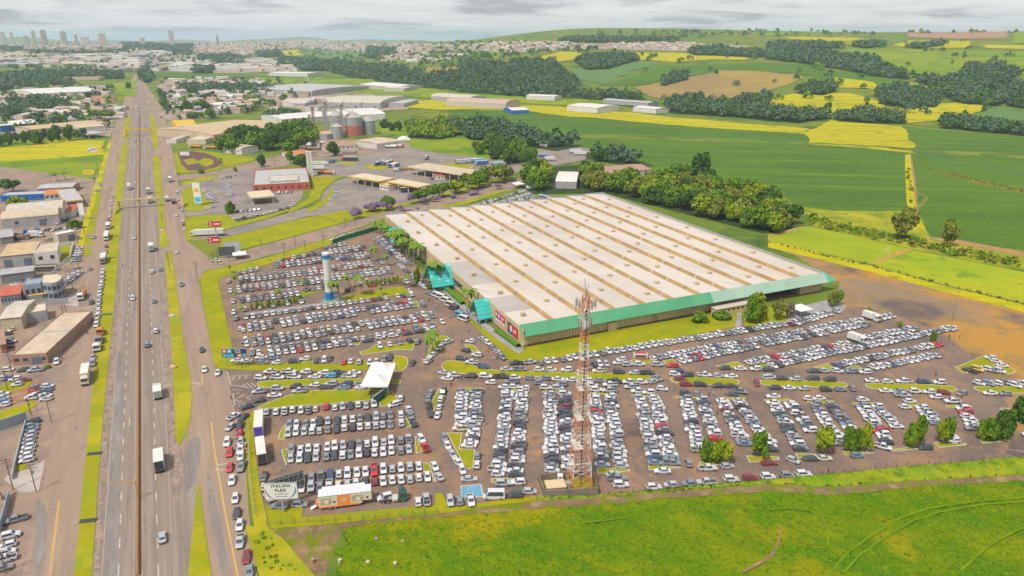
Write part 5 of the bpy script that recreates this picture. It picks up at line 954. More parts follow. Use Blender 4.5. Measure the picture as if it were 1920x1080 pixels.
cars([(410, 482, 'kp', 88), (560, 472, 'sp', 75), (1290, 495, 'k', -15), (1345, 490, 'w', -15), (1420, 487, 's', -12), (1215, 515, 'g', -15), (1590, 437, 'w', 95), (1555, 475, 'w', 85), (1660, 495, 's', 85), (1795, 492, 'wu', 88)], 0, 'of the cars in the lane below the hall lawn', gL, off=(900, 600), z=6)
cars([(555, 617, 's'), (730, 628, 'R'), (1315, 655, 'D'), (1490, 662, 'w'), (1660, 665, 'w'), (1810, 672, 'D')], 92, 'from the left below the diagonal rows', gL, off=(1140, 580), z=6)
cars([(780, 687, 'B'), (750, 725, 'w'), (895, 735, 'k'), (810, 775, 'r'), (1085, 735, 'w'), (1240, 742, 's'), (1385, 747, 'w'), (880, 838, 'r'), (1040, 842, 'ku'), (1235, 855, 'k'), (1385, 857, 'k'), (1485, 920, 'g', 105), (1395, 955, 'D'), (555, 770, 'g', 130), (510, 805, 's', 60), (610, 888, 'w', 105), (870, 940, 'k'), (1010, 950, 'g', 105), (1785, 762, 's'), (1675, 825, 'r', 10)], 92, 'of the cars round the oval island right of the tower', gL, off=(1140, 580), z=6)
cars([(20, 665, 's'), (105, 675, 'k'), (205, 678, 's'), (335, 677, 'ku'), (465, 685, 'ku'), (50, 743, 'k'), (160, 745, 'w'), (270, 750, 's'), (435, 757, 'k'), (545, 757, 'b'), (632, 747, 'G', 5)], 92, 'round the second oval island, left to right', gL, off=(1440, 540), z=4)
cars([(345, 618, 'D'), (425, 618, 's'), (523, 620, 'w'), (628, 622, 'bu'), (730, 627, 'w'), (780, 692, 'w'), (897, 698, 'w'), (1020, 697, 'wp'), (1170, 700, 'Bu'), (1285, 705, 'wu'), (885, 767, 'w'), (985, 770, 'b'), (1105, 773, 'w'), (1210, 775, 'w'), (1320, 780, 'r'), (1010, 800, 'sp'), (1263, 813, 'w'), (1455, 787, 'G', 70), (1385, 847, 'wp'), (1065, 845, 'w')], 93, 'round the third oval island, left to right', gL, off=(1440, 540), z=4)
cars([(1665, 785, 'w'), (1780, 790, 'g'), (310, 825, 'w'), (390, 822, 'w'), (712, 833, 'w'), (40, 808, 'w'), (1670, 520, 'w', 110), (1710, 545, 'w', 110), (1760, 578, 'w', 100), (1515, 615, 'k', 140), (1570, 607, 'Y', 140), (1630, 602, 'wu', 140), (1690, 615, 'g', 140), (1740, 618, 'w', 140)], 93, 'of the scattered cars at the right edge of the car park', gL, off=(1440, 540), z=4)
cars([(1585, 710, 'w'), (1650, 712, 'b'), (1710, 711, 'w'), (1800, 712, 'Gp'), (1850, 727, 'w'), (1910, 717, 'w')], 135, 'from the left in the slanted row at the right edge', gL, off=(1440, 540), z=4)
car(1935, 815, 95, 'car at the right edge by the big tree', 'w')
# ---- diagonal rows below the hall
hV = -24.35; gD = 'cars in the diagonal rows below the hall'
row((1013, 679), (1468, 607), hV, 'from the left in the long row below the hall lawn', sp=2.75, group=gD); row((1484, 607), (1568, 583), -30, 'from the left in the row before the hall porch', sp=2.75, group=gD)
row((1223, 671), (1612, 600), hV-6, 'from the left, rear line of the first diagonal row', group=gD); row((1645, 598), (1672, 592), hV-6, 'from the left at the far end of the first diagonal row', group=gD); row((1278, 676), (1622, 607), hV-6, 'from the left, front line of the first diagonal row', group=gD)
row((1393, 681), (1586, 643), hV-6, 'from the left, rear line of the second diagonal row', group=gD); row((1628, 631), (1715, 616), hV-6, 'from the left, far rear line of the second diagonal row', group=gD); row((1448, 684), (1786, 614), hV-8, 'from the left, front line of the second diagonal row', group=gD)
row((1568, 684), (1760, 644), hV-8, 'from the left, rear line of the third diagonal row', group=gD); row((1638, 688), (1752, 665), hV-8, 'from the left, front line of the third diagonal row', group=gD)
# ---- upper car park
gA_ = 'cars in the upper car park'; h2 = 2.35
def pair(p0, p1, nm, sp=2.6):
 row(p0, p1, hV, 'from the left, rear line, %s' % nm, sp=sp, shift=h2, group=gA_); row(p0, p1, hV, 'from the left, front line, %s' % nm, sp=sp, shift=-h2, group=gA_)
row((610, 464), (646, 457), hV, 'from the left in the topmost row of the upper park', group=gA_); row((522, 488), (597, 474), hV, 'from the left along the top kerb of the upper park', group=gA_); pair((620, 471), (684, 464), 'right part of upper-park row one')
pair((518, 497), (600, 488), 'left part of upper-park row two'); pair((622, 485), (688, 478), 'right part of upper-park row two'); row((447, 512), (482, 504), hV, 'from the left at the top left of the upper park', group=gA_)
pair((452, 524), (602, 507), 'left part of upper-park row three'); pair((626, 502), (694, 494), 'right part of upper-park row three'); pair((448, 542), (606, 524), 'left part of upper-park row four'); pair((624, 520), (718, 508), 'right part of upper-park row four')
pair((454, 561), (556, 548), 'left part of upper-park row five'); row((562, 545), (609, 538), hV, 'from the left by the small pylon lawn', group=gA_); row((665, 530), (722, 524), hV, 'from the left above the pylon lawn', group=gA_); row((628, 548), (724, 531), 70, 'from the left of the sideways cars right of the pylon', sp=5.2, group=gA_)
row((459, 579), (565, 565), hV, 'from the left among the young trees', sp=5.6, group=gA_); row((461, 594), (756, 553), hV, 'from the left below the walkway', sp=2.7, group=gA_)
pair((455, 615), (772, 569), 'upper-park row six'); pair((462, 641), (797, 593), 'upper-park row seven'); pair((507, 658), (654, 638), 'left part of the lowest upper-park row'); row((667, 635), (760, 619), hV, 'from the left at the end of the lowest upper-park row', group=gA_); row((780, 614), (812, 609), hV, 'from the left by the palm island', group=gA_)
row((712, 648), (768, 638), hV, 'from the left on the pointed island above the marquee', sp=3.4, group=gA_); cars([(595, 675, 'k'), (608, 674, 'w'), (619, 672, 'k'), (645, 678, 'R'), (658, 676, 'w'), (674, 678, 's'), (693, 679, 'w'), (706, 677, 'w'), (720, 672, 'g'), (732, 670, 'k')], -5, 'from the left in the row just above the marquee', gA_)
cars([(429, 527, 's'), (432, 545, 'w'), (437, 565, 's'), (438, 585, 'w'), (443, 596, 'g'), (451, 615, 'w'), (457, 638, 'G'), (473, 660, 's'), (485, 660, 'w')], -20, 'from the back along the left kerb of the upper park', gA_)
cars([(490, 669, 'w'), (513, 670, 'b'), (444, 675, 'w'), (462, 676, 'w'), (492, 679, 'b'), (519, 679, 'w'), (552, 677, 'k'), (572, 672, 'w'), (664, 638, 'k', 75)], 85, 'of the sideways cars near the sponsor billboard', gA_)
cars([(690, 638, 'k'), (713, 632, 'w'), (737, 629, 'w'), (763, 625, 'k'), (785, 621, 'k'), (808, 617, 'w')], 72, 'from the left along the front of the lowest upper row', gA_)
cars([(773, 680, 'k', 5), (783, 640, 'g', 5), (803, 677, 's', 30), (811, 665, 'w', 28), (824, 652, 'wu', 35), (837, 641, 'w', 50), (882, 639, 'w', 95), (873, 656, 'k', 120), (894, 665, 'w', 110), (865, 671, 'D', 100), (885, 679, 'wp', 105), (907, 687, 'B', 100), (832, 698, 'S', 105), (852, 703, 'w', 97), (882, 704, 'k', 95), (910, 704, 'wu', 94), (838, 709, 'w', 105)], 90, 'round the junction right of the marquee', gL)
cars([(903, 634, 's'), (914, 642, 'w'), (924, 652, 'g'), (933, 660, 's'), (941, 669, 'g')], 142, 'from the back along the kerb under the banners', gL)
row((706, 448), (762, 492), -60, 'from the back in the left file along the hall palms', sp=3.0, group=gA_); row((712, 445), (766, 494), -60, 'from the back in the right file along the hall palms', sp=3.0, group=gA_)
row((745, 493), (796, 538), -40, 'from the back under the hall palms, nearer file', sp=4.6, group=gA_); cars([(803, 549, 'b'), (811, 551, 's')], -45, 'at the head of the minibus line', gA_)
cars([(818, 554, 'wv'), (826, 557, 'wv'), (834, 563, 'wv'), (843, 572, 'cv'), (851, 578, 'kv'), (861, 591, 'Lv'), (868, 598, 'wv')], -52, 'from the back in the minibus line by the hall', 'minibuses parked by the hall', jit=2.5); cars([(860, 584, 'G')], -52, 'car between the minibuses', gA_)
row((626, 449), (668, 436), 75, 'from the left under the green screen', 'WWWWWWW', sp=4.6, group=gA_); cars([(790, 567, 's'), (793, 571, 'g'), (806, 587, 's'), (811, 592, 'b'), (829, 603, 'w'), (768, 545, 'w'), (771, 552, 'w'), (731, 470, 'g'), (733, 475, 'k'), (716, 492, 's'), (727, 503, 'w'), (732, 509, 'g'), (762, 528, 'wu')], -30, 'of the cars at the right ends of upper rows', gA_)
# ---- rear car park behind the hall
gR = 'cars in the rear car park'
for a_, b__, nm in (((872, 391), (984, 357), 'upper'), ((893, 391), (996, 362), 'middle'), ((900, 394), (1000, 367), 'middle front'), ((905, 397), (1003, 373), 'lower')): row(a_, b__, hV, 'from the left in the %s row of the rear car park' % nm, sp=2.7, fill=.93, group=gR)
# ---- entrance queue
gQ = 'cars queuing at the entrance'
cars([(643, 100, 'wp'), (850, 98, 'wp'), (1043, 100, 'wu'), (1243, 112, 'w'), (1405, 108, 'ku'), (1590, 105, 'w')], 93, 'from the left in the upper entrance lane', gQ, off=(400, 680), z=6); cars([(533, 167, 'w'), (722, 160, 'wp'), (910, 157, 'wp'), (1138, 152, 'w'), (1325, 143, 'Lu'), (1527, 148, 'wp')], 92, 'from the left in the second entrance lane', gQ, off=(400, 680), z=6)
cars([(725, 285, 'Su'), (925, 265, 'ku'), (1145, 245, 'w'), (1325, 235, 'S'), (1500, 235, 'B'), (1640, 235, 'G')], 90, 'from the left in the third entrance lane', gQ, off=(400, 680), z=6); cars([(520, 318, 'Sp', 75), (690, 362, 'w', 80), (970, 315, 'Sp', 85), (1265, 275, 'k'), (1465, 275, 'b'), (1655, 272, 'w'), (515, 420, 'k', 65), (370, 495, 'ku', 55), (228, 600, 'wp', 25), (340, 610, 'k', 20)], 88, 'from the left in the fourth entrance lane', gQ, off=(400, 680), z=6)
car(706, 742, 95, 'car under the marquee', 'K', 'suv')
# ---- roads
gRd = 'cars on the roads'; AW, TO = -26.1, 153.9
def rcars(items, head, where, off=(0, 0), z=1.0):
 for i, it in enumerate(items):
  s = it[2]; x, y = G(off[0]+it[0]/z, off[1]+it[1]/z, .7); CARS.append(dict(k=KC[s[1]] if len(s) > 1 else rkind(), c=MAP.get(s[0], s[0]), x=x, y=y, h=it[3] if len(it) > 3 else head, where='%s %s' % (ORD[i+1], where), g=gRd))
rcars([(1217, 785, 's'), (1180, 0, 'w')][:1], AW, 'car nearest the camera on the right carriageway', (0, 810), 4)
rcars([(1168, 320, 'w'), (1103, 425, 'b'), (1157, 97, 'b')], AW, 'of three cars on the right carriageway beside the long grass strip', (0, 540), 4); rcars([(995, 75, 'w')], TO, 'lone car on the left carriageway mid-way', (0, 540), 4)
rcars([(1005, 703, 'w'), (1015, 292, 'w'), (978, 180, 'w'), (987, 102, 's')], TO, 'car up the left carriageway', (0, 270), 4); rcars([(1142, 955, 'wu')], AW, 'SUV on the right carriageway by the strip tip', (0, 270), 4)
rcars([(1008, 815, 'w'), (1020, 850, 'wu'), (1018, 940, 'r'), (1008, 725, 'w'), (1015, 640, 'w'), (1018, 610, 'k'), (1055, 485, 's')], TO, 'far car on the left carriageway', (0, 30), 4); rcars([(1082, 660, 'k'), (1080, 560, 'w'), (1075, 590, 's')], AW, 'far car on the right carriageway', (0, 30), 4)
rcars([(1515, 462, 'K'), (1533, 607, 'w'), (1635, 632, 'w', 170)], 155, 'coming down the right service road', (0, 540), 4); rcars([(1327, 355, 'w'), (1322, 533, 'w'), (1325, 810, 'w'), (1360, 1052, 'b'), (1205, 940, 'b')], 155, 'down the far right service road', (0, 270), 4); rcars([(1620, 873, 'w', 95)], 95, 'white car turning by the junction billboards', (0, 270), 4)
rcars([(1703, 75, 'wu'), (1720, 152, 'R'), (1722, 262, 'R'), (1740, 358, 'w'), (1765, 495, 'w'), (1775, 608, 'K'), (1798, 695, 'w'), (1800, 818, 'Sp'), (1848, 932, 'r'), (1872, 1045, 'G')], 166, 'from the back in the queue on the right service road', (0, 810), 4)
rcars([(1805, 70, 'S'), (1808, 125, 'w'), (1808, 180, 'w'), (1812, 255, 'Gp'), (1797, 15, 'R')], 172, 'in the inner queue beside the verge', (0, 810), 4); rcars([(295, 705, 'kp', 170), (190, 722, 'S', 195)], 170, 'car waiting at the verge corner', (400, 680), 6)
rcars([(700, 697, 's'), (675, 937, 'b')], TO, 'car on the left service road', (0, 270), 4); rcars([(685, 105, 'K')], TO, 'black car behind the orange dump truck', (0, 540), 4)
rcars([(842, 395, 's'), (836, 425, 'w'), (833, 455, 's'), (828, 485, 'w'), (828, 508, 'Y'), (822, 540, 'w'), (815, 572, 'R'), (797, 768, 'r'), (791, 805, 's'), (770, 955, 'w'), (768, 985, 's'), (765, 1015, 's'), (762, 1045, 'w')], TO, 'from the back in the line along the left grass strip', (0, 270), 4)
rcars([(1525, 100, 'w'), (1508, 155, 'w'), (1500, 190, 's'), (1493, 250, 'wu'), (1488, 315, 's'), (1480, 375, 's'), (1478, 440, 'S'), (1475, 510, 'w'), (1462, 580, 'w'), (1450, 645, 'w'), (1440, 710, 'wu')], TO, 'from the back in the nearer line along the left grass strip', (0, 520), 8); rcars([(698, 520, 's'), (695, 565, 'g')], TO, 'beside the pole on the left grass strip', (0, 540), 4)
# ---- left industrial side
gI = 'cars parked on the left industrial side'
row((60, 790), (48, 862), 64, 'from the back in the slanted line by the grey wall', 'KbbsssWWWW', n=10, group=gI); row((88, 723), (84, 747), 80, 'from the back in the right group by the dirt bank', 'WbBWW', n=5, group=gI); row((70, 724), (60, 745), 78, 'from the back in the left group by the dirt bank', 'grRWW', n=5, group=gI)
cars([(15, 692, 'w'), (43, 693, 'D'), (67, 693, 's'), (106, 678, 'w', 150), (3, 710, 's'), (17, 709, 'B'), (28, 710, 'w'), (32, 720, 'w'), (46, 712, 'r')], 75, 'of the cars round the lane at the left edge', gI); cars([(4, 738, 'w'), (6, 745, 's'), (5, 752, 'b'), (8, 758, 'w')], 70, 'at the left edge by the bank', gI)
cars([(29, 973, 'Gp'), (20, 1003, 'wu'), (14, 1021, 'w'), (12, 1034, 'w'), (8, 1048, 'w'), (5, 1064, 'G')], 62, 'from the back in the slanted bay at the bottom left', gI)
row((148, 464), (143, 488), 75, 'from the back by the small green plot', 'WsWWbs', n=6, group=gI); row((148, 509), (126, 528), 70, 'from the back by the curved-front office', 'WWWsWWs', n=7, group=gI); cars([(57, 522, 'w'), (45, 524, 'k'), (34, 523, 'R'), (23, 525, 's'), (11, 527, 'G'), (28, 533, 'w', 80)], 0, 'from the right below the grey roof', gI)
cars([(83, 431, 'w'), (93, 430, 'D'), (100, 431, 'w'), (111, 428, 'b'), (125, 427, 'w'), (134, 428, 'b'), (143, 427, 'w'), (110, 418, 's')], 5, 'from the left in the yard of the curved warehouse', gI); cars([(123, 407, 'w'), (122, 412, 'K'), (74, 372, 'b'), (96, 372, 'K'), (110, 370, 'w'), (120, 371, 'w'), (145, 383, 's'), (152, 399, 'K'), (185, 347, 'w', 95), (182, 357, 'b', 95), (32, 490, 'b'), (51, 488, 'K')], 60, 'among the left workshops', gI)
cars([(127, 591, 'wp', 60), (121, 613, 's', 60), (128, 611, 'D', 60), (120, 624, 's', 80), (111, 627, 'D', 80), (12, 625, 'K', 70), (20, 640, 'S', 70), (14, 650, 'r', 40), (24, 617, 'C', 20)], 70, 'by the tan-roofed workshop', gI)
# ---- stations
gS = 'cars at the stations'
row((383, 355), (392, 371), 80, 'from the back by the station totem', 'WWsWWW', n=6, group=gS); row((422, 347), (430, 366), 80, 'from the back in the double stand', 'sWsWWW', n=6, group=gS); row((428, 347), (434, 364), 80, 'from the back, right of the double stand', 'WsWWWs', n=6, group=gS); row((445, 396), (487, 392), 0, 'from the left below the round tree', 'DWGWWW', n=6, sp=3, group=gS)
cars([(442, 409), (457, 408), (473, 405), (487, 402), (500, 399), (515, 396), (528, 393), (538, 390), (548, 385), (400, 372), (404, 377), (398, 387), (390, 390)], 70, 'along the curved kerb of the station', gS); row((524, 360), (545, 360), 0, 'from the left behind the small canopy', n=4, sp=4, group=gS)
cars([(629, 354), (630, 359), (629, 364), (629, 368), (620, 373)], 80, 'at the green bank of the truck stop', gS); cars([(340, 388, 's'), (335, 374, 'w'), (336, 381, 'w'), (337, 389, 'R'), (341, 393, 'w'), (343, 415, 'w'), (344, 421, 'R'), (346, 429, 'w'), (385, 339, 'w'), (393, 338, 'w'), (415, 334, 'w'), (425, 332, 'b'), (432, 331, 'K'), (440, 327, 'w')], 155, 'along the right service road kerb', gS)
cars([(810, 335), (820, 337), (825, 337), (835, 336), (907, 350), (913, 348), (922, 346), (958, 338)], 85, 'by the red-roofed hut and hedge', gS); cars([(664, 339, 'C'), (676, 340, 'K'), (686, 342, 'r')], 60, 'under the first canopy', gS)
# ---- build: the 300 that show largest as cars with parts, the rest as one mass
for c in CARS: c['s'] = 1/math.hypot(c['x'], c['y']); c['f'] = rc.uniform(.92, 1.06); c['e'] = rc.uniform(.95, 1.07)
vis = [c for c in CARS]; vis.sort(key=lambda c: -c['s']); NEAR, FARC = vis[:300], vis[300:]
KW = {'hatchback': 'hatchback', 'sedan': 'sedan', 'suv': 'SUV', 'pickup': 'pickup', 'minibus': 'minibus'}
seen = {}
for c in NEAR:
 bodies, parts, _, _, _ = car_meshes(c['k']); lab = '%s %s, %s' % (PAINT[c['c']][0], KW[c['k']], c['where'])
 nm = 'minibus' if c['k'] == 'minibus' else 'pickup_truck' if c['k'] == 'pickup' else 'car'
 t = thing(nm, lab, 'minibus' if c['k'] == 'minibus' else 'car', (c['x'], c['y'], .02), R(90-c['h']), c['g']); t.scale = (c['f'], 1, c['e']); link('body', bodies[c['c']], t)
 for pn_, me, loc in parts: link(pn_, me, t, loc)
def far_cars():
 Vs, Ts, Ms, off = [], [], [], 0; npk = len(PKEY)
 for c in FARC:
  _, _, V, T, TM = car_meshes(c['k']); a = R(90-c['h']); ca, sa = math.cos(a), math.sin(a); V = V*np.array([c['f'], 1, c['e']]); W_ = np.column_stack([V[:, 0]*ca-V[:, 1]*sa+c['x'], V[:, 0]*sa+V[:, 1]*ca+c['y'], V[:, 2]+.02])
  Vs.append(W_); Ts.append(T+off); off += len(V); pi_ = PKEY.index(c['c']); Ms.append(np.where(TM == 0, pi_, npk-1+TM))
 me = mk_mesh('parked_cars', np.concatenate(Vs), np.concatenate(Ts), np.concatenate(Ms), [PM[k] for k in PKEY]+[M_TRIM, M_CG, M_HL, M_TLt])
 tag(link('parked_cars', me), 'mass of parked cars in the farther rows of the car parks', 'cars', None, 'stuff')
far_cars(); print('cars', len(CARS))
# ================================================================== trucks and buses
def cmat(n, c, r=.5): return mat('truck_'+n, c, r, tuple(x*.85 for x in c), .8)
TC = {'white': (.62, .62, .61), 'grey': (.24, .24, .245), 'dark': (.05, .055, .065), 'orange': (.60, .20, .04), 'red': (.50, .03, .035), 'blue': (.05, .16, .42), 'cream': (.56, .49, .38), 'green': (.045, .12, .10), 'teal': (.05, .30, .36), 'silver': (.42, .44, .46), 'purple': (.10, .06, .42), 'yellow': (.62, .42, .06), 'brown': (.26, .16, .10), 'sky': (.15, .45, .58)}
def truck(pos, head, kind, label, cab='white', box='white', L=9.0, name='truck', cat='truck', group=None, z=.02, px=True, boxh=3.9, rear=None):
 x, y = G(*pos, 1.0) if px else pos; t = thing(name, label, cat, (x, y, z), R(90-head), group); c = cmat(cab, TC[cab]); bx = cmat(box, TC[box]); w_ = 1.25; has_cab = kind not in ('trailer', 'bus'); cl = 2.1
 x0, x1 = -L/2, L/2; ce = x1-cl if has_cab else x1
 if kind == 'bus':
  MB().hexa([(x0, -w_, .4), (x1, -w_, .4), (x1, w_, .4), (x0, w_, .4)], [(x0+.1, -w_+.08, 3.3), (x1-.2, -w_+.08, 3.3), (x1-.2, w_-.08, 3.3), (x0+.1, w_-.08, 3.3)]).build('body', c, t); MB().box(x0+.5, x1-.5, -.8, .8, 3.3, 3.5).build('roof_unit', bx, t)
  for e in (-1, 1): MB().box(x0+.6, x1-.8, e*(w_+.0)-.02, e*(w_+.0)+.02, 1.5, 2.6).build('window_band', M_GLS, t); MB().box(x0+.2, x1-.2, e*(w_+.01)-.02, e*(w_+.01)+.02, .6, 1.3).build('stripe', bx, t)
  MB().box(x1-.12, x1+.03, -w_*.85, w_*.85, 1.3, 2.7).build('windscreen', M_GLS, t)
 else:
  MB().box(x0, ce+.3, -.5, .5, .7, .95).build('chassis', M_TRIM, t)
  if has_cab:
   cb = MB(); cb.hexa([(ce+.1, -w_+.03, .55), (x1, -w_+.03, .55), (x1, w_-.03, .55), (ce+.1, w_-.03, .55)], [(ce+.1, -w_+.06, 2.95), (x1-.3, -w_+.06, 2.95), (x1-.3, w_-.06, 2.95), (ce+.1, w_-.06, 2.95)]); cb.hexa([(ce+.2, -w_+.15, 2.95), (x1-.5, -w_+.15, 2.95), (x1-.5, w_-.15, 2.95), (ce+.2, w_-.15, 2.95)], [(ce+.2, -.9, 3.45), (ce+.8, -.9, 3.45), (ce+.8, .9, 3.45), (ce+.2, .9, 3.45)]); cb.build('cab', c, t)
   MB().hexa([(x1-.14, -1.02, 1.75), (x1-.09, -1.02, 1.75), (x1-.09, 1.02, 1.75), (x1-.14, 1.02, 1.75)], [(x1-.30, -1.02, 2.75), (x1-.24, -1.02, 2.75), (x1-.24, 1.02, 2.75), (x1-.30, 1.02, 2.75)]).build('windscreen', M_GLS, t)
   for e in (-1, 1): MB().box(ce+.75, x1-.4, e*(w_-.02)-.02, e*(w_-.02)+.02, 1.8, 2.6).build('side_window', M_GLS, t)
   MB().box(x1-.05, x1+.06, -1.15, 1.15, .45, .95).build('bumper', M_TRIM, t)
  if kind in ('box', 'semi', 'trailer'):
   bo = MB().box(x0, ce-.15, -w_, w_, 1.05, boxh).build('cargo_box', bx, t); MB().box(x0-.04, x0, -w_+.1, w_-.1, 1.15, boxh-.1).build('rear_door', cmat(rear, TC[rear]) if rear else mat('rear_door_grey', (.30, .29, .28), .6), bo); MB().box(x0+.02, ce-.17, -w_-.015, w_+.015, boxh, boxh+.05).build('roof', cmat('roofwhite', (.64, .62, .58)), bo)
   if kind == 'semi': MB().box((x0+ce)/2-.06, (x0+ce)/2+.06, -w_-.03, w_+.03, 1.05, boxh).build('joint', M_TRIM, bo)
  elif kind == 'tank':
   n = 2
   for k in range(n): a, b_ = x0+(ce-x0)*k/n+.1, x0+(ce-x0)*(k+1)/n-.15; MB().bar((a, 0, 2.15), (b_, 0, 2.15), 1.12, 0, 12).build('tank', bx, t); MB().box((a+b_)/2-.4, (a+b_)/2+.4, -.4, .4, 3.1, 3.35).build('hatch', M_GREYM, t)
  elif kind == 'dump': b_ = MB(); b_.box(x0, ce-.2, -w_, w_, 1.05, 1.2); [b_.box(x0, ce-.2, e*w_-.06, e*w_+.06, 1.2, 2.6) for e in (-1, 1)]; b_.box(x0, x0+.1, -w_, w_, 1.2, 2.5); b_.box(ce-.3, ce-.2, -w_, w_, 1.2, 2.8); b_.build('tipper_body', bx, t); MB().hexa([(x0+.2, -1.1, 1.2), (ce-.4, -1.1, 1.2), (ce-.4, 1.1, 1.2), (x0+.2, 1.1, 1.2)], [(x0+.8, -.7, 2.5), (ce-1.2, -.7, 2.55), (ce-1.2, .7, 2.5), (x0+.8, .7, 2.45)]).build('load', cmat('load', (.42, .24, .09)), t)
  elif kind == 'flat': MB().box(x0, ce-.2, -w_, w_, 1.05, 1.3).build('flatbed', bx, t); b_ = MB(); [b_.box(x0, ce-.2, e*(w_-.03)-.04, e*(w_-.03)+.04, 1.3, 1.8) for e in (-1, 1)]; b_.box(x0, x0+.08, -w_, w_, 1.3, 1.8); b_.box(ce-.3, ce-.2, -w_, w_, 1.3, 2.2); b_.build('stake_side', bx, t)
 ax = [x0+.9, x0+2.1]+([x1-1.0] if has_cab or kind == 'bus' else [])+([ce-1.2] if kind in ('semi', 'tank') and L > 11 else [])
 if kind == 'bus': ax = [x0+2.0, x1-2.0]
 for a in ax:
  for e in (-1.05, 1.05): link('wheel', W_BIG, t, (a, e, .5))
 return t
TG = 'trucks on the roads'
truck((161, 707), 153.9, 'box', 'long cream box truck parked on the left service road', 'cream', 'cream', 11.5, group=TG, rear='brown'); truck((296, 737), AW, 'box', 'white box truck on the right carriageway, small', 'white', 'white', 7.5, group=TG, boxh=3.4); truck((299, 866), AW, 'box', 'white box truck with dark rear doors on the right carriageway', 'white', 'white', 9.5, group=TG, rear='dark')
truck((242, 352), TO, 'box', 'white truck coming under the cream footbridge', 'white', 'white', 9, group=TG); truck((284, 466), AW, 'box', 'cream truck on the right carriageway at the strip gap', 'white', 'cream', 9, group=TG); truck((281, 377), AW, 'box', 'cream truck right under the cream footbridge', 'white', 'cream', 9, group=TG); truck((278, 360), AW, 'box', 'dark truck just beyond the cream footbridge', 'dark', 'dark', 8, group=TG)
truck((319, 338), AW, 'box', 'grey truck on the far right service road', 'grey', 'silver', 10, group=TG); truck((325, 378), AW, 'dump', 'dark tipper truck on the right service road', 'white', 'dark', 9, group=TG); truck((313, 374), AW, 'box', 'blue-fronted van truck beside the tipper', 'white', 'white', 7, group=TG, boxh=3); truck((302, 219), AW, 'box', 'dark distant truck on the right service road', 'dark', 'dark', 9, group=TG); truck((282, 195), AW, 'box', 'white distant truck on the right service road', 'white', 'white', 9, group=TG); truck((226, 203), TO, 'box', 'white distant truck on the left service road', 'white', 'white', 9, group=TG); truck((256, 202), TO, 'box', 'white distant truck on the left carriageway', 'white', 'white', 9, group=TG)
truck((200, 444), TO, 'semi', 'grey articulated truck parked by the left strip, farther', 'white', 'grey', 13, group=TG, boxh=3.2); truck((194, 487), TO, 'semi', 'grey truck parked by the left strip, nearer', 'grey', 'grey', 12, group=TG, boxh=3.3); truck((203, 425), TO, 'box', 'dark grey truck at the head of the parked trucks', 'white', 'grey', 8, group=TG, boxh=3.2)
truck((154, 555), 160, 'dump', 'orange tipper truck with a white cab at the office driveway', 'white', 'orange', 9, group=TG); truck((188, 622), TO, 'flat', 'flatbed truck with an orange load by the left strip', 'orange', 'orange', 6, group=TG); truck((186, 637), TO, 'flat', 'brown flatbed truck, middle of the three by the strip', 'grey', 'brown', 6.5, group=TG); truck((182, 651), TO, 'flat', 'white flatbed truck with tools, nearest of three', 'white', 'cream', 6.5, group=TG)
truck((389, 439), -100, 'semi', 'white articulated truck turning at the red billboards', 'white', 'white', 19, group=TG)
TS = 'trucks at the truck stop'
truck((612, 325), 95, 'tank', 'orange tanker truck with a white cab in the truck stop', 'white', 'orange', 16, group=TS); truck((595, 316), 95, 'trailer', 'white trailer behind the tall pillar', 'white', 'white', 14, 'trailer', 'trailer', TS); truck((602, 308), 92, 'semi', 'white articulated truck behind the pillar', 'white', 'white', 15, group=TS); truck((656, 300), -85, 'semi', 'dark-sided articulated truck with a red cab', 'red', 'dark', 16, group=TS); truck((618, 303), 95, 'flat', 'blue flatbed truck beside the dark articulated truck', 'blue', 'blue', 10, group=TS)
for i, (px_, b_, lab) in enumerate((((709, 308), 'dark', 'dark blue truck, left of the six in line'), ((716, 306), 'orange', 'orange-topped truck, second of the six in line'), ((723, 307), 'silver', 'silver truck, third of the six in line'), ((730, 306), 'brown', 'brown truck, fourth of the six in line'), ((735, 311), 'white', 'white truck, fifth of the six in line'), ((742, 311), 'grey', 'grey truck, right of the six in line'))): truck(px_, 200, 'box', lab, 'white' if i % 2 else 'blue', b_, 11, group=TS, boxh=3.4)
for px_, b_, lab in (((866, 305), 'silver', 'silver trailer, left of the parked white and blue trailers'), ((884, 303), 'white', 'white trailer in the middle of the parked trailers'), ((896, 303), 'sky', 'pale blue trailer among the parked trailers'), ((904, 307), 'blue', 'blue and white trailer, nearest of the parked trailers'), ((934, 310), 'sky', 'sky blue trailer half behind a tree')): truck(px_, 65, 'trailer', lab, 'white', b_, 12, 'trailer', 'trailer', TS, rear='dark' if b_ != 'blue' else 'white')
truck((735, 276), 92, 'tank', 'white tanker with a red cab, left one', 'red', 'white', 14, group=TS); truck((745, 275), 92, 'tank', 'white tanker with a red cab, right one', 'red', 'white', 14, group=TS); truck((656, 287), 92, 'flat', 'empty flatbed trailer by the round tree', 'grey', 'grey', 14, group=TS); truck((800, 297), 10, 'box', 'lone dark truck in the middle of the grey yard', 'dark', 'grey', 7, group=TS); truck((765, 317), 75, 'dump', 'orange tipper under the long canopy', 'orange', 'orange', 11, group=TS); truck((745, 319), 75, 'box', 'teal-fronted truck at the long canopy', 'teal', 'white', 7, group=TS, boxh=3); truck((770, 358), 78, 'semi', 'dark articulated truck under the second canopy', 'green', 'dark', 15, group=TS)
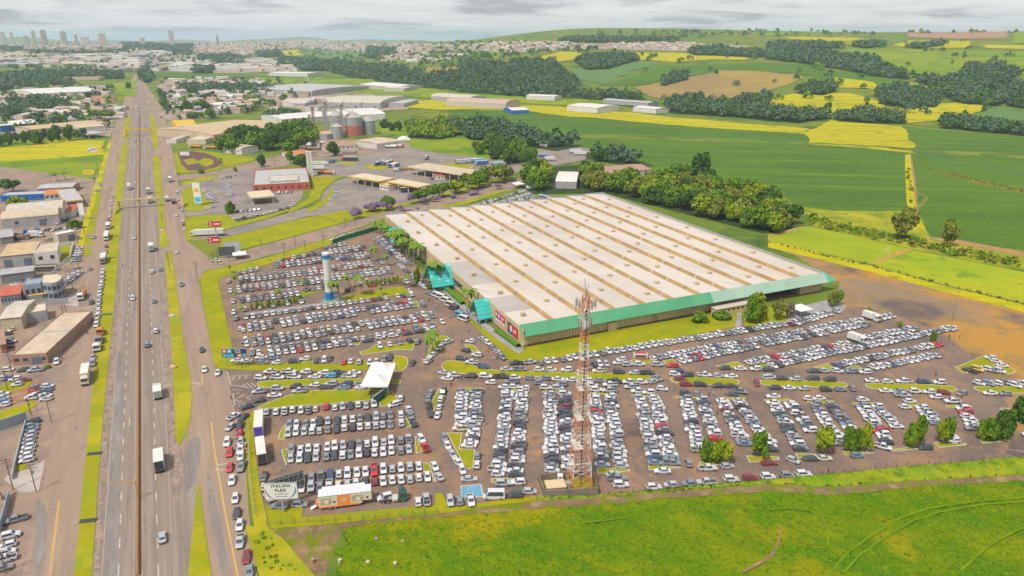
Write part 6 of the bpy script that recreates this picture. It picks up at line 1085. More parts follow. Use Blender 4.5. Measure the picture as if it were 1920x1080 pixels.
truck((366, 276), -82, 'tank', 'orange tanker truck on the roundabout, left', 'white', 'orange', 14, group=TS); truck((394, 278), -82, 'tank', 'orange tanker truck on the roundabout, right', 'white', 'orange', 14, group=TS); truck((1024, 372), 140, 'bus', 'white and blue coach at the corner of the rear car park', 'white', 'blue', 13, 'coach', 'bus'); truck((84, 505), 78, 'bus', 'white and dark bus parked behind the slanted canopy', 'cream', 'dark', 12, 'bus', 'bus')
truck((1018, 293), 90, 'trailer', 'blue container in the small truck park', 'blue', 'blue', 9, 'trailer', 'trailer', TS, boxh=3.2); truck((1032, 299), 90, 'box', 'white truck in the small truck park', 'white', 'white', 11, group=TS); truck((1080, 285), 92, 'trailer', 'red-roofed white trailer in the small truck park', 'white', 'white', 13, 'trailer', 'trailer', TS); truck((1088, 289), 92, 'trailer', 'white and green trailer in the small truck park', 'white', 'white', 13, 'trailer', 'trailer', TS); truck((994, 353), 100, 'box', 'small white truck beside the rear gazebo', 'white', 'white', 6, group=TS, boxh=2.8); truck((1020, 274), 110, 'box', 'white truck at the far side of the small truck park', 'white', 'white', 9, group=TS)
truck((68, 442), 80, 'box', 'white box truck in the workshop yard', 'white', 'white', 8, group='trucks in the workshop yard'); truck((40, 446), 80, 'dump', 'brown tipper truck in the workshop yard', 'grey', 'brown', 9, group='trucks in the workshop yard'); truck((62, 435), 80, 'flat', 'purple-covered flatbed in the workshop yard', 'blue', 'purple', 7, group='trucks in the workshop yard'); truck((40, 438), 70, 'flat', 'blue-cab truck in the workshop yard', 'blue', 'silver', 7, group='trucks in the workshop yard')
truck((1634, 596), 146, 'box', 'white box van in the first diagonal row', 'white', 'white', 7, 'box_van', 'van', 'vans among the parked cars', boxh=3.3); truck((1607, 637), 146, 'box', 'white and orange box van in the second diagonal row', 'white', 'white', 7, 'box_van', 'van', 'vans among the parked cars', boxh=3.2, rear='orange'); 
def promo(front, rear_, label, box, rearc, top):
 f, r = Vector(G(*front, 4.0)), Vector(G(*rear_, 4.0)); d = f-r; L = d.length; c = (f+r)/2; t = truck((c.x, c.y), math.degrees(math.atan2(d.x, d.y)), 'trailer', label, 'white', box, L, 'trailer', 'trailer', 'trailers beside the lower car park', px=False, rear=rearc)
promo((485, 767.5), (483, 800), 'white trailer with a purple-blue rear beside the verge', 'white', 'purple', 'white'); promo((485.8, 817), (490, 851), 'cream trailer with a dark open rear below the purple one', 'cream', 'dark', 'cream')
tv = truck((1201, 668), 92, 'bus', 'white panel van with a red and blue swirl', 'white', 'red', 5.8, 'panel_van', 'van', 'vans among the parked cars'); tv.scale = (.9, .75, .7)
def tractor():
 x, y = G(737, 934, .8); t = thing('tractor_unit', 'dark green truck tractor unit with bare chassis by the lower verge', 'truck', (x, y, .02), R(8)); gm = cmat('green', TC['green'])
 cb = MB(); cb.hexa([(1.4, -1.2, .6), (3.4, -1.2, .6), (3.4, 1.2, .6), (1.4, 1.2, .6)], [(1.5, -1.15, 3.0), (3.2, -1.15, 3.0), (3.2, 1.15, 3.0), (1.5, 1.15, 3.0)]); cb.hexa([(1.5, -1.0, 3.0), (3.0, -1.0, 3.0), (3.0, 1.0, 3.0), (1.5, 1.0, 3.0)], [(1.5, -.9, 3.7), (2.2, -.9, 3.7), (2.2, .9, 3.7), (1.5, .9, 3.7)]); cb.build('cab', gm, t)
 MB().box(3.3, 3.42, -1.0, 1.0, 1.7, 2.7).build('windscreen', M_GLS, t); [MB().box(1.9, 2.9, e*1.19-.02, e*1.19+.02, 1.8, 2.6).build('side_window', M_GLS, t) for e in (-1, 1)]; MB().box(-3.4, 1.4, -.5, .5, .7, 1.0).build('chassis', mat('chassis_grey', (.30, .28, .26), .7), t); MB().box(-.2, 1.2, -1.1, 1.1, .6, 1.2).build('fuel_tank', mat('tank_alloy', (.5, .48, .45), .4), t); MB().cyl(-1.8, 0, 1.0, 1.2, .6, 12).build('fifth_wheel', M_TRIM, t)
 for a in (2.5, -1.2, -2.5):
  for e in (-1.0, 1.0): link('wheel', W_BIG, t, (a, e, .5))
 car_t = None
tractor()
# ================================================================== buildings along the highway
def bm_(n, c, c2=None, r=.8, s=.25): return mat('b_'+n, c, r, c2 or tuple(x*.82 for x in c), s)
BC = {'white': (.62, .60, .57), 'grey': (.36, .36, .37), 'dgrey': (.22, .22, .235), 'tan': (.50, .37, .22), 'sand': (.52, .42, .31), 'pink': (.46, .34, .28), 'beige': (.50, .45, .38), 'blue': (.025, .14, .42), 'bgrey': (.27, .32, .37), 'red': (.46, .12, .075), 'tile': (.50, .19, .07), 'yellow': (.64, .38, .03), 'cream': (.58, .50, .36), 'brick': (.34, .16, .09), 'tin': (.42, .41, .41), 'rust': (.36, .23, .17)}
def frame3(px, h):
 a, b_, c = [Vector(G(*p, h)) for p in px]; d = b_-a; W_ = d.length; d /= W_; n = Vector((-d.y, d.x)); D = (c-a).dot(n); return a, math.atan2(d.y, d.x), W_, abs(D), (1 if D > 0 else -1)
def shed(px, h, label, wall='beige', roof='tan', style='flat', rise=1.2, cat='building', name='building', win=0, fascia=None, open_=False, group=None, door=0, dim=None):
 a, rz, W_, D, s = dim if dim else frame3(px, h); z0 = zat(a.x, a.y); t = thing(name, label, cat, (a.x, a.y, z0), rz, group); wm, rm = bm_(wall, BC[wall]), bm_('roof_'+roof, BC[roof]); ov = .35
 if s < 0: D = -D
 y0, y1 = min(0, D), max(0, D)
 if open_:
  nx = max(2, int(W_/9)+1)
  for i in range(nx):
   for y in (y0+1.2, y1-1.2): MB().box(1+i*(W_-2)/(nx-1)-.25, 1+i*(W_-2)/(nx-1)+.25, y-.25, y+.25, 0, h-.8).build('column', bm_('white', BC['white']), t)
  MB().box(0, W_, y0, y1, h-.8, h).build('canopy_roof', rm, t); fm = bm_('fascia_'+(fascia or 'cream'), BC[fascia or 'cream'])
  for q in ((-.06, W_+.06, y0-.06, y0), (-.06, W_+.06, y1, y1+.06), (-.06, 0, y0, y1), (W_, W_+.06, y0, y1)): MB().box(*q, h-.85, h+.12).build('fascia', fm, t)
  for i in range(max(1, nx-1)): MB().box(2+i*(W_-4)/max(1, nx-1)+1, 2+i*(W_-4)/max(1, nx-1)+2, (y0+y1)/2-.4, (y0+y1)/2+.4, 0, 1.6).build('pump', bm_('white', BC['white']), t)
  return t
 MB().box(0, W_, y0, y1, 0, h).build('wall', wm, t)
 if style == 'flat':
  MB().box(.25, W_-.25, y0+.25, y1-.25, h, h+.12).build('roof', rm, t); f = MB(); m_ = bm_('fascia_'+fascia, BC[fascia]) if fascia else wm
  for q in ((0, W_, y0, y0+.25), (0, W_, y1-.25, y1), (0, .25, y0+.25, y1-.25), (W_-.25, W_, y0+.25, y1-.25)): f.box(*q, h-(.0 if not fascia else -0.0), h+(.45 if not fascia else .9))
  f.build('parapet', m_, t)
 elif style == 'gable':
  ym = (y0+y1)/2; r = MB(); r.add([(-ov, y0-ov, h), (W_+ov, y0-ov, h), (W_+ov, ym, h+rise), (-ov, ym, h+rise), (W_+ov, y1+ov, h), (-ov, y1+ov, h), (-ov, y0-ov, h+.14), (W_+ov, y0-ov, h+.14), (W_+ov, ym, h+rise+.14), (-ov, ym, h+rise+.14), (W_+ov, y1+ov, h+.14), (-ov, y1+ov, h+.14)],
             [(6, 7, 8, 9), (9, 8, 10, 11), (3, 2, 1, 0), (5, 4, 2, 3), (0, 1, 7, 6), (4, 5, 11, 10), (1, 2, 8, 7), (2, 4, 10, 8), (0, 6, 9, 3), (3, 9, 11, 5)]); r.build('roof', rm, t)
  g = MB()
  for x in (0, W_): g.add([(x, y0, h), (x, y1, h), (x, ym, h+rise)], [(0, 1, 2), (2, 1, 0)])
  g.build('gable', wm, t)
 elif style == 'hip':
  ym = (y0+y1)/2; k = min(W_*.3, abs(y1-y0)/2); MB().add([(-ov, y0-ov, h), (W_+ov, y0-ov, h), (W_+ov, y1+ov, h), (-ov, y1+ov, h), (k, ym, h+rise), (W_-k, ym, h+rise)], [(0, 1, 5, 4), (1, 2, 5), (2, 3, 4, 5), (3, 0, 4), (3, 2, 1, 0)]).build('roof', rm, t)
 elif style == 'shed': MB().hexa([(-ov, y0-ov, h), (W_+ov, y0-ov, h), (W_+ov, y1+ov, h+rise), (-ov, y1+ov, h+rise)], [(-ov, y0-ov, h+.15), (W_+ov, y0-ov, h+.15), (W_+ov, y1+ov, h+rise+.15), (-ov, y1+ov, h+rise+.15)]).build('roof', rm, t)
 elif style == 'barrel':
  n = 12; r = MB(); V = []; 
  for i in range(n+1):
   th = math.pi*i/n; y = (y0+y1)/2-math.cos(th)*(abs(y1-y0)/2+.2); z = h+rise*math.sin(th)+.02; V += [(-.2, y, z), (W_+.2, y, z)]
  r.add(V, [(2*i, 2*i+1, 2*i+3, 2*i+2) for i in range(n)]+[tuple(range(0, 2*n+2, 2)), tuple(range(1, 2*n+2, 2))[::-1]]); r.build('roof', rm, t)
 if win:
  yf = y0; k = 0
  for i in range(win): x = W_*(i+.5)/win; MB().box(x-min(.9, W_/win*.3), x+min(.9, W_/win*.3), yf-.06, yf+.02, h*.42, h*.72).build('window', M_GLS, t)
 for i in range(door): x = W_*(.2+.6*i/max(1, door-1) if door > 1 else .7); MB().box(x-1.8, x+1.8, y0-.07, y0+.02, 0, min(4.2, h*.75)).build('door', bm_('door', (.14, .16, .2)), t)
 return t
S = shed
S([(0, 368), (84, 364), (84, 358)], 4, 'long low grey-roofed shed with a dark blue front at the left edge', 'blue', 'tin', win=6); S([(83, 366), (127, 362), (128, 354)], 4, 'orange tiled house between the grey roofs on the left', 'white', 'tile', 'hip', 2.2, win=5); S([(70, 354), (135, 351), (134, 343)], 4, 'patched grey tin roofs behind the orange tiled house', 'rust', 'tin', 'gable', 1)
S([(120, 378), (156, 374), (160, 351)], 5.5, 'grey forecourt canopy with a yellow edge by the left service road', 'white', 'tin', open_=True, fascia='yellow'); S([(2, 412), (109, 402), (109, 391)], 6.3, 'long warehouse with a sand barrel roof and grey wall on the left', 'grey', 'sand', 'barrel', 2.6, win=2, door=1); S([(12, 399), (117, 390), (118, 379)], 8, 'ribbed pale barrel-roofed warehouse behind the sand one', 'white', 'beige', 'barrel', 3.0)
S([(121, 398), (136, 397), (138, 386)], 4, 'small red-tiled hut before the white warehouse end', 'white', 'red', 'shed', 1); S([(108, 441), (143, 434), (146, 428)], 5, 'white flat-roofed shed beside the grass plots', 'beige', 'white', 'flat', door=1); S([(0, 446), (24, 443), (32, 430)], 4, 'grey lean-to roof at the left edge of the yard', 'dgrey', 'grey', 'shed', .8)
S([(0, 481), (62, 475), (82, 455)], 6.3, 'showroom with a wide tan roof at the left edge', 'grey', 'tan', 'shed', .8, door=2); S([(63, 476), (107, 471), (110, 456)], 6.3, 'white angular showroom front with pointed parapets', 'white', 'sand', 'flat', win=2); S([(0, 516), (62, 508), (84, 497)], 4.5, 'flat grey roof behind the slanted truss canopy', 'dgrey', 'grey', 'shed', .4)
S([(0, 556), (37, 551), (41, 537)], 4.5, 'bright red-roofed glazed shed at the left edge', 'bgrey', 'red', 'shed', .8, win=6); S([(43, 536), (76, 532), (78, 522)], 7, 'grey two-storey office wing', 'bgrey', 'bgrey', 'flat', win=3); S([(0, 598), (39, 594), (50, 564)], 5.5, 'pale ribbed shed roof at the left edge', 'sand', 'beige', 'gable', 1.2); S([(45, 590), (87, 583), (86, 569)], 4.2, 'small flat sand roof beside the ribbed shed', 'grey', 'cream', 'flat')
wk = S([(21, 668), (87, 664), (102, 588)], 3.8, 'big tan-roofed workshop with a grey gutter across it', 'rust', 'sand', 'flat', win=4, door=1)
a_, rz_, W2, D2, s2 = frame3([(21, 668), (87, 664), (102, 588)], 3.8); MB().box(.3, W2-.3, D2*.5, D2*.5+1.6, 3.9, 4.05).build('gutter', bm_('grey', BC['grey']), wk)
S([(0, 647), (10, 645), (12, 620)], 3.5, 'brick shed corner at the left edge', 'brick', 'rust', 'shed', .6)
def curved_office():
 P = [Vector(G(*p, 8.3)) for p in ((78, 529), (86, 531), (95, 531.5), (104, 530), (111, 527), (116, 522), (117, 517), (106, 514), (80, 517))]; o = P[0]; L_ = [tuple(p-o) for p in P]; t = thing('curved_office', 'blue-grey two-storey office with a curved glazed corner', 'office', (o.x, o.y, 0)); bb = bm_('bgrey', BC['bgrey']); MB().prism(L_, 0, 8.3).build('wall', bb, t); q, _ = offset_poly(L_, -.4); MB().prism(q, 8.3, 8.45).build('roof', bm_('roof_cream', BC['cream']), t)
 for i in range(6):
  a, b_ = Vector(L_[i]), Vector(L_[i+1]); d = b_-a; n = Vector((d.y, -d.x)).normalized()*.05
  for z in (1.4, 5.0): a1, b1_ = a+d*.12, a+d*.88; MB().prism([tuple(a1), tuple(b1_), tuple(b1_+n), tuple(a1+n)], z, z+1.9).build('window', M_GLS, t)
 ca = thing('truss_canopy', 'slanted grey truss canopy rising over the parked cars', 'canopy', (*G(92, 520), 0)); o2 = Vector(G(92, 520)); gm = bm_('grey', BC['grey']); e1, e2 = Vector(G(89, 516, 8))-o2, Vector(G(132, 487, 8))-o2; k = MB()
 for dz in (0, 1.2): k.bar((e1.x, e1.y, 6.5+dz), (e2.x, e2.y, 9+dz), .3)
 for i in range(10): a, b_ = e1.lerp(e2, i/10), e1.lerp(e2, (i+1)/10); k.bar((a.x, a.y, 6.5+.25*i), (b_.x, b_.y, 7.95+.25*i), .12)
 k.build('truss', gm, ca)
 for px in ((139, 512), (123, 520), (104, 522)): g = Vector(G(*px))-o2; f = e1.lerp(e2, {139: 1, 123: .7, 104: .3}[px[0]]); MB().bar((g.x, g.y, 0), (f.x, f.y, 7.5), .28).build('post', bm_('white', BC['white']), ca)
 yb = thing('yellow_gate_beam', 'long yellow beam over the office driveway', 'beam', (*G(57, 567), 0)); v = Vector(G(117, 560))-Vector(G(57, 567)); MB().bar((0, 0, 3.2), (v.x, v.y, 3.6), .35).build('beam', bm_('yellow', BC['yellow']), yb); [MB().bar((v.x*f, v.y*f, 0), (v.x*f, v.y*f, 3.2), .2).build('post', bm_('grey', BC['grey']), yb) for f in (0, 1)]
curved_office()
def wall_line(px, h, label, c='grey', name='boundary_wall', cat='wall', th=.15, pan=3.0):
 P = [Vector(G(*p)) for p in px]; t = thing(name, label, cat, (P[0].x, P[0].y, 0)); m = bm_(c, BC[c])
 for i in range(len(P)-1):
  d = P[i+1]-P[i]; L = d.length; n = max(1, int(L/pan)); d /= n; nn = Vector((-d.y, d.x)).normalized()*th
  for k in range(n): a = P[i]+d*k-P[0]; b_ = a+d*.985; MB().prism([tuple(a-nn), tuple(b_-nn), tuple(b_+nn), tuple(a+nn)], 0, h).build('wall_panel', m, t)
wall_line([(0, 808), (52, 790)], 3.4, 'tall blue-grey wall at the left edge', 'bgrey'); wall_line([(50, 795), (40, 830), (28, 880), (24, 900)], 1.6, 'low grey wall beside the slanted car bay', 'grey'); wall_line([(0, 1000), (8, 975), (18, 935)], 2.2, 'grey garden wall at the bottom left', 'bgrey'); wall_line([(112, 463), (138, 459)], 2.2, 'white concrete wall at the back of the lawn square', 'white'); wall_line([(138, 460), (132, 484)], 1.8, 'white concrete wall beside the lawn square', 'white'); wall_line([(82, 455), (112, 449)], 2, 'cream wall behind the showroom', 'cream'); wall_line([(86, 574), (130, 569)], 2.6, 'grey wall beside the tan workshop yard', 'grey'); wall_line([(20, 680), (88, 678)], 1.4, 'low brick wall below the tan-roofed workshop', 'brick')
# stations
S([(474, 349), (581, 343), (558, 316)], 5, 'red-walled restaurant with a flat grey roof', 'red', 'tin', 'flat', fascia='red', win=8); r2 = S([(505, 341), (560, 338), (552, 328)], 6, 'grey plant deck on the restaurant roof', 'grey', 'beige', 'flat')
S([(470, 371), (515, 367), (507, 356)], 5.5, 'small cream station canopy with a yellow edge', 'white', 'cream', open_=True, fascia='cream'); S([(653, 330), (711, 340), (733, 333)], 6, 'cream truck-stop canopy, left of the pair', 'white', 'cream', open_=True, fascia='yellow'); S([(725, 340), (784, 351), (806, 345)], 6, 'cream truck-stop canopy, right of the pair', 'white', 'cream', open_=True, fascia='yellow'); S([(763, 312), (876, 329), (907, 321)], 7, 'longest sand-coloured truck canopy', 'white', 'sand', open_=True, fascia='cream')
S([(812, 328), (834, 330.5), (838, 325)], 3.5, 'cream hut with a red roof by the long canopy', 'cream', 'red', 'gable', 1.2, win=3); S([(712, 346), (728, 349), (733, 344)], 4, 'white station shop with a yellow band between canopies', 'white', 'white', 'flat', fascia='yellow', win=3); S([(1042, 340), (1081, 341), (1071, 323)], 5.5, 'white barrel-roofed shed among trees behind the hall', 'grey', 'white', 'barrel', 2.0); S([(1132, 326), (1222, 318), (1207, 306)], 4.6, 'long yellow-walled house with a weathered grey roof', 'cream', 'rust', 'gable', 2.2, win=4)
S([(417, 276), (452, 280), (474, 274)], 5.5, 'white shed with a sand barrel roof on the roundabout', 'white', 'sand', 'barrel', 2.0, win=3); S([(400, 253), (547, 234), (520, 216)], 8, 'vast sand-roofed factory beside the striped front', 'sand', 'tan', 'gable', 2.5); S([(331, 239), (369, 237), (368, 226)], 6, 'bright yellow barrel-roofed shop', 'yellow', 'yellow', 'barrel', 4.0)
st = S([(339, 249), (397, 252), (398, 246)], 1, 'blue and white striped factory front', 'white', 'white', 'flat'); a_, rz_, W2, D2, s2 = frame3([(339, 249), (397, 252), (398, 246)], 1)
for k in range(7): MB().box(0, W2, -.3, .5, 1.2+k*1.35, 1.2+(k+1)*1.35-.02).build('stripe', bm_('white', BC['white']) if k % 2 == 0 else bm_('stripe_blue', (.10, .16, .42)), st)
S([(350, 262), (385, 262), (384, 252)], 5, 'cream flat shop below the striped front', 'cream', 'cream', 'flat'); S([(312, 262), (330, 262), (331, 245)], 4, 'little white kiosk row by the right service road', 'white', 'sand', 'flat'); S([(412, 262), (436, 261), (436, 254)], 4, 'orange tiled house half hidden by trees', 'white', 'tile', 'hip', 2); S([(556, 290), (592, 285), (590, 277)], 4, 'orange tiled villa near the tall pillar', 'white', 'tile', 'hip', 2.2)
S([(608, 276), (672, 272), (668, 263)], 4.5, 'long white shed with a grey roof before the silos', 'white', 'rust', 'gable', 1.6, win=8); S([(706, 270), (748, 264), (737, 254)], 5.5, 'cream shed with a sand barrel roof right of the silos', 'white', 'sand', 'barrel', 1.6); S([(528, 224), (640, 216), (640, 206)], 8, 'white-roofed factory hall left of the silos', 'white', 'white', 'gable', 2); S([(640, 217), (722, 214), (716, 203)], 8, 'white-roofed factory hall right behind the silos', 'white', 'white', 'barrel', 3); S([(585, 250), (612, 252), (606, 238)], 6, 'sand-roofed loading shed beside the silo elevators', 'grey', 'tan', 'hip', 2)
def silo(px, py, eave, apex, rpx, label, red=False):
 p = Vector(G(px, py)); r = rpx/(FPX*CT/math.hypot(p.y, CAMH)); h = top_height(px, py, eave); hc = top_height(px, py, apex); t = thing('grain_silo', label, 'silo', (p.x, p.y, 0), group='silos'); g = bm_('silo_steel', (.36, .37, .38), (.28, .29, .30), .5, .15); n = 9
 for k in range(n): MB().cyl(0, 0, h*k/n, h*(k+1)/n-.06, r-(.05 if k % 2 else 0), 28, 0).build('ring', bm_('silo_red', (.46, .17, .12)) if red and k < 5 else g, t)
 MB().cyl(0, 0, h, hc, r+.25, 28, 0, r2=.8).build('cone_roof', bm_('silo_roof', (.40, .37, .35)), t); MB().cyl(0, 0, hc, hc+.9, .8, 12).build('cap', g, t)
silo(663, 253, 219, 208, 17, 'largest silo, grey above and red below', True); silo(692, 251, 226, 217, 11.5, 'grey steel silo right of the red one'); silo(633, 259, 237, 231, 10, 'short grey silo in front of the elevators'); silo(633, 246, 216, 207, 12, 'grey silo behind the elevators')
def mast(px, py, yt, w_, label, c='tin', name='elevator_tower', cat='tower'):
 p = G3(px, py); h = top_height(px, py, yt); t = thing(name, label, cat, p); m = bm_(c, BC[c])
 for x, y in ((-w_, -w_), (w_, -w_), (w_, w_), (-w_, w_)): MB().bar((x, y, 0), (x, y, h), .22).build('leg', m, t)
 b = MB(); n = int(h/3)
 for k in range(n):
  for q in (((-w_, -w_), (w_, -w_)), ((w_, -w_), (w_, w_)), ((w_, w_), (-w_, w_)), ((-w_, w_), (-w_, -w_))): b.bar((*q[0], h*k/n), (*q[1], h*(k+1)/n), .12)
 b.build('bracing', m, t); MB().box(-w_*1.5, w_*1.5, -w_*1.5, w_*1.5, h-1.5, h+1).build('head_house', m, t); MB().bar((0, 0, 0), (0, 0, h), w_*.45).build('leg_casing', m, t)
for a in ((614, 257, 189, 1.6, 'tallest grain elevator tower with a bracket'), (643, 256, 194, 1.3, 'thin grain elevator between the silos'), (588, 232, 201, 1.5, 'separate brown elevator tower left of the silos', 'rust'), (611, 256, 206, 1.5, 'shorter elevator tower beside the tallest one'), (581, 236, 216, 1.2, 'squat elevator tower at the factory')): mast(*a)
for a, b_ in (((614, 194), (660, 210)), ((612, 196), (634, 209))):
 p, q = G(614, 257), G(b_[0], 254); t = thing('grain_pipe', 'sloping grain pipe from the elevator to the silo at %s' % ('the right' if b_[0] > 650 else 'the back'), 'pipe', (*p, 0)); MB().bar((0, 0, top_height(614, 257, a[1])), (q[0]-p[0], q[1]-p[1], top_height(b_[0], 254, b_[1])), .35, n=6).build('pipe', bm_('tin', BC['tin']), t)
def heap(px, py, L, W_, h, label):
 p = Vector(G(px, py)); r = np.random.RandomState(int(px)); t = thing('covered_heap', label, 'heap', (p.x, p.y, 0), .2); V = []; n, k = 12, 8
 for i in range(n+1):
  for j in range(k+1): u, v = i/n*2-1, j/k*2-1; V.append((u*L/2, v*W_/2, max(0, h*(1-abs(u)**3)*(1-abs(v)**2.2))*(1+.2*(r.rand()-.5))))
 link('tarpaulin', mk_mesh('tarpaulin', V, [(i*(k+1)+j, (i+1)*(k+1)+j, (i+1)*(k+1)+j+1, i*(k+1)+j+1) for i in range(n) for j in range(k)], None, [bm_('tarp', (.62, .63, .65))]), t)
heap(692, 273, 22, 10, 4, 'white tarpaulin heap beside the white shed'); heap(757, 262, 16, 8, 4, 'white tarpaulin heap right of the cream shed'); heap(585, 271, 18, 7, 2.5, 'low white heap under the tree'); heap(605, 269, 10, 6, 2.5, 'small white heap by the silo yard')
S([(62, 176), (183, 170), (165, 161)], 9, 'long white barrel-roofed hangar left of the highway', 'white', 'white', 'barrel', 4); S([(0, 236), (72, 230), (72, 224)], 8, 'bright blue-walled building with a white roof', 'blue', 'white', 'gable', 3); S([(60, 243), (200, 230), (198, 223)], 7, 'long tan roof beyond the tree row on the left', 'sand', 'tan', 'gable', 1.5); S([(145, 240), (197, 236), (198, 230)], 6, 'pale roof at the end of the tan one by the road', 'white', 'sand', 'gable', 1.5); S([(55, 214), (124, 209), (122, 206)], 6, 'blue-edged open shelter with parked trucks', 'white', 'beige', open_=True, fascia='blue'); S([(165, 252), (197, 249), (196, 243)], 5, 'grey open shed by the left service road', 'dgrey', 'tin', open_=True, fascia='grey')
S([(55, 228), (72, 226), (70, 221)], 4, 'small white office beside the blue building', 'white', 'white', 'flat', win=3); S([(130, 213), (172, 208), (168, 203)], 5, 'sand shed by the tree clump left of the road', 'sand', 'sand', 'gable', 1.2); S([(85, 190), (145, 184), (140, 178)], 7, 'grey barrel roof before the white hangar', 'pink', 'beige', 'barrel', 3); S([(150, 192), (215, 188), (212, 184)], 4, 'low white depot by the slip road', 'white', 'white', 'flat'); S([(180, 186), (218, 184), (216, 181)], 6, 'orange and blue container stack at the depot', 'tile', 'tile', 'flat'); S([(140, 197), (195, 194), (194, 192)], 4, 'yellow container row below the depot', 'yellow', 'yellow', 'flat')
for k in range(3): S([(605+k*36, 191+k*.8), (641+k*36, 192+k*.8), (627+k*36, 181)], 9, 'grey wavy-roofed warehouse bay, %s from the left' % ORD[k+1], 'grey', 'beige', 'barrel', 6, door=1)
S([(712, 193), (757, 194), (752, 186)], 7, 'grey sloping end bay of the wavy warehouse', 'grey', 'tin', 'shed', -1 if False else 1); S([(837, 190), (948, 197), (963, 190)], 8, 'long pinkish barrel-roofed warehouse behind the meadow', 'beige', 'pink', 'barrel', 5); S([(808, 180), (880, 186), (900, 180)], 8, 'pale barrel-roofed warehouse, left of the pinkish one', 'grey', 'beige', 'barrel', 4); S([(674, 158), (740, 162), (757, 153)], 9, 'white-roofed warehouse on the far meadow', 'beige', 'white', 'gable', 3); S([(720, 165), (757, 165), (755, 160)], 8, 'beige end block of the far white warehouse', 'beige', 'beige', 'gable', 2)
S([(1063, 198), (1120, 204), (1142, 195)], 8, 'white-roofed shed at the edge of the yellow verge', 'white', 'white', 'gable', 2); S([(1187, 201), (1230, 206), (1233, 200)], 7, 'low white-roofed shed right of the white gabled shed', 'white', 'white', 'gable', 1.5); S([(987, 179), (1040, 182), (1044, 177)], 7, 'white flat roof against the dark wood', 'white', 'white', 'gable', 1.5); S([(1130, 187), (1215, 197), (1222, 192)], 6, 'long grey roofs in front of the dark wood', 'grey', 'tin', 'gable', 1.5); S([(503, 137), (575, 139), (580, 134)], 8, 'long white roof at the edge of the wood', 'white', 'white', 'gable', 2); S([(480, 166), (585, 172), (560, 156)], 9, 'wide grey ribbed warehouse roofs behind the factory', 'grey', 'tin', 'barrel', 4); S([(960, 207), (992, 206), (990, 199)], 6, 'white sheds with a blue end at the meadow corner', 'blue', 'white', 'gable', 2)
t = thing('brick_chimney', 'tall tan brick chimney beyond the left wood', 'chimney', G3(178, 143)); MB().cyl(0, 0, 0, top_height(178, 143, 121), 2.6, 12, r2=1.7).build('shaft', bm_('tan', BC['tan']), t); MB().cyl(0, 0, top_height(178, 143, 121), top_height(178, 143, 121)+1, 2.0, 12).build('rim', bm_('sand', BC['sand']), t); S([(112, 147), (185, 147), (183, 141)], 6, 'long flat tan works at the foot of the chimney', 'sand', 'rust', 'flat')
t = thing('water_tower', 'slim pale water tower on the far meadow', 'tower', G3(578, 153)); MB().cyl(0, 0, 0, top_height(578, 153, 137), 2.2, 12).build('shaft', bm_('cream', BC['cream']), t)
# ------------------------------------------------------------------ far industrial sheds, town houses and towers
rt = random.Random(5)
def place(x, y):
 a = x/y; return ['near the left edge', 'just left of the highway', 'just right of the highway', 'behind the tan factory', 'left of the valley wood', 'above the valley wood', 'on the right slope'][sum(a > k for k in (-.585, -.49, -.42, -.30, -.12, .05))]+', '+['nearest rows', 'near rows', 'middle rows', 'back rows', 'farthest rows'][sum(y > k for k in (1000, 1250, 2600, 4200))]
ZONES = [([(300, 152), (470, 150), (480, 158), (470, 200), (420, 214), (330, 225), (312, 200)], 90, (12, 42), (12, 22), (5, 8), 'right of the highway'), ([(0, 205), (50, 200), (60, 222), (0, 225)], 14, (18, 40), (10, 18), (5, 7), 'left of the highway by the trees'), ([(480, 195), (600, 190), (600, 206), (500, 215)], 9, (25, 55), (14, 22), (6, 9), 'behind the factory hall'),
         ([(60, 195), (215, 190), (205, 222), (120, 226)], 22, (12, 32), (8, 16), (4, 6), 'left of the highway by the depots'), ([(700, 105), (860, 100), (900, 112), (760, 120)], 16, (20, 60), (12, 24), (5, 8), 'on the far middle slope'),
         ([(0, 112), (200, 108), (260, 118), (240, 134), (180, 124), (0, 126)], 75, (30, 110), (20, 45), (7, 10), 'of the far industrial belt on the left'), ([(300, 118), (480, 112), (560, 128), (480, 138), (300, 133)], 75, (30, 110), (20, 45), (7, 10), 'of the far industrial belt right of the highway'), ([(0, 100), (300, 98), (300, 108), (0, 108)], 30, (40, 130), (25, 45), (7, 10), 'of the farthest industrial belt')]
for poly, n, (l0, l1), (w0, w1), (h0, h1), where in ZONES:
 A = np.array(poly); k = 0; tries = 0
 while k < n and tries < 4000:
  tries += 1; px, py = rt.uniform(*[f(A[:, 0]) for f in (min, max)]), rt.uniform(*[f(A[:, 1]) for f in (min, max)])
  if not inside(poly, np.array([px]), np.array([py]))[0]: continue
  rf = rt.choice(['white', 'tin', 'sand', 'pink', 'beige', 'grey', 'rust', 'beige']); sty = rt.choice(['gable', 'barrel', 'gable', 'flat']); W_, D_ = rt.uniform(l0, l1), rt.uniform(w0, w1)
  S(None, rt.uniform(h0, h1), '%s %s %s-roofed shed %s' % ('long' if W_ > (l0+l1)/2 else 'short', {'tin': 'grey tin', 'sand': 'sandy', 'rust': 'rusty'}.get(rf, rf), sty, place(*G(px, py))), rt.choice(['white', 'beige', 'grey', 'sand']), rf, sty, rt.uniform(1.5, 3.5), group='sheds of the industrial belts', dim=(Vector(G(px, py)), R(rt.choice([64, -26, 64])+rt.uniform(-6, 6)-90+26), W_, D_, 1)); k += 1
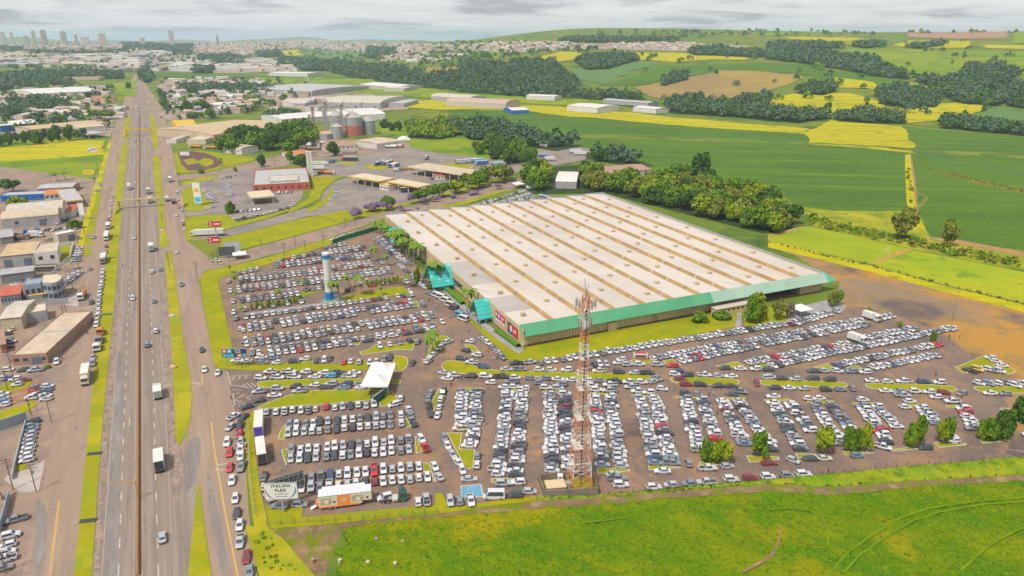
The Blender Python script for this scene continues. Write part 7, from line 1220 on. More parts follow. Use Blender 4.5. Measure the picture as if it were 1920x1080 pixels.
def tower(px, ytop, wpx, D, label, c, c2='white'):
 u = (px-960)/FPX; f = CT+ST*(.35); L = math.hypot(u, f); x, y = u/L*D, f/L*D; z = zat(x, y); v = (ytop+5-540)/FPX; H_ = CAMH-(y*(ST+v*CT))/(CT-v*ST)-z; w_ = wpx/FPX*D*.72; t = thing('apartment_tower', label, 'tower block', (x, y, z), .3); nf = max(6, int(H_/9)); m, g = bm_('far_'+c, BC[c]), bm_('far_glass', (.16, .18, .21))
 MB().box(-w_/2, w_/2, -w_*.4, w_*.4, -8, H_).build('wall', m, t); MB().box(-w_*.2, w_*.2, -w_*.2, w_*.2, H_, H_+5).build('roof_house', m, t)
 for k in range(nf):
  for s in (-.28, .05, .32): MB().box(w_*(s-.09), w_*(s+.09), -w_*.4-.3, -w_*.4+.1, H_*(k+.25)/nf, H_*(k+.75)/nf).build('window', g, t)
for a in ((4, 55, 9, 5300, 'pale tower block at the left end of the skyline', 'white'), (22, 56, 5, 5200, 'thin white tower block near the left end of the skyline', 'white'), (63, 53, 6, 5300, 'slim beige tower left of the reddish one', 'cream'), (82, 52, 9, 5100, 'reddish brown tower block on the skyline', 'pink'), (119, 54, 10, 5400, 'grey tower block on the skyline', 'beige'), (142, 60, 4.5, 5200, 'small reddish tower on the skyline', 'pink'), (158, 64, 14, 5000, 'low wide white block on the skyline', 'white'), (191, 58, 12, 5000, 'pale green-grey tower block on the skyline', 'cream'), (321, 52, 10, 4700, 'tallest white tower block standing alone', 'white'), (407, 62, 5, 5200, 'small grey tower right of the tallest', 'grey'), (266, 66, 9, 5200, 'low white block left of the tallest tower', 'white'), (48, 63, 9, 5200, 'low beige block on the skyline', 'beige')): tower(*a)
HP = [([(305, 152), (480, 150), (600, 174), (470, 212), (330, 226)], 90), ([(0, 165), (205, 165), (200, 222), (60, 226), (0, 222)], 80), ([(0, 78), (200, 76), (330, 80), (520, 79), (520, 92), (440, 108), (360, 112), (330, 104), (240, 92), (0, 96)], 1500), ([(360, 90), (480, 82), (520, 92), (470, 104), (380, 116)], 700), ([(480, 80), (620, 78), (860, 86), (770, 98), (650, 95), (560, 90)], 900), ([(860, 85), (980, 80), (1120, 85), (1100, 92), (960, 98), (870, 93)], 350), ([(1140, 84), (1260, 82), (1380, 89), (1390, 96), (1250, 94), (1150, 90)], 260), ([(740, 98), (800, 96), (790, 112), (720, 118), (700, 108)], 120), ([(0, 96), (240, 94), (300, 104), (0, 112)], 250), ([(450, 128), (560, 128), (560, 136), (450, 134)], 40)]
def houses():
 pts = []
 for poly, n in HP:
  A = np.array(poly); r = np.random.RandomState(n); px = r.uniform(A[:, 0].min(), A[:, 0].max(), n*3); py = r.uniform(A[:, 1].min(), A[:, 1].max(), n*3); k = inside(poly, px, py); pts += [(*G(a, b_),) for a, b_ in list(zip(px[k], py[k]))[:n]]
 pts = [p for p in pts if p[1] < 9000]; pts.sort(key=lambda p: math.hypot(*p)); cols = ['white', 'beige', 'pink', 'sand', 'cream', 'tile', 'rust', 'tin']; W_ = [bm_('far_'+c, BC[c]) for c in cols]; protos = []
 for i in range(10):
  w_, d_, h = rt.uniform(9, 18), rt.uniform(8, 13), rt.uniform(4, 8); wi, ri = rt.choice([0, 0, 1, 3, 4]), rt.choice([2, 5, 6, 2, 1, 7, 0]); b = MB(); b.box(-w_/2, w_/2, -d_/2, d_/2, -3, h); wall = mk_mesh('wall', b.v, b.f, None, [W_[wi]]); r_ = MB(); r_.add([(-w_/2-.4, -d_/2-.4, h), (w_/2+.4, -d_/2-.4, h), (w_/2+.4, d_/2+.4, h), (-w_/2-.4, d_/2+.4, h), (-w_/2-.4, 0, h+2.2), (w_/2+.4, 0, h+2.2)], [(0, 1, 5, 4), (2, 3, 4, 5), (1, 2, 5), (3, 0, 4), (3, 2, 1, 0)]); roof = mk_mesh('roof', r_.v, r_.f, None, [W_[ri]]); protos.append((wall, roof, np.array(b.v+r_.v), b.f+[tuple(j+8 for j in f) for f in r_.f], [wi]*6+[ri]*5, cols[wi], cols[ri]))
 nm = {'white': 'white', 'beige': 'beige', 'pink': 'pinkish', 'sand': 'sandy', 'cream': 'cream', 'tile': 'orange tiled', 'rust': 'rusty', 'tin': 'grey'}
 for x, y in pts[:300]: p = protos[rt.randrange(10)]; t = thing('house', '%s house with a %s roof %s' % (nm[p[5]], nm[p[6]], place(x, y)), 'house', (x, y, zat(x, y)), R(rt.choice([10, 100, -26, 64])+rt.uniform(-8, 8)), 'far town houses'); link('wall', p[0], t); link('roof', p[1], t)
 Vs, Fs, Ms, o = [], [], [], 0
 for x, y in pts[300:]:
  p = protos[rt.randrange(10)]; a = R(rt.choice([10, 100, -26, 64])+rt.uniform(-8, 8)); V = p[2]; z = zat(x, y); Vs.append(np.column_stack([V[:, 0]*math.cos(a)-V[:, 1]*math.sin(a)+x, V[:, 0]*math.sin(a)+V[:, 1]*math.cos(a)+y, V[:, 2]+z])); Fs += [tuple(i+o for i in f) for f in p[3]]; Ms += p[4]; o += len(V)
 tag(link('town_houses', mk_mesh('town_houses', np.concatenate(Vs), Fs, Ms, W_)), 'mass of small pale houses of the far town', 'houses', None, 'stuff')
houses()
# ================================================================== vegetation
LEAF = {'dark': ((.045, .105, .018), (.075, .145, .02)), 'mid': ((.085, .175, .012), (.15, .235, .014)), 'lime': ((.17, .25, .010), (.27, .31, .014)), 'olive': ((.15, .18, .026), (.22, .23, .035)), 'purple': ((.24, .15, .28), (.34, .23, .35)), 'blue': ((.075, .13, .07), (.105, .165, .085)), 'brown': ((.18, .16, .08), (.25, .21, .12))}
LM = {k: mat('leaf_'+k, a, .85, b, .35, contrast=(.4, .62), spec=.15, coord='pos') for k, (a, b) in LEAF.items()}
BARK = mat('bark', (.13, .10, .075), .95, (.08, .065, .05), 2)
def leaf_quads(C, Nrm, size, r):
 """one bent quad per centre, loosely facing Nrm"""
 n = len(C); a = r.normal(size=(n, 3)); d = Nrm+.75*a; d /= np.linalg.norm(d, axis=1)[:, None]; t = np.cross(d, r.normal(size=(n, 3))); t /= np.linalg.norm(t, axis=1)[:, None]; b = np.cross(d, t); s = size*(.6+.8*r.rand(n))[:, None]
 V = np.stack([C-t*s-b*s*.7, C+t*s-b*s*.7+d*s*.25, C+t*s+b*s*.7, C-t*s+b*s*.7+d*s*.25], 1).reshape(-1, 3); return V, np.arange(4*n).reshape(n, 4)
def crown_mesh(kind, seed, m, n=1500, ls=.088):
 r = np.random.RandomState(seed)
 if kind == 'round': nl = 9; Lc = np.column_stack([r.uniform(-.55, .55, nl), r.uniform(-.55, .55, nl), r.uniform(.45, 1.15, nl)]); Lr = r.uniform(.32, .55, nl)
 elif kind == 'flat': nl = 11; Lc = np.column_stack([r.uniform(-.75, .75, nl), r.uniform(-.75, .75, nl), r.uniform(.75, 1.05, nl)]); Lr = r.uniform(.25, .42, nl)
 elif kind == 'tall': nl = 12; z = np.linspace(.72, 1.78, nl); k = np.sqrt(np.maximum(.15, 1-((z-1.1)/.85)**2)); Lc = np.column_stack([r.uniform(-.55, .55, nl)*k, r.uniform(-.55, .55, nl)*k, z]); Lr = .2+.22*k*r.uniform(.7, 1.15, nl)
 else: nl = 6; Lc = np.column_stack([r.uniform(-.5, .5, nl), r.uniform(-.5, .5, nl), r.uniform(.25, .6, nl)]); Lr = r.uniform(.3, .5, nl)
 w_ = Lr**2/np.sum(Lr**2); i = r.choice(nl, n, p=w_); d = r.normal(size=(n, 3)); d[:, 2] = np.where(d[:, 2] < 0, d[:, 2]*.55, d[:, 2]); d /= np.linalg.norm(d, axis=1)[:, None]; C = Lc[i]+d*(Lr[i]*r.uniform(.72, 1.06, n))[:, None]
 V, F = leaf_quads(C, d+np.array([0, 0, .25]), ls, r); return mk_mesh('crown', V, F, None, [m])
def trunk_mesh(seed, hgt_=.85, r0=.07):
 r = random.Random(seed); b = MB(); top = (r.uniform(-.05, .05), r.uniform(-.05, .05), hgt_*.62); b.bar((0, 0, -.02), top, r0, 0, 6, r0*.6)
 for k in range(4): a = k*1.6+r.uniform(0, 1); b.bar(top, (top[0]+.4*math.cos(a), top[1]+.4*math.sin(a), hgt_+r.uniform(0, .3)), r0*.5, 0, 5, r0*.15)
 return mk_mesh('trunk', b.v, b.f, None, [BARK])
CR = {}; TRK = [trunk_mesh(i) for i in range(3)]
for kd in ('round', 'flat', 'tall'):
 for cl in ('dark', 'mid', 'lime', 'olive', 'purple', 'brown', 'blue'):
  if cl in ('purple',) and kd != 'flat': continue
  for s in range(2): CR[kd, cl, s] = crown_mesh(kd, s*7+{'round': 1, 'flat': 2, 'tall': 3}[kd], LM[cl])
rv = random.Random(21)
def tree_at(x, y, w_, h, kd, cl, label, group=None, name='tree', cat='tree'):
 t = thing(name, label, cat, (x, y, zat(x, y)), rv.uniform(0, 6.3), group); zt = {'round': 1.5, 'flat': 1.35, 'tall': 2.0}[kd]; a = link('trunk', TRK[rv.randrange(3)], t); b = link('crown', CR[kd, cl, rv.randrange(2)], t); sx = w_/2; b.scale = (sx*rv.uniform(.9, 1.1), sx*rv.uniform(.9, 1.1), h/zt); a.scale = (max(1.5, sx*.7), max(1.5, sx*.7), h/zt*.8); return t
def tree(px, py, ytop, wpx, kd, cl, label, group=None, name='tree'):
 x, y = G(px, py); h = max(1.0, top_height(px, py, ytop)); w_ = wpx*math.hypot(y, CAMH)/FPX; return tree_at(x, y, w_, h, kd, cl, label, group, name)
gT = 'trees in the car park islands'
for a in ((1325, 864, 822, 34, 'round', 'mid', 'left, flowering tree of the pair over the car column'), (1348, 866, 824, 42, 'round', 'lime', 'right, rounder tree of the pair over the car column'), (1424, 857, 811, 40, 'tall', 'mid', 'airy tree with white cars under it'), (1541, 853, 800, 40, 'tall', 'lime', 'bright green upright tree, alone in its kerbed plot'), (1588, 846, 800, 26, 'tall', 'mid', 'left of three trees in one kerbed plot'), (1602, 847, 798, 28, 'round', 'mid', 'middle of three trees in one kerbed plot'), (1620, 848, 796, 28, 'tall', 'lime', 'right of three trees in one kerbed plot'), (1702, 838, 794, 32, 'round', 'mid', 'round tree left of a slim one'), (1722, 837, 779, 22, 'tall', 'mid', 'slim tall tree in the same plot as a round one'), (1763, 832, 790, 26, 'tall', 'lime', 'left of two small trees beside white cars'), (1774, 831, 783, 24, 'tall', 'mid', 'right of two small trees beside white cars'), (1850, 826, 778, 36, 'round', 'mid', 'left tree of the big dark clump'), (1868, 826, 773, 40, 'round', 'dark', 'middle tree of the big dark clump'), (1887, 823, 774, 32, 'round', 'mid', 'right tree of the big dark clump'), (1915, 790, 733, 44, 'round', 'dark', 'large tree at the right edge of the car park'), (1630, 590, 574, 13, 'round', 'lime', 'tiny lone tree on the brown ground'), (1688, 615, 604, 11, 'round', 'mid', 'tiny tree among the diagonal rows'), (1749, 642, 622, 15, 'tall', 'mid', 'small slim tree at the end of the diagonal rows')): tree(*a, gT)
for a in ((1405, 606, 556, 36, 'round', 'mid', 'large drooping tree against the hall front, left'), (1425, 603, 552, 36, 'round', 'lime', 'large yellow-green tree against the hall front'), (1458, 600, 562, 32, 'tall', 'olive', 'thin olive tree beside the porch gazebo'), (1480, 596, 566, 22, 'tall', 'brown', 'bare-looking tree beside the porch gazebo'), (1560, 575, 548, 24, 'tall', 'olive', 'olive tree at the rounded forecourt end'), (1570, 573, 545, 18, 'tall', 'mid', 'green tree at the rounded forecourt end')): tree(*a)
gJ = 'jacarandas along the side road'
for i, (x, y, yt, w_) in enumerate(((666, 410, 390, 22), (695, 398, 382, 26), (712, 395, 378, 28), (728, 394, 381, 20), (750, 394, 384, 12), (772, 382, 363, 16), (795, 383, 370, 15), (820, 378, 369, 16), (850, 371, 363, 14), (884, 366, 360, 15), (893, 364, 356, 12), (935, 355, 344, 12), (756, 399, 391, 10), (784, 396, 389, 9), (768, 400, 392, 9))): tree(x, y, yt, w_, 'flat', 'purple', 'purple flowering jacaranda by the side road, %s from the left' % ORD[i+1], gJ)
for a in ((725, 393, 368, 30, 'flat', 'mid', 'wide green umbrella tree among the jacarandas'), (433, 400, 375, 20, 'round', 'mid', 'round tree on the station forecourt'), (491, 313, 291, 17, 'round', 'dark', 'dark ball-shaped tree at the roundabout exit'), (546, 306, 283, 20, 'tall', 'mid', 'tree before the orange villa'), (570, 318, 291, 28, 'round', 'dark', 'dark tree beside the tall pillar'), (630, 292, 267, 26, 'round', 'dark', 'dark round tree before the silo sheds'), (37, 392, 366, 42, 'round', 'lime', 'yellow-green round tree before the curved warehouse'), (25, 362, 338, 52, 'flat', 'dark', 'wide dark umbrella tree at the left edge'), (142, 428, 410, 28, 'round', 'mid', 'green tree at the end of the warehouse yard'), (1690, 450, 391, 50, 'tall', 'olive', 'tall feathery tree at the field corner'), (1775, 462, 412, 34, 'tall', 'olive', 'thin feathery tree by the dirt track'), (1312, 352, 288, 44, 'tall', 'dark', 'tallest dark tree rising from the wood'), (378, 325, 315, 12, 'round', 'olive', 'small shrub on the dirt road verge'), (443, 322, 313, 8, 'round', 'olive', 'small shrub at the red restaurant'), (119, 438, 424, 0.1, 'round', 'mid', 'x')): 
 if a[-1] != 'x': tree(*a)
for i, (x, y, yt, w_, c) in enumerate(((812, 372, 346, 30, 'mid'), (832, 368, 343, 34, 'mid'), (856, 362, 336, 36, 'lime'), (878, 356, 328, 40, 'mid'), (898, 351, 321, 42, 'mid'), (922, 345, 314, 44, 'olive'), (945, 339, 308, 42, 'olive'), (795, 378, 353, 28, 'mid'), (785, 381, 356, 22, 'mid'))): tree(x, y, yt, w_, 'flat', c, 'tree of the hedge line beside the truck canopies, %s' % ('western part' if i in (0, 7, 8) else 'middle part' if i < 4 else 'eastern part'), 'hedge line trees')
OPEN = [(1038, 322, 1080, 343), (1128, 305, 1222, 327), (1012, 274, 1104, 305)]   # sheds and yard that stay in view among the trees
def clear(x, y, h=11):
 def pr(z): d = y*CT-(z-CAMH)*ST; return 960+FPX*x/d, 540-FPX*(y*ST+(z-CAMH)*CT)/d
 (a, b), (_, c) = pr(0), pr(h); w_ = 5*FPX/math.hypot(y, CAMH)
 return not any(q[0]-w_ < a < q[2]+w_ and c < q[3]-2 and b > q[1]+3 for q in OPEN)
def pick(poly, sp, seed=0):
 P = [G(*p) for p in poly]; A = np.array(P); r = np.random.RandomState(seed); x0, y0 = A.min(0); x1, y1 = A.max(0); gx, gy = np.meshgrid(np.arange(x0, x1, sp), np.arange(y0, y1, sp)); gx = gx.ravel()+r.uniform(-.45, .45, gx.size)*sp; gy = gy.ravel()+r.uniform(-.45, .45, gy.size)*sp; k = inside(P, gx, gy); return [q for q in zip(gx[k], gy[k]) if clear(*q)]
def grove(poly, sp, hr, wf, cls, label, group, kinds=('round', 'flat', 'round'), seed=0):
 Q = pick(poly, sp, seed); t0, t1 = min(a/b for a, b in Q), max(a/b for a, b in Q)
 for x, y in Q: h = rv.uniform(*hr); c = rv.choice(cls); tree_at(x, y, h*rv.uniform(*wf), h, rv.choice(kinds), c, '%s %s tree %s, %s' % ('tall' if h > hr[0]+.6*(hr[1]-hr[0]) else 'low', {'dark': 'dark green', 'mid': 'mid green', 'lime': 'yellow-green', 'olive': 'olive', 'brown': 'brownish', 'blue': 'bluish'}[c], label, ['left end', 'left part', 'middle', 'right part', 'right end'][min(4, int(5*(x/y-t0)/(t1-t0+1e-6)))]), group)
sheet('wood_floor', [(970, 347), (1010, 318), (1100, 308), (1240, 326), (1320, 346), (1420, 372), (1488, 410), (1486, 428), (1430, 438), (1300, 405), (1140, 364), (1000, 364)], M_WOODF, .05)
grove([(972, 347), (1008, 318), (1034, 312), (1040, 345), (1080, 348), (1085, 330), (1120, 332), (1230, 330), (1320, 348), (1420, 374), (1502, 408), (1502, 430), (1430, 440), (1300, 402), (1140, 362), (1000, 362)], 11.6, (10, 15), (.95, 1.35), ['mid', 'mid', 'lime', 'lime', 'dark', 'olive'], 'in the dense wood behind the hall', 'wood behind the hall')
grove([(1010, 316), (1060, 305), (1130, 302), (1230, 316), (1230, 326), (1120, 330), (1080, 320)], 14, (9, 14), (.95, 1.3), ['mid', 'mid', 'dark', 'lime'], 'behind the small sheds', 'trees behind the small sheds', seed=2)
grove([(402, 285), (430, 255), (500, 252), (580, 240), (596, 262), (590, 282), (520, 288), (470, 292)], 21, (13, 18), (1.1, 1.5), ['mid', 'dark', 'mid'], 'of the thick grove left of the silos', 'grove left of the silos', seed=3)
grove([(-10, 268), (60, 262), (160, 256), (162, 262), (60, 272), (-10, 280)], 15, (11, 16), (.65, .95), ['dark', 'mid', 'blue'], 'in the row above the left field', 'tree row above the left field', ('tall', 'round'), seed=4)
grove([(880, 285), (930, 270), (1000, 282), (1010, 300), (985, 318), (930, 300)], 15, (11, 15), (1, 1.3), ['mid', 'dark', 'mid'], 'between the truck yard and the truck park', 'trees by the truck park', seed=5)
for a in ((353, 210, 185, 24, 'round', 'dark', 'big round tree by the right service road shops'), (400, 222, 204, 22, 'round', 'mid', 'round tree before the tan factory'), (375, 207, 190, 34, 'flat', 'dark', 'broad dark trees behind the shops'), (115, 230, 216, 26, 'round', 'mid', 'round green tree among the left roofs'), (190, 224, 208, 44, 'flat', 'mid', 'broad tree group beside the left service road'), (90, 196, 183, 34, 'round', 'dark', 'dark trees before the grey barrel roof'), (240, 167, 155, 12, 'round', 'dark', 'tree on the slip road island'), (703, 248, 222, 0, 'round', 'mid', 'x'), (735, 245, 228, 16, 'round', 'dark', 'round tree right of the silos, left'), (749, 246, 228, 16, 'round', 'dark', 'round tree right of the silos, right'), (720, 240, 222, 18, 'round', 'dark', 'round tree just behind the right silo'), (627, 196, 184, 24, 'round', 'mid', 'green tree before the wavy warehouse')): 
 if a[-1] != 'x': tree(*a)
# palms
def palm_mesh(seed):
 r = random.Random(seed); tk = MB(); p = Vector((0, 0, 0)); k = r.uniform(-.03, .03)
 for i in range(5): q = p+Vector((k*i, .02*i*r.uniform(-1, 1), .17)); tk.bar(p, q, .03-.003*i, 0, 6, .027-.003*i); p = q
 cr_ = MB(); n = 15
 for i in range(n):
  a = 2*math.pi*i/n+r.uniform(-.2, .2); el = r.uniform(-.1, 1.0); L = r.uniform(.30, .38); d = Vector((math.cos(a), math.sin(a), 0)); s = Vector((-d.y, d.x, 0)); pr = p; w0 = .018
  for j in range(4):
   f = (j+1)/4; e2 = el-f*1.5; q = pr+(d*math.cos(e2)+Vector((0, 0, math.sin(e2))))*(L/4); w1 = .055*math.sin(math.pi*min(.95, f*.8+.1))+.008; dn = Vector((0, 0, -.022))
   cr_.add([pr-s*w0+dn, pr, pr+s*w0+dn, q+s*w1+dn, q, q-s*w1+dn], [(0, 1, 4, 5), (1, 2, 3, 4)]); pr, w0 = q, w1
 return mk_mesh('trunk', tk.v, tk.f, None, [mat('palm_bark', (.26, .23, .18), .9)]), mk_mesh('fronds', cr_.v, cr_.f, None, [mat('palm_leaf', (.10, .19, .012), .7, (.17, .25, .014), 2)])
PLM = [palm_mesh(i) for i in range(3)]
def palm(px, py, yt, label, group):
 x, y = G(px, py); h = top_height(px, py, yt); t = thing('palm_tree', label, 'palm', (x, y, 0), rv.uniform(0, 6), group); m = PLM[rv.randrange(3)]; a = link('trunk', m[0], t); b = link('fronds', m[1], t); s = h/1.0; a.scale = b.scale = (s*1.15, s*1.15, s); return t
for i, (x, y, yt) in enumerate(((704, 436, 418), (710, 441, 414), (716, 438, 410), (718, 449, 418), (725, 446, 411), (731, 455, 421), (737, 452, 417), (742, 466, 425), (748, 462, 424), (752, 473, 428), (758, 478, 440), (762, 485, 446), (767, 482, 444), (771, 490, 452), (776, 494, 452), (706, 430, 412), (754, 466, 430), (764, 492, 455))): palm(x, y, yt, 'tall palm in the avenue along the left wall, %s from the back' % ORD[i+1], 'palm avenue beside the hall')
for x, y, yt, lab in ((828, 543, 490, 'tall palm beside the largest teal canopy'), (876, 590, 541, 'tall palm between the two nearer teal canopies'), (798, 664, 624, 'left of the two big palms on the round island'), (811, 655, 620, 'right of the two big palms on the round island'), (434, 513, 496, 'palm at the top left corner of the upper park'), (437, 541, 515, 'palm on the left kerb, upper'), (443, 560, 543, 'palm on the left kerb, middle'), (453, 600, 574, 'palm on the left kerb, lower'), (517, 562, 541, 'palm among parked cars left of the pylon'), (572, 549, 524, 'palm close left of the pylon'), (640, 566, 522, 'palm just right of the pylon base'), (660, 556, 513, 'second palm right of the pylon'), (657, 545, 515, 'palm behind the two at the pylon'), (696, 490, 459, 'palm at the right end of an upper row'), (722, 502, 478, 'palm near the hall road, upper'), (757, 541, 513, 'palm at the pylon lawn corner'), (747, 536, 520, 'short palm above the pylon lawn'), (717, 556, 536, 'short palm on the pylon lawn'), (678, 552, 533, 'small palm on the pylon lawn'), (500, 489, 479, 'small palm on the top verge'), (137, 505, 482, 'palm beside the truss canopy'), (94, 341, 323, 'left of three slim palms in the left field'), (109, 340, 324, 'middle of three slim palms in the left field'), (123, 338, 319, 'right of three slim palms in the left field'), (5, 935, 902, 'palm at the bottom left edge'), (417, 312, 293, 'slim palm on the roundabout lawn'), (178, 345, 330, 'dark palm beside the yellow billboard')): palm(x, y, yt, lab, 'single palms')
for i in range(10): x = 471+i*10.4; tree(x, 581-i*1.5, 569-i*1.6, 9, 'round', ('lime', 'mid')[i % 2], 'young bushy tree on the walkway, %s from the left' % ORD[i+1], 'young trees on the walkway')
for i in range(8): x = 690+i*8; tree(x, 539-i*1.1, 526-i*1.2, 8, 'tall', 'lime', 'young tree right of the pylon, %s from the left' % ORD[i+1], 'young trees right of the pylon')
for x, y, yt, w_, lab in ((782, 532, 498, 16, 'dark cypress-like shrub beside the large teal canopy'), (808, 541, 531, 22, 'round shrub bed below the large teal canopy'), (900, 606, 592, 14, 'shrub bed left of the small teal canopy'), (1318, 604, 588, 36, 'clipped shrub bank before the yellow annex, left'), (1352, 598, 583, 36, 'clipped shrub bank before the yellow annex, right'), (90, 690, 684, 13, 'round clipped bush at the lane corner'), (1352, 420, 405, 0, '')):
 if lab: tree(x, y, yt, w_, 'round', 'mid', lab, None, 'shrub')
def clumps(pts, n, h, w_, zf, hf, size, ks, r, dome=True):
 """many leafy clumps at once: arrays of height h and half width w_ per point"""
 m = len(pts); P = np.array(pts); Z = hgt(P[:, 0], P[:, 1]); d = r.normal(size=(m*n, 3)); d[:, 2] = np.abs(d[:, 2])*np.where((d[:, 2] < 0) & (not dome), .4, 1); d /= np.linalg.norm(d, axis=1)[:, None]
 rep = lambda a: np.repeat(a, n); W_, H_ = rep(w_), rep(h); C = d*np.column_stack([W_, W_, H_*hf])*r.uniform(.68, 1.04, m*n)[:, None]+np.column_stack([rep(P[:, 0]), rep(P[:, 1]), rep(Z)+H_*zf])
 V, F = leaf_quads(C, d, rep(size)[:, None], r); return V, F, rep(r.randint(ks, size=m))
def scrub(poly, sp, hr, cls, label, seed, name='hedgerow'):
 r = np.random.RandomState(seed); pts = pick(poly, sp, seed); h = r.uniform(*hr, len(pts))
 V, F, M = clumps(pts, 30, h, h*r.uniform(.45, .75, len(pts)), .2, .75, h*.17, len(cls), r)
 tag(link(name, mk_mesh(name, V, F, M, [LM[k] for k in cls])), label, 'hedge' if name == 'hedgerow' else 'woodland', None, 'stuff')
scrub([(1506, 398), (1560, 420), (1640, 436), (1720, 452), (1800, 468), (1920, 492), (1920, 506), (1800, 482), (1712, 464), (1600, 440), (1516, 424)], 4, (1.2, 4), ['mid', 'olive', 'lime'], 'scrubby hedge line above the sports pitch', 31); scrub([(1735, 314), (1820, 334), (1920, 358), (1920, 361), (1820, 339), (1740, 318)], 3, (.8, 1.8), ['olive', 'mid'], 'weedy hedge strip across the right green field', 32); scrub([(1440, 452), (1640, 499), (1920, 569), (1920, 573), (1640, 503), (1440, 456)], 3, (.6, 1.3), ['olive', 'dark'], 'low dark growth along the pitch fence', 33); scrub([(1698, 318), (1704, 318), (1716, 400), (1706, 400)], 5, (1, 3), ['olive', 'mid'], 'bushes on the field margin', 34); scrub([(470, 990), (500, 1000), (560, 1075), (520, 1080), (486, 1050)], 2, (.4, 1.0), ['lime', 'mid'], 'rough weeds on the roadside bank', 35)
scrub([(1020, 931), (1140, 929), (1500, 897), (1920, 859), (1920, 866), (1500, 902), (1140, 933), (1020, 935)], 1.6, (.5, 1.1), ['lime', 'mid', 'lime'], 'long weeds along the top of the berm', 36)
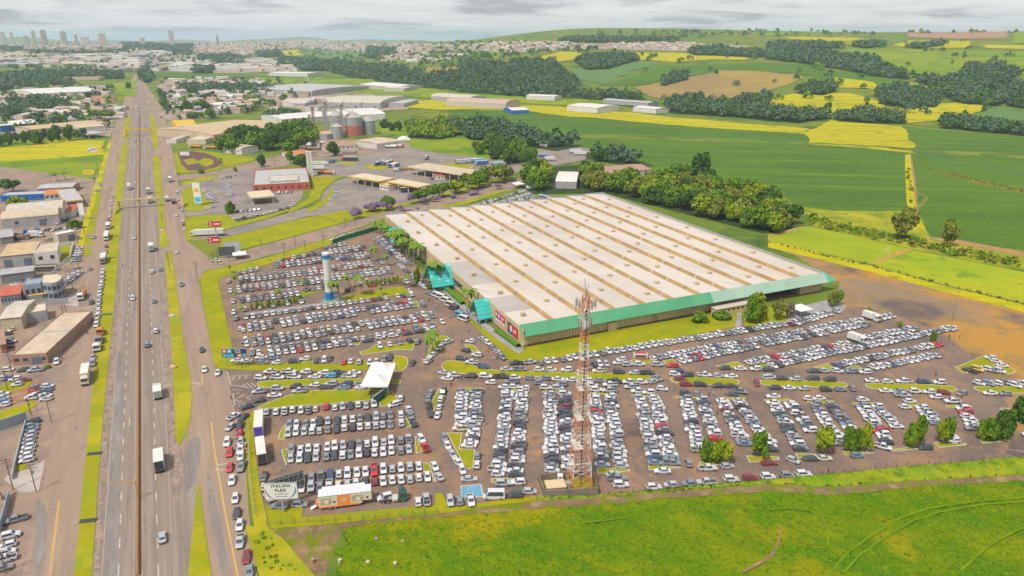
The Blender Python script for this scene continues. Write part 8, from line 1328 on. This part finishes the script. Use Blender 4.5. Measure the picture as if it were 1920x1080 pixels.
WOODS = [([(525, 110), (620, 117), (700, 127), (760, 130), (760, 136), (640, 134), (560, 132), (520, 122)], 'dark wood belt beyond the industrial roofs', 1), ([(600, 124), (680, 122), (740, 132), (800, 140), (860, 137), (960, 132), (1060, 152), (1080, 172), (1180, 180), (1215, 192), (1100, 188), (960, 182), (860, 174), (760, 160), (640, 142)], 'broad valley wood across the middle distance', 1), ([(960, 118), (1040, 118), (1060, 140), (1090, 160), (1070, 178), (1000, 172), (960, 150)], 'bluish wood left of the plantation', 1), ([(1075, 116), (1110, 106), (1190, 106), (1198, 114), (1140, 130), (1100, 132)], 'rectangular tree plantation on the slope', 0), ([(1240, 196), (1300, 184), (1340, 196), (1400, 190), (1450, 178), (1430, 208), (1500, 214), (1560, 222), (1500, 232), (1400, 222), (1260, 212)], 'dark wood below the brown field', 1), ([(1235, 158), (1262, 144), (1290, 141), (1288, 150), (1245, 162)], 'small wood on the edge of the brown field', 0),
 ([(1440, 95), (1510, 96), (1575, 106), (1640, 110), (1650, 122), (1700, 140), (1700, 149), (1640, 144), (1580, 132), (1520, 122), (1440, 112)], 'long dark wood on the hillside', 1), ([(1795, 146), (1815, 128), (1880, 128), (1912, 138), (1890, 160), (1830, 178), (1760, 168), (1710, 152), (1780, 150)], 'round wood on the right hillside', 1), ([(1490, 176), (1520, 160), (1560, 160), (1570, 172), (1540, 180)], 'small clump of tall trees', 0), ([(1640, 175), (1690, 165), (1740, 172), (1765, 185), (1755, 202), (1700, 205), (1650, 195)], 'dark wood round a farmhouse', 1), ([(1560, 220), (1600, 214), (1690, 222), (1700, 234), (1640, 232), (1570, 228)], 'thin tree line above the yellow field', 0), ([(1870, 165), (1930, 160), (1930, 205), (1890, 200), (1868, 185)], 'wood at the right edge', 1), ([(1765, 232), (1800, 228), (1930, 248), (1930, 256), (1800, 244), (1760, 240)], 'hedge line below the blue-green field', 0),
 ([(1440, 84), (1540, 82), (1580, 88), (1570, 92), (1440, 90)], 'far tree belt on the right', 0), ([(1600, 86), (1650, 80), (1660, 86), (1620, 92)], 'far tree belt beyond the lime field', 0), ([(1700, 90), (1760, 80), (1770, 86), (1720, 92)], 'far trees on the yellow hill', 0), ([(1290, 96), (1340, 92), (1420, 98), (1440, 108), (1380, 106), (1300, 104)], 'far dark belt above the yellow field', 0), ([(1050, 76), (1140, 72), (1270, 76), (1270, 82), (1140, 80), (1050, 82)], 'dark wood on the far skyline', 0), ([(1750, 170), (1790, 172), (1880, 190), (1870, 200), (1800, 195)], 'scattered wood between yellow strips', 0),
 ([(0, 143), (60, 139), (170, 136), (230, 140), (232, 148), (170, 148), (0, 150)], 'dark wood left of the highway', 1), ([(0, 156), (60, 154), (150, 156), (100, 161), (40, 164), (0, 172)], 'mixed green wood above the white hangar', 1), ([(262, 136), (280, 136), (288, 150), (275, 156), (264, 150)], 'clump where the highway vanishes', 0), ([(372, 106), (430, 104), (460, 112), (460, 122), (400, 120), (372, 116)], 'dark wood right of the highway', 0), ([(225, 80), (290, 84), (360, 84), (360, 108), (310, 100), (240, 92)], 'wood inside the far town', 0), ([(360, 128), (400, 128), (398, 138), (362, 138)], 'dark clump by the green strip', 0), ([(340, 166), (420, 164), (500, 168), (520, 176), (480, 180), (400, 176), (345, 174)], 'tree belt among the right industrial sheds', 1), ([(300, 182), (308, 186), (318, 214), (314, 216), (306, 200)], 'roadside trees by the right service road', 0), ([(20, 197), (80, 192), (130, 200), (120, 206), (20, 210)], 'tree belt among the left depots', 0), ([(0, 215), (50, 210), (52, 218), (0, 226)], 'trees at the left edge depots', 0), ([(40, 98), (160, 100), (240, 96), (240, 100), (160, 105), (40, 102)], 'thin tree belt in the far industrial area', 0), ([(0, 90), (40, 92), (40, 98), (0, 98)], 'trees at the far left town edge', 0), ([(500, 222), (560, 214), (560, 222), (500, 230)], 'trees between the factory roofs', 0),
 ([(760, 235), (840, 226), (900, 232), (880, 250), (820, 262), (770, 258)], 'young light green plantation behind the silos', 2), ([(840, 240), (900, 234), (960, 240), (1000, 258), (1080, 275), (1050, 284), (960, 270), (880, 262)], 'dark wood along the big green field', 1), ([(1095, 285), (1180, 300), (1230, 312), (1180, 312), (1100, 298)], 'tree edge between the wood and the green field', 1), ([(480, 100), (520, 98), (530, 106), (490, 108)], 'tree clump above the blue-green field', 0), ([(690, 90), (740, 92), (735, 106), (690, 110)], 'wood right of the blue-green field', 0), ([(860, 118), (940, 122), (960, 130), (860, 134)], 'wood above the tan slope', 0), ([(560, 118), (600, 120), (600, 128), (560, 126)], 'dark end of the wood belt', 0)]
def wood_mass():
 for i, (poly, lab, big) in enumerate(WOODS):
  P = [G(*p) for p in poly]; D = np.mean([math.hypot(*p) for p in P]); sp = max(8.0, D*.0052); pts = pick(poly, sp, 50+i)
  if len(pts) > 900: r0 = random.Random(i); pts = r0.sample(pts, 900)
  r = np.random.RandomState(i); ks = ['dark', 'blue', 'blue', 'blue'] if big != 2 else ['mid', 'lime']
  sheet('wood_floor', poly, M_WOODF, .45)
  if not pts: continue
  m = len(pts); h = (8+10*r.rand(m)**1.6)*(1 if big != 2 else .6); w_ = np.maximum(sp*.62, h*.34)*r.uniform(.8, 1.2, m)
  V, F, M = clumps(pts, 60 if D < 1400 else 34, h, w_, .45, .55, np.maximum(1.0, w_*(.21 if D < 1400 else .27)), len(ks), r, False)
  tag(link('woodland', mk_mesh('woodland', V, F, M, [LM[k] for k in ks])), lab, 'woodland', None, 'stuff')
wood_mass()
def far_scatter():   # loose trees between the far houses and fields
 pts = []; r = np.random.RandomState(77)
 for poly, n in (([(0, 76), (520, 77), (520, 110), (300, 134), (0, 130)], 800), ([(480, 77), (1120, 80), (1120, 100), (700, 120), (480, 100)], 420), ([(300, 150), (520, 146), (600, 170), (480, 215), (330, 230)], 130), ([(0, 160), (215, 160), (200, 250), (0, 250)], 120), ([(1120, 80), (1920, 75), (1920, 230), (1440, 215), (1200, 140)], 110), ([(700, 100), (960, 100), (960, 135), (720, 135)], 130), ([(1120, 60), (1920, 52), (1920, 62), (1120, 74)], 150)):
  A = np.array(poly); px = r.uniform(A[:, 0].min(), A[:, 0].max(), n*2); py = r.uniform(A[:, 1].min(), A[:, 1].max(), n*2); k = inside(poly, px, py); pts += [G(a, b_) for a, b_ in list(zip(px[k], py[k]))[:n]]
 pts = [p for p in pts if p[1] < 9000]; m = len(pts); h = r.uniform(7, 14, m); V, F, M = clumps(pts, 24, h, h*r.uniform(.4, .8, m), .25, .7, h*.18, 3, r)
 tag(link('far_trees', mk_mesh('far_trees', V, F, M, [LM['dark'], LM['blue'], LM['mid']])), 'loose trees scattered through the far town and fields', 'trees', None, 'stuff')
far_scatter()
# ================================================================== people, poles, fences and small things
def person_meshes():
 J = {'pel': (0, 0, .95, .13), 'wst': (0, 0, 1.12, .12), 'chs': (0, 0, 1.32, .15), 'nck': (0, 0, 1.49, .055), 'hd0': (0, .01, 1.58, .085), 'hd1': (0, .01, 1.70, .085), 'shl': (-.19, 0, 1.40, .06), 'ell': (-.26, .02, 1.13, .042), 'hal': (-.25, .12, .90, .035), 'shr': (.19, 0, 1.40, .06), 'elr': (.26, .02, 1.13, .042), 'har': (.25, .10, .90, .035),
         'hpl': (-.09, 0, .88, .09), 'knl': (-.11, .08, .50, .065), 'anl': (-.11, -.04, .09, .045), 'tol': (-.11, .13, .04, .04), 'hpr': (.09, 0, .88, .09), 'knr': (.11, .02, .50, .065), 'anr': (.11, -.16, .10, .045), 'tor': (.11, 0.0, .04, .04)}
 E_ = [('pel', 'wst'), ('wst', 'chs'), ('chs', 'nck'), ('nck', 'hd0'), ('hd0', 'hd1'), ('chs', 'shl'), ('shl', 'ell'), ('ell', 'hal'), ('chs', 'shr'), ('shr', 'elr'), ('elr', 'har'), ('pel', 'hpl'), ('hpl', 'knl'), ('knl', 'anl'), ('anl', 'tol'), ('pel', 'hpr'), ('hpr', 'knr'), ('knr', 'anr'), ('anr', 'tor')]
 ks = list(J); me = bpy.data.meshes.new('body'); me.from_pydata([J[k][:3] for k in ks], [(ks.index(a), ks.index(b)) for a, b in E_], []); ob = bpy.data.objects.new('b', me); COL.objects.link(ob); ob.modifiers.new('s', 'SKIN'); sub = ob.modifiers.new('u', 'SUBSURF'); sub.levels = 1
 for i, k in enumerate(ks): me.skin_vertices[0].data[i].radius = (J[k][3],)*2; me.skin_vertices[0].data[i].use_root = (k == 'pel')
 dg = bpy.context.evaluated_depsgraph_get(); m = bpy.data.meshes.new_from_object(ob.evaluated_get(dg)); bpy.data.objects.remove(ob); out_ = []
 skin, hair, shoe = mat('skin', (.36, .20, .13), .6), mat('hair_dark', (.03, .022, .018), .8), mat('shoe', (.03, .03, .03), .7)
 for sh, tr in (((.6, .6, .6), (.05, .06, .12)), ((.04, .04, .045), (.05, .05, .06)), ((.45, .06, .06), (.06, .08, .14)), ((.10, .18, .40), (.16, .13, .10)), ((.75, .20, .03), (.75, .20, .03)), ((.05, .16, .08), (.05, .06, .07))):
  c = m.copy(); c.materials.clear()
  for x in (skin, mat('shirt_%d' % len(out_), sh, .9), mat('trousers_%d' % len(out_), tr, .9), hair, shoe): c.materials.append(x)
  for p in c.polygons:
   z = p.center.z; x = abs(p.center.x); p.material_index = 4 if z < .09 else 1 if (z > .95 and z < 1.47 and not (x > .21 and z < 1.18)) else 2 if z <= .95 and x < .2 else 3 if z > 1.66 or (z > 1.55 and p.center.y < -.03) else 0
  out_.append(c)
 return out_
PP = person_meshes(); PL = ['white shirt and dark trousers', 'dark clothes', 'red shirt', 'blue shirt', 'orange overalls', 'dark green shirt']
for i, (x, y, k, where) in enumerate(((844, 725, 1, 'standing left of the first car column'), (847, 725, 1, 'second of the pair left of the first car column'), (801, 566, 0, 'walking by the minibuses, back of the group'), (804, 567, 1, 'in the group walking by the minibuses'), (800, 571, 0, 'in front of the group by the minibuses'), (806, 564, 2, 'rearmost by the minibuses'), (817, 577, 0, 'crossing near the lamp post by the minibuses'), (842, 597, 0, 'left of the last minibus'), (846, 598, 3, 'beside the last minibus'), (879, 624, 3, 'alone on the footpath corner'), (866, 643, 1, 'at the teardrop island'), (868, 642, 0, 'second at the teardrop island'), (926, 676, 0, 'left of two on the red earth lane'), (932, 675, 1, 'right of two on the red earth lane'), (1248, 688, 0, 'left of two below the red car'), (1250, 689, 2, 'right of two below the red car'), (1329, 743, 1, 'left of two between the columns'), (1337, 742, 0, 'right of two between the columns'), (1345, 778, 1, 'alone in the lane of the sixth column'), (1490, 846, 4, 'in orange beside the kerbed plot'), (1552, 887, 1, 'standing at the berm edge'), (1779, 635, 1, 'left of two on the brown ground'), (1799, 635, 1, 'right of two on the brown ground'), (1766, 671, 1, 'by the last diagonal row'), (1754, 706, 1, 'above the third oval island'), (1803, 747, 2, 'beside the cream pickup'), (1464, 617, 2, 'in the lane before the porch'), (1600, 590, 1, 'at the edge of the brown ground'), (826, 661, 0, 'beside the white SUV at the palm island'), (830, 661, 1, 'second beside the white SUV at the palm island'), (434, 750, 1, 'at the road markings of the entrance'), (454, 690, 5, 'on the verge below the sponsor billboard'), (727, 494, 1, 'walking on the hall road'), (783, 539, 0, 'near the canopy steps'), (787, 541, 3, 'second near the canopy steps'), (602, 664, 0, 'in the lane of the upper park'), (981, 926, 0, 'x'), (1100, 720, 0, 'x'), (731, 473, 1, 'by the palm avenue cars'), (946, 675, 1, 'walking towards the long row'), (944, 678, 0, 'second towards the long row'))):
 if where == 'x': continue
 g = G(x, y); o = link('person', PP[k], None, (*g, .02), rv.uniform(0, 6.3)); tag(o, 'person in %s %s' % (PL[k], where), 'person', 'people')
for i, (x, y) in enumerate(((230, 499), (163, 625))):   # motorcyclists
 g = G(x, y); t = thing('motorcycle', 'small dark motorcycle on the %s' % ('left carriageway' if i == 0 else 'left service road'), 'motorcycle', (*g, .03), R(90-TO)); b = MB(); b.bar((-.6, 0, .55), (.5, 0, .75), .14); b.bar((.5, 0, .9), (.7, 0, .33), .05); b.build('frame', M_TRIM, t); MB().box(-.55, .15, -.13, .13, .72, .85).build('seat', M_TRIM, t); wm = wheel_mesh('wheel', .31, .1); link('wheel', wm, t, (-.65, 0, .31)); link('wheel', wm, t, (.68, 0, .31)); o = link('person', PP[1], None, (*g, .03), R(90-TO)-math.pi/2); tag(o, 'dark-clothed rider on the motorcycle on the %s' % ('left carriageway' if i == 0 else 'left service road'), 'person')
M_POLE = mat('pole_concrete', (.17, .13, .11), .9, (.12, .095, .085), .5); M_LPOLE = mat('pole_steel', (.20, .19, .19), .6)
def pole(px, py, yt, label, kind='utility', r=.14, group='utility poles'):
 p = G3(px, py); h = top_height(px, py, yt); t = thing('utility_pole' if kind == 'utility' else 'lamp_post', label, 'pole' if kind == 'utility' else 'lamp post', p, R(rv.uniform(10, 40)) if kind == 'utility' else R(24), group); MB().bar((0, 0, 0), (0, 0, h), r, 0, 8, r*.65).build('shaft', M_POLE if kind == 'utility' else M_LPOLE, t)
 if kind == 'utility': [MB().box(-1.1, 1.1, -.06, .06, h-z, h-z+.14).build('crossarm', M_POLE, t) for z in (.4, 1.3)]; MB().cyl(.25, .2, h-3.0, h-2.1, .25, 8).build('transformer', M_GREYM, t)
 else:
  for a in range(3): x, y = math.cos(a*2.1), math.sin(a*2.1); m = MB(); m.bar((0, 0, h-.1), (x*.9, y*.9, h+.05), .05); m.box(x*1.1-.25, x*1.1+.25, y*1.1-.2, y*1.1+.2, h-.02, h+.12); m.build('lamp_head', M_GREYM, t)
UT = [(68, 922, 870), (25, 918, 860), (97, 793, 740), (57, 775, 745), (72, 750, 725), (183, 693, 660), (117, 674, 640), (137, 543, 505), (122, 609, 574), (127, 602, 572), (371, 530, 490), (401, 500, 473), (409, 497, 472), (319, 512, 472), (304, 418, 400), (333, 324, 300), (338, 345, 322), (160, 445, 425), (172, 400, 372), (150, 470, 440), (490, 468, 449), (554, 462, 442), (648, 428, 408), (668, 440, 412), (534, 481, 455), (572, 469, 450), (607, 458, 440), (430, 492, 470), (804, 403, 380), (415, 325, 300), (516, 312, 292), (148, 503, 480), (185, 330, 305), (196, 290, 270), (315, 250, 232), (320, 278, 258), (11, 1075, 1025), (1404, 350, 330), (1607, 305, 290), (1768, 385, 364), (1480, 330, 316), (1850, 320, 300), (15, 732, 690), (28, 720, 660)]
for i, (x, y, yt) in enumerate(UT):
 w_ = 'left of the highway' if x < 205 else 'by the right service road' if x < 345 else 'along the side road' if x < 900 else 'in the green fields'
 pole(x, y, yt, 'brown utility pole %s, %s in from the camera' % (w_, ORD[min(23, 1+sum(1 for q in UT if q[1] > y and (('left of the highway' if q[0] < 205 else 'by the right service road' if q[0] < 345 else 'along the side road' if q[0] < 900 else 'in the green fields') == w_)))]))
for x, y, yt, w_ in ((457, 800, 758, 'at the verge corner by the trailers'), (588, 740, 668, 'at the entrance lanes, left'), (735, 813, 762, 'in the lower left car park'), (528, 680, 660, 'on the verge above the entrance'), (491, 652, 615, 'left in the upper car park'), (659, 632, 590, 'middle of the upper car park'), (822, 610, 565, 'by the minibuses'), (901, 661, 600, 'by the footpath corner'), (1324, 707, 643, 'on the oval island'), (1560, 712, 690, 'on the second oval island'), (708, 470, 440, 'near the palm avenue'), (751, 515, 490, 'at the hall road'), (1785, 602, 546, 'on the brown ground'), (1023, 700, 675, 'on the very long island'), (872, 690, 668, 'on the rounded end of the very long island'), (440, 640, 600, 'at the left kerb of the upper car park')): pole(x, y, yt, 'dark lamp post '+w_, 'lamp', .11, 'lamp posts')
def fence(px, h, label, sp=3.0, c=M_POLE, wires=3):
 P = [Vector(G(*p)) for p in px]; t = thing('wire_fence', label, 'fence', (P[0].x, P[0].y, 0)); pm = MB().box(-.06, .06, -.06, .06, 0, h); me = mk_mesh('post', pm.v, pm.f, None, [c]); wr = MB(); k = 0
 for i in range(len(P)-1):
  d = P[i+1]-P[i]; n = max(1, int(d.length/sp))
  for j in range(n):
   q = P[i]+d*(j/n)-P[0]; k += 1
   if k < 120: link('post', me, t, (q.x, q.y, 0))
  for z in range(wires): a, b_ = P[i]-P[0], P[i+1]-P[0]; zz = h*(z+1)/(wires+.2); wr.bar((a.x, a.y, zz), (b_.x, b_.y, zz), .018)
 wr.build('wire', c, t)
fence([(1440, 456), (1540, 478), (1640, 502), (1760, 534), (1920, 571)], 2.0, 'dark wire fence between the pitch and the brown ground', 4); fence([(1140, 927), (1300, 913), (1500, 894), (1700, 875), (1920, 857)], 1.6, 'wire fence along the top of the berm', 3); fence([(500, 985), (680, 975), (842, 960)], 1.6, 'wire fence below the lower verge', 3); fence([(466, 800), (468, 880), (477, 975)], 1.8, 'white-posted fence on the narrow verge', 2.5, M_KERB); fence([(470, 682), (560, 682), (640, 682)], 1.6, 'white-posted fence on the upper verge', 2.5, M_KERB); fence([(0, 800), (60, 780), (78, 762)], 2.0, 'wire fence on the left bank', 2.5); fence([(590, 405), (640, 420), (700, 408)], 1.8, 'dark fence on the lawn between the side roads', 3)
def goal(px, py, label, rz):
 p = G(px, py); t = thing('football_goal', label, 'goal', (*p, 0), rz); m = mat('goal_white', (.62, .6, .5), .6); [MB().bar((x, 0, 0), (x, 0, 2.4), .09).build('post', m, t) for x in (-3.6, 3.6)]; MB().bar((-3.6, 0, 2.4), (3.6, 0, 2.4), .09).build('crossbar', m, t); n = MB(); [n.bar((-3.6+k*1.2, 0, 2.4), (-3.6+k*1.2, 1.4, 0), .02) for k in range(7)]; n.build('net', m, t)
goal(1484, 437, 'far football goal on the pitch', R(40)); goal(1660, 474, 'near football goal on the pitch', R(40+180))
for i, (x, y) in enumerate(((178, 851), (166, 977), (215, 443), (210, 484), (201, 590))): # dark drain covers on the strip
 g = G(x, y); t = thing('drain_grate', 'dark drain grate on the left grass strip, %s from the camera' % ['second', 'first', 'fifth', 'fourth', 'third'][i], 'grate', (*g, .13), R(10)); [MB().box(-2+k*1.0, -1.1+k*1.0, -.8, .8, 0, .06).build('slab', M_TRIM, t) for k in range(4)]
for x, y, lab, c in ((325, 690, 'yellow box with a planter on the right grass strip', M_YEL), (323, 593, 'white slab on the right grass strip', M_KERB), (305, 433, 'white slab by the pale footbridge stair', M_KERB)):
 g = G(x, y); t = thing('roadside_box', lab, 'box', (*g, .12)); MB().box(-1.2, 1.2, -.9, .9, 0, .5).build('base', c, t); MB().box(-.6, .6, -.5, .5, .5, .8).build('lid', M_KERB, t)
for i, (x, y, c) in enumerate(((706, 1016, 'brown'), (755, 1021, 'brown'), (638, 1056, 'cream'), (690, 1060, 'cream'), (741, 1062, 'cream'), (587, 1055, 'brown'))):
 g = G(x, y); t = thing('hive_box', '%s box standing in the crop near the bare patch, %s from the left' % (c, ['fourth', 'sixth', 'second', 'third', 'fifth', 'first'][i]), 'box', (*g, .1), i*.5); m = {'brown': bm_('rust', BC['rust']), 'white': bm_('white', BC['white']), 'cream': bm_('sand', BC['sand'])}[c]; MB().box(-.35, .35, -.3, .3, 0, .9).build('case', m, t); MB().box(-.42, .42, -.37, .37, .9, 1.0).build('lid', m, t)
g = G(386, 1022 if False else 1022); s_ = thing('round_sign', 'red round traffic sign on the narrow verge', 'sign', (*G(464, 856), 0)); MB().cyl(0, 0, 0, 2.2, .05, 6).build('post', M_GREYM, s_); MB().bar((0, -.06, 2.6), (0, .0, 2.6), .5, 0, 16).build('disc', RDm, s_); MB().box(-.3, .3, -.09, -.06, 2.5, 2.7).build('bar', WH, s_)
g = G(797, 682); s_ = thing('warning_board', 'small red and white striped board at the palm island tip', 'sign', (*g, 0)); [MB().box(-.9, .9, -.1, .1, .2+k*.3, .48+k*.3).build('stripe', RDm if k % 2 else WH, s_) for k in range(5)]
def wheel_tracks():   # tyre tracks through the crop: narrow sunken lines
 m = gmat('track_crop', [(.105, .195, .005), ((.15, .23, .005), .15, .4, .6)])
 for px in ([(1440, 961), (1480, 958), (1515, 962), (1540, 975), (1552, 1000), (1550, 1030)], [(1560, 1075), (1590, 1040), (1640, 1005), (1690, 975), (1740, 958), (1830, 945), (1920, 938)], [(1580, 1080), (1612, 1045), (1660, 1012), (1710, 982), (1760, 965), (1850, 950), (1920, 946)], [(1800, 1075), (1850, 1030), (1900, 1002), (1930, 990)], [(1100, 985), (1140, 980), (1170, 976)]):
  stripe(px, .5, m, .84, name='wheel_track')
wheel_tracks()
# ================================================================== haze: one closed box of pale air
def haze():
 b = MB(); b.box(-17000, 17000, -1500, 19500, -60, 215); m = bpy.data.materials.new('haze_air'); m.use_nodes = True
 t = m.node_tree; t.nodes.clear(); o = t.nodes.new('ShaderNodeOutputMaterial'); v = t.nodes.new('ShaderNodeVolumePrincipled')
 v.inputs['Color'].default_value = (.66, .84, 1, 1); v.inputs['Density'].default_value = 8.0e-5; v.inputs['Anisotropy'].default_value = .25
 t.links.new(v.outputs[0], o.inputs['Volume']); ob = b.build('haze', m); tag(ob, None, None, None, 'stuff')
haze()
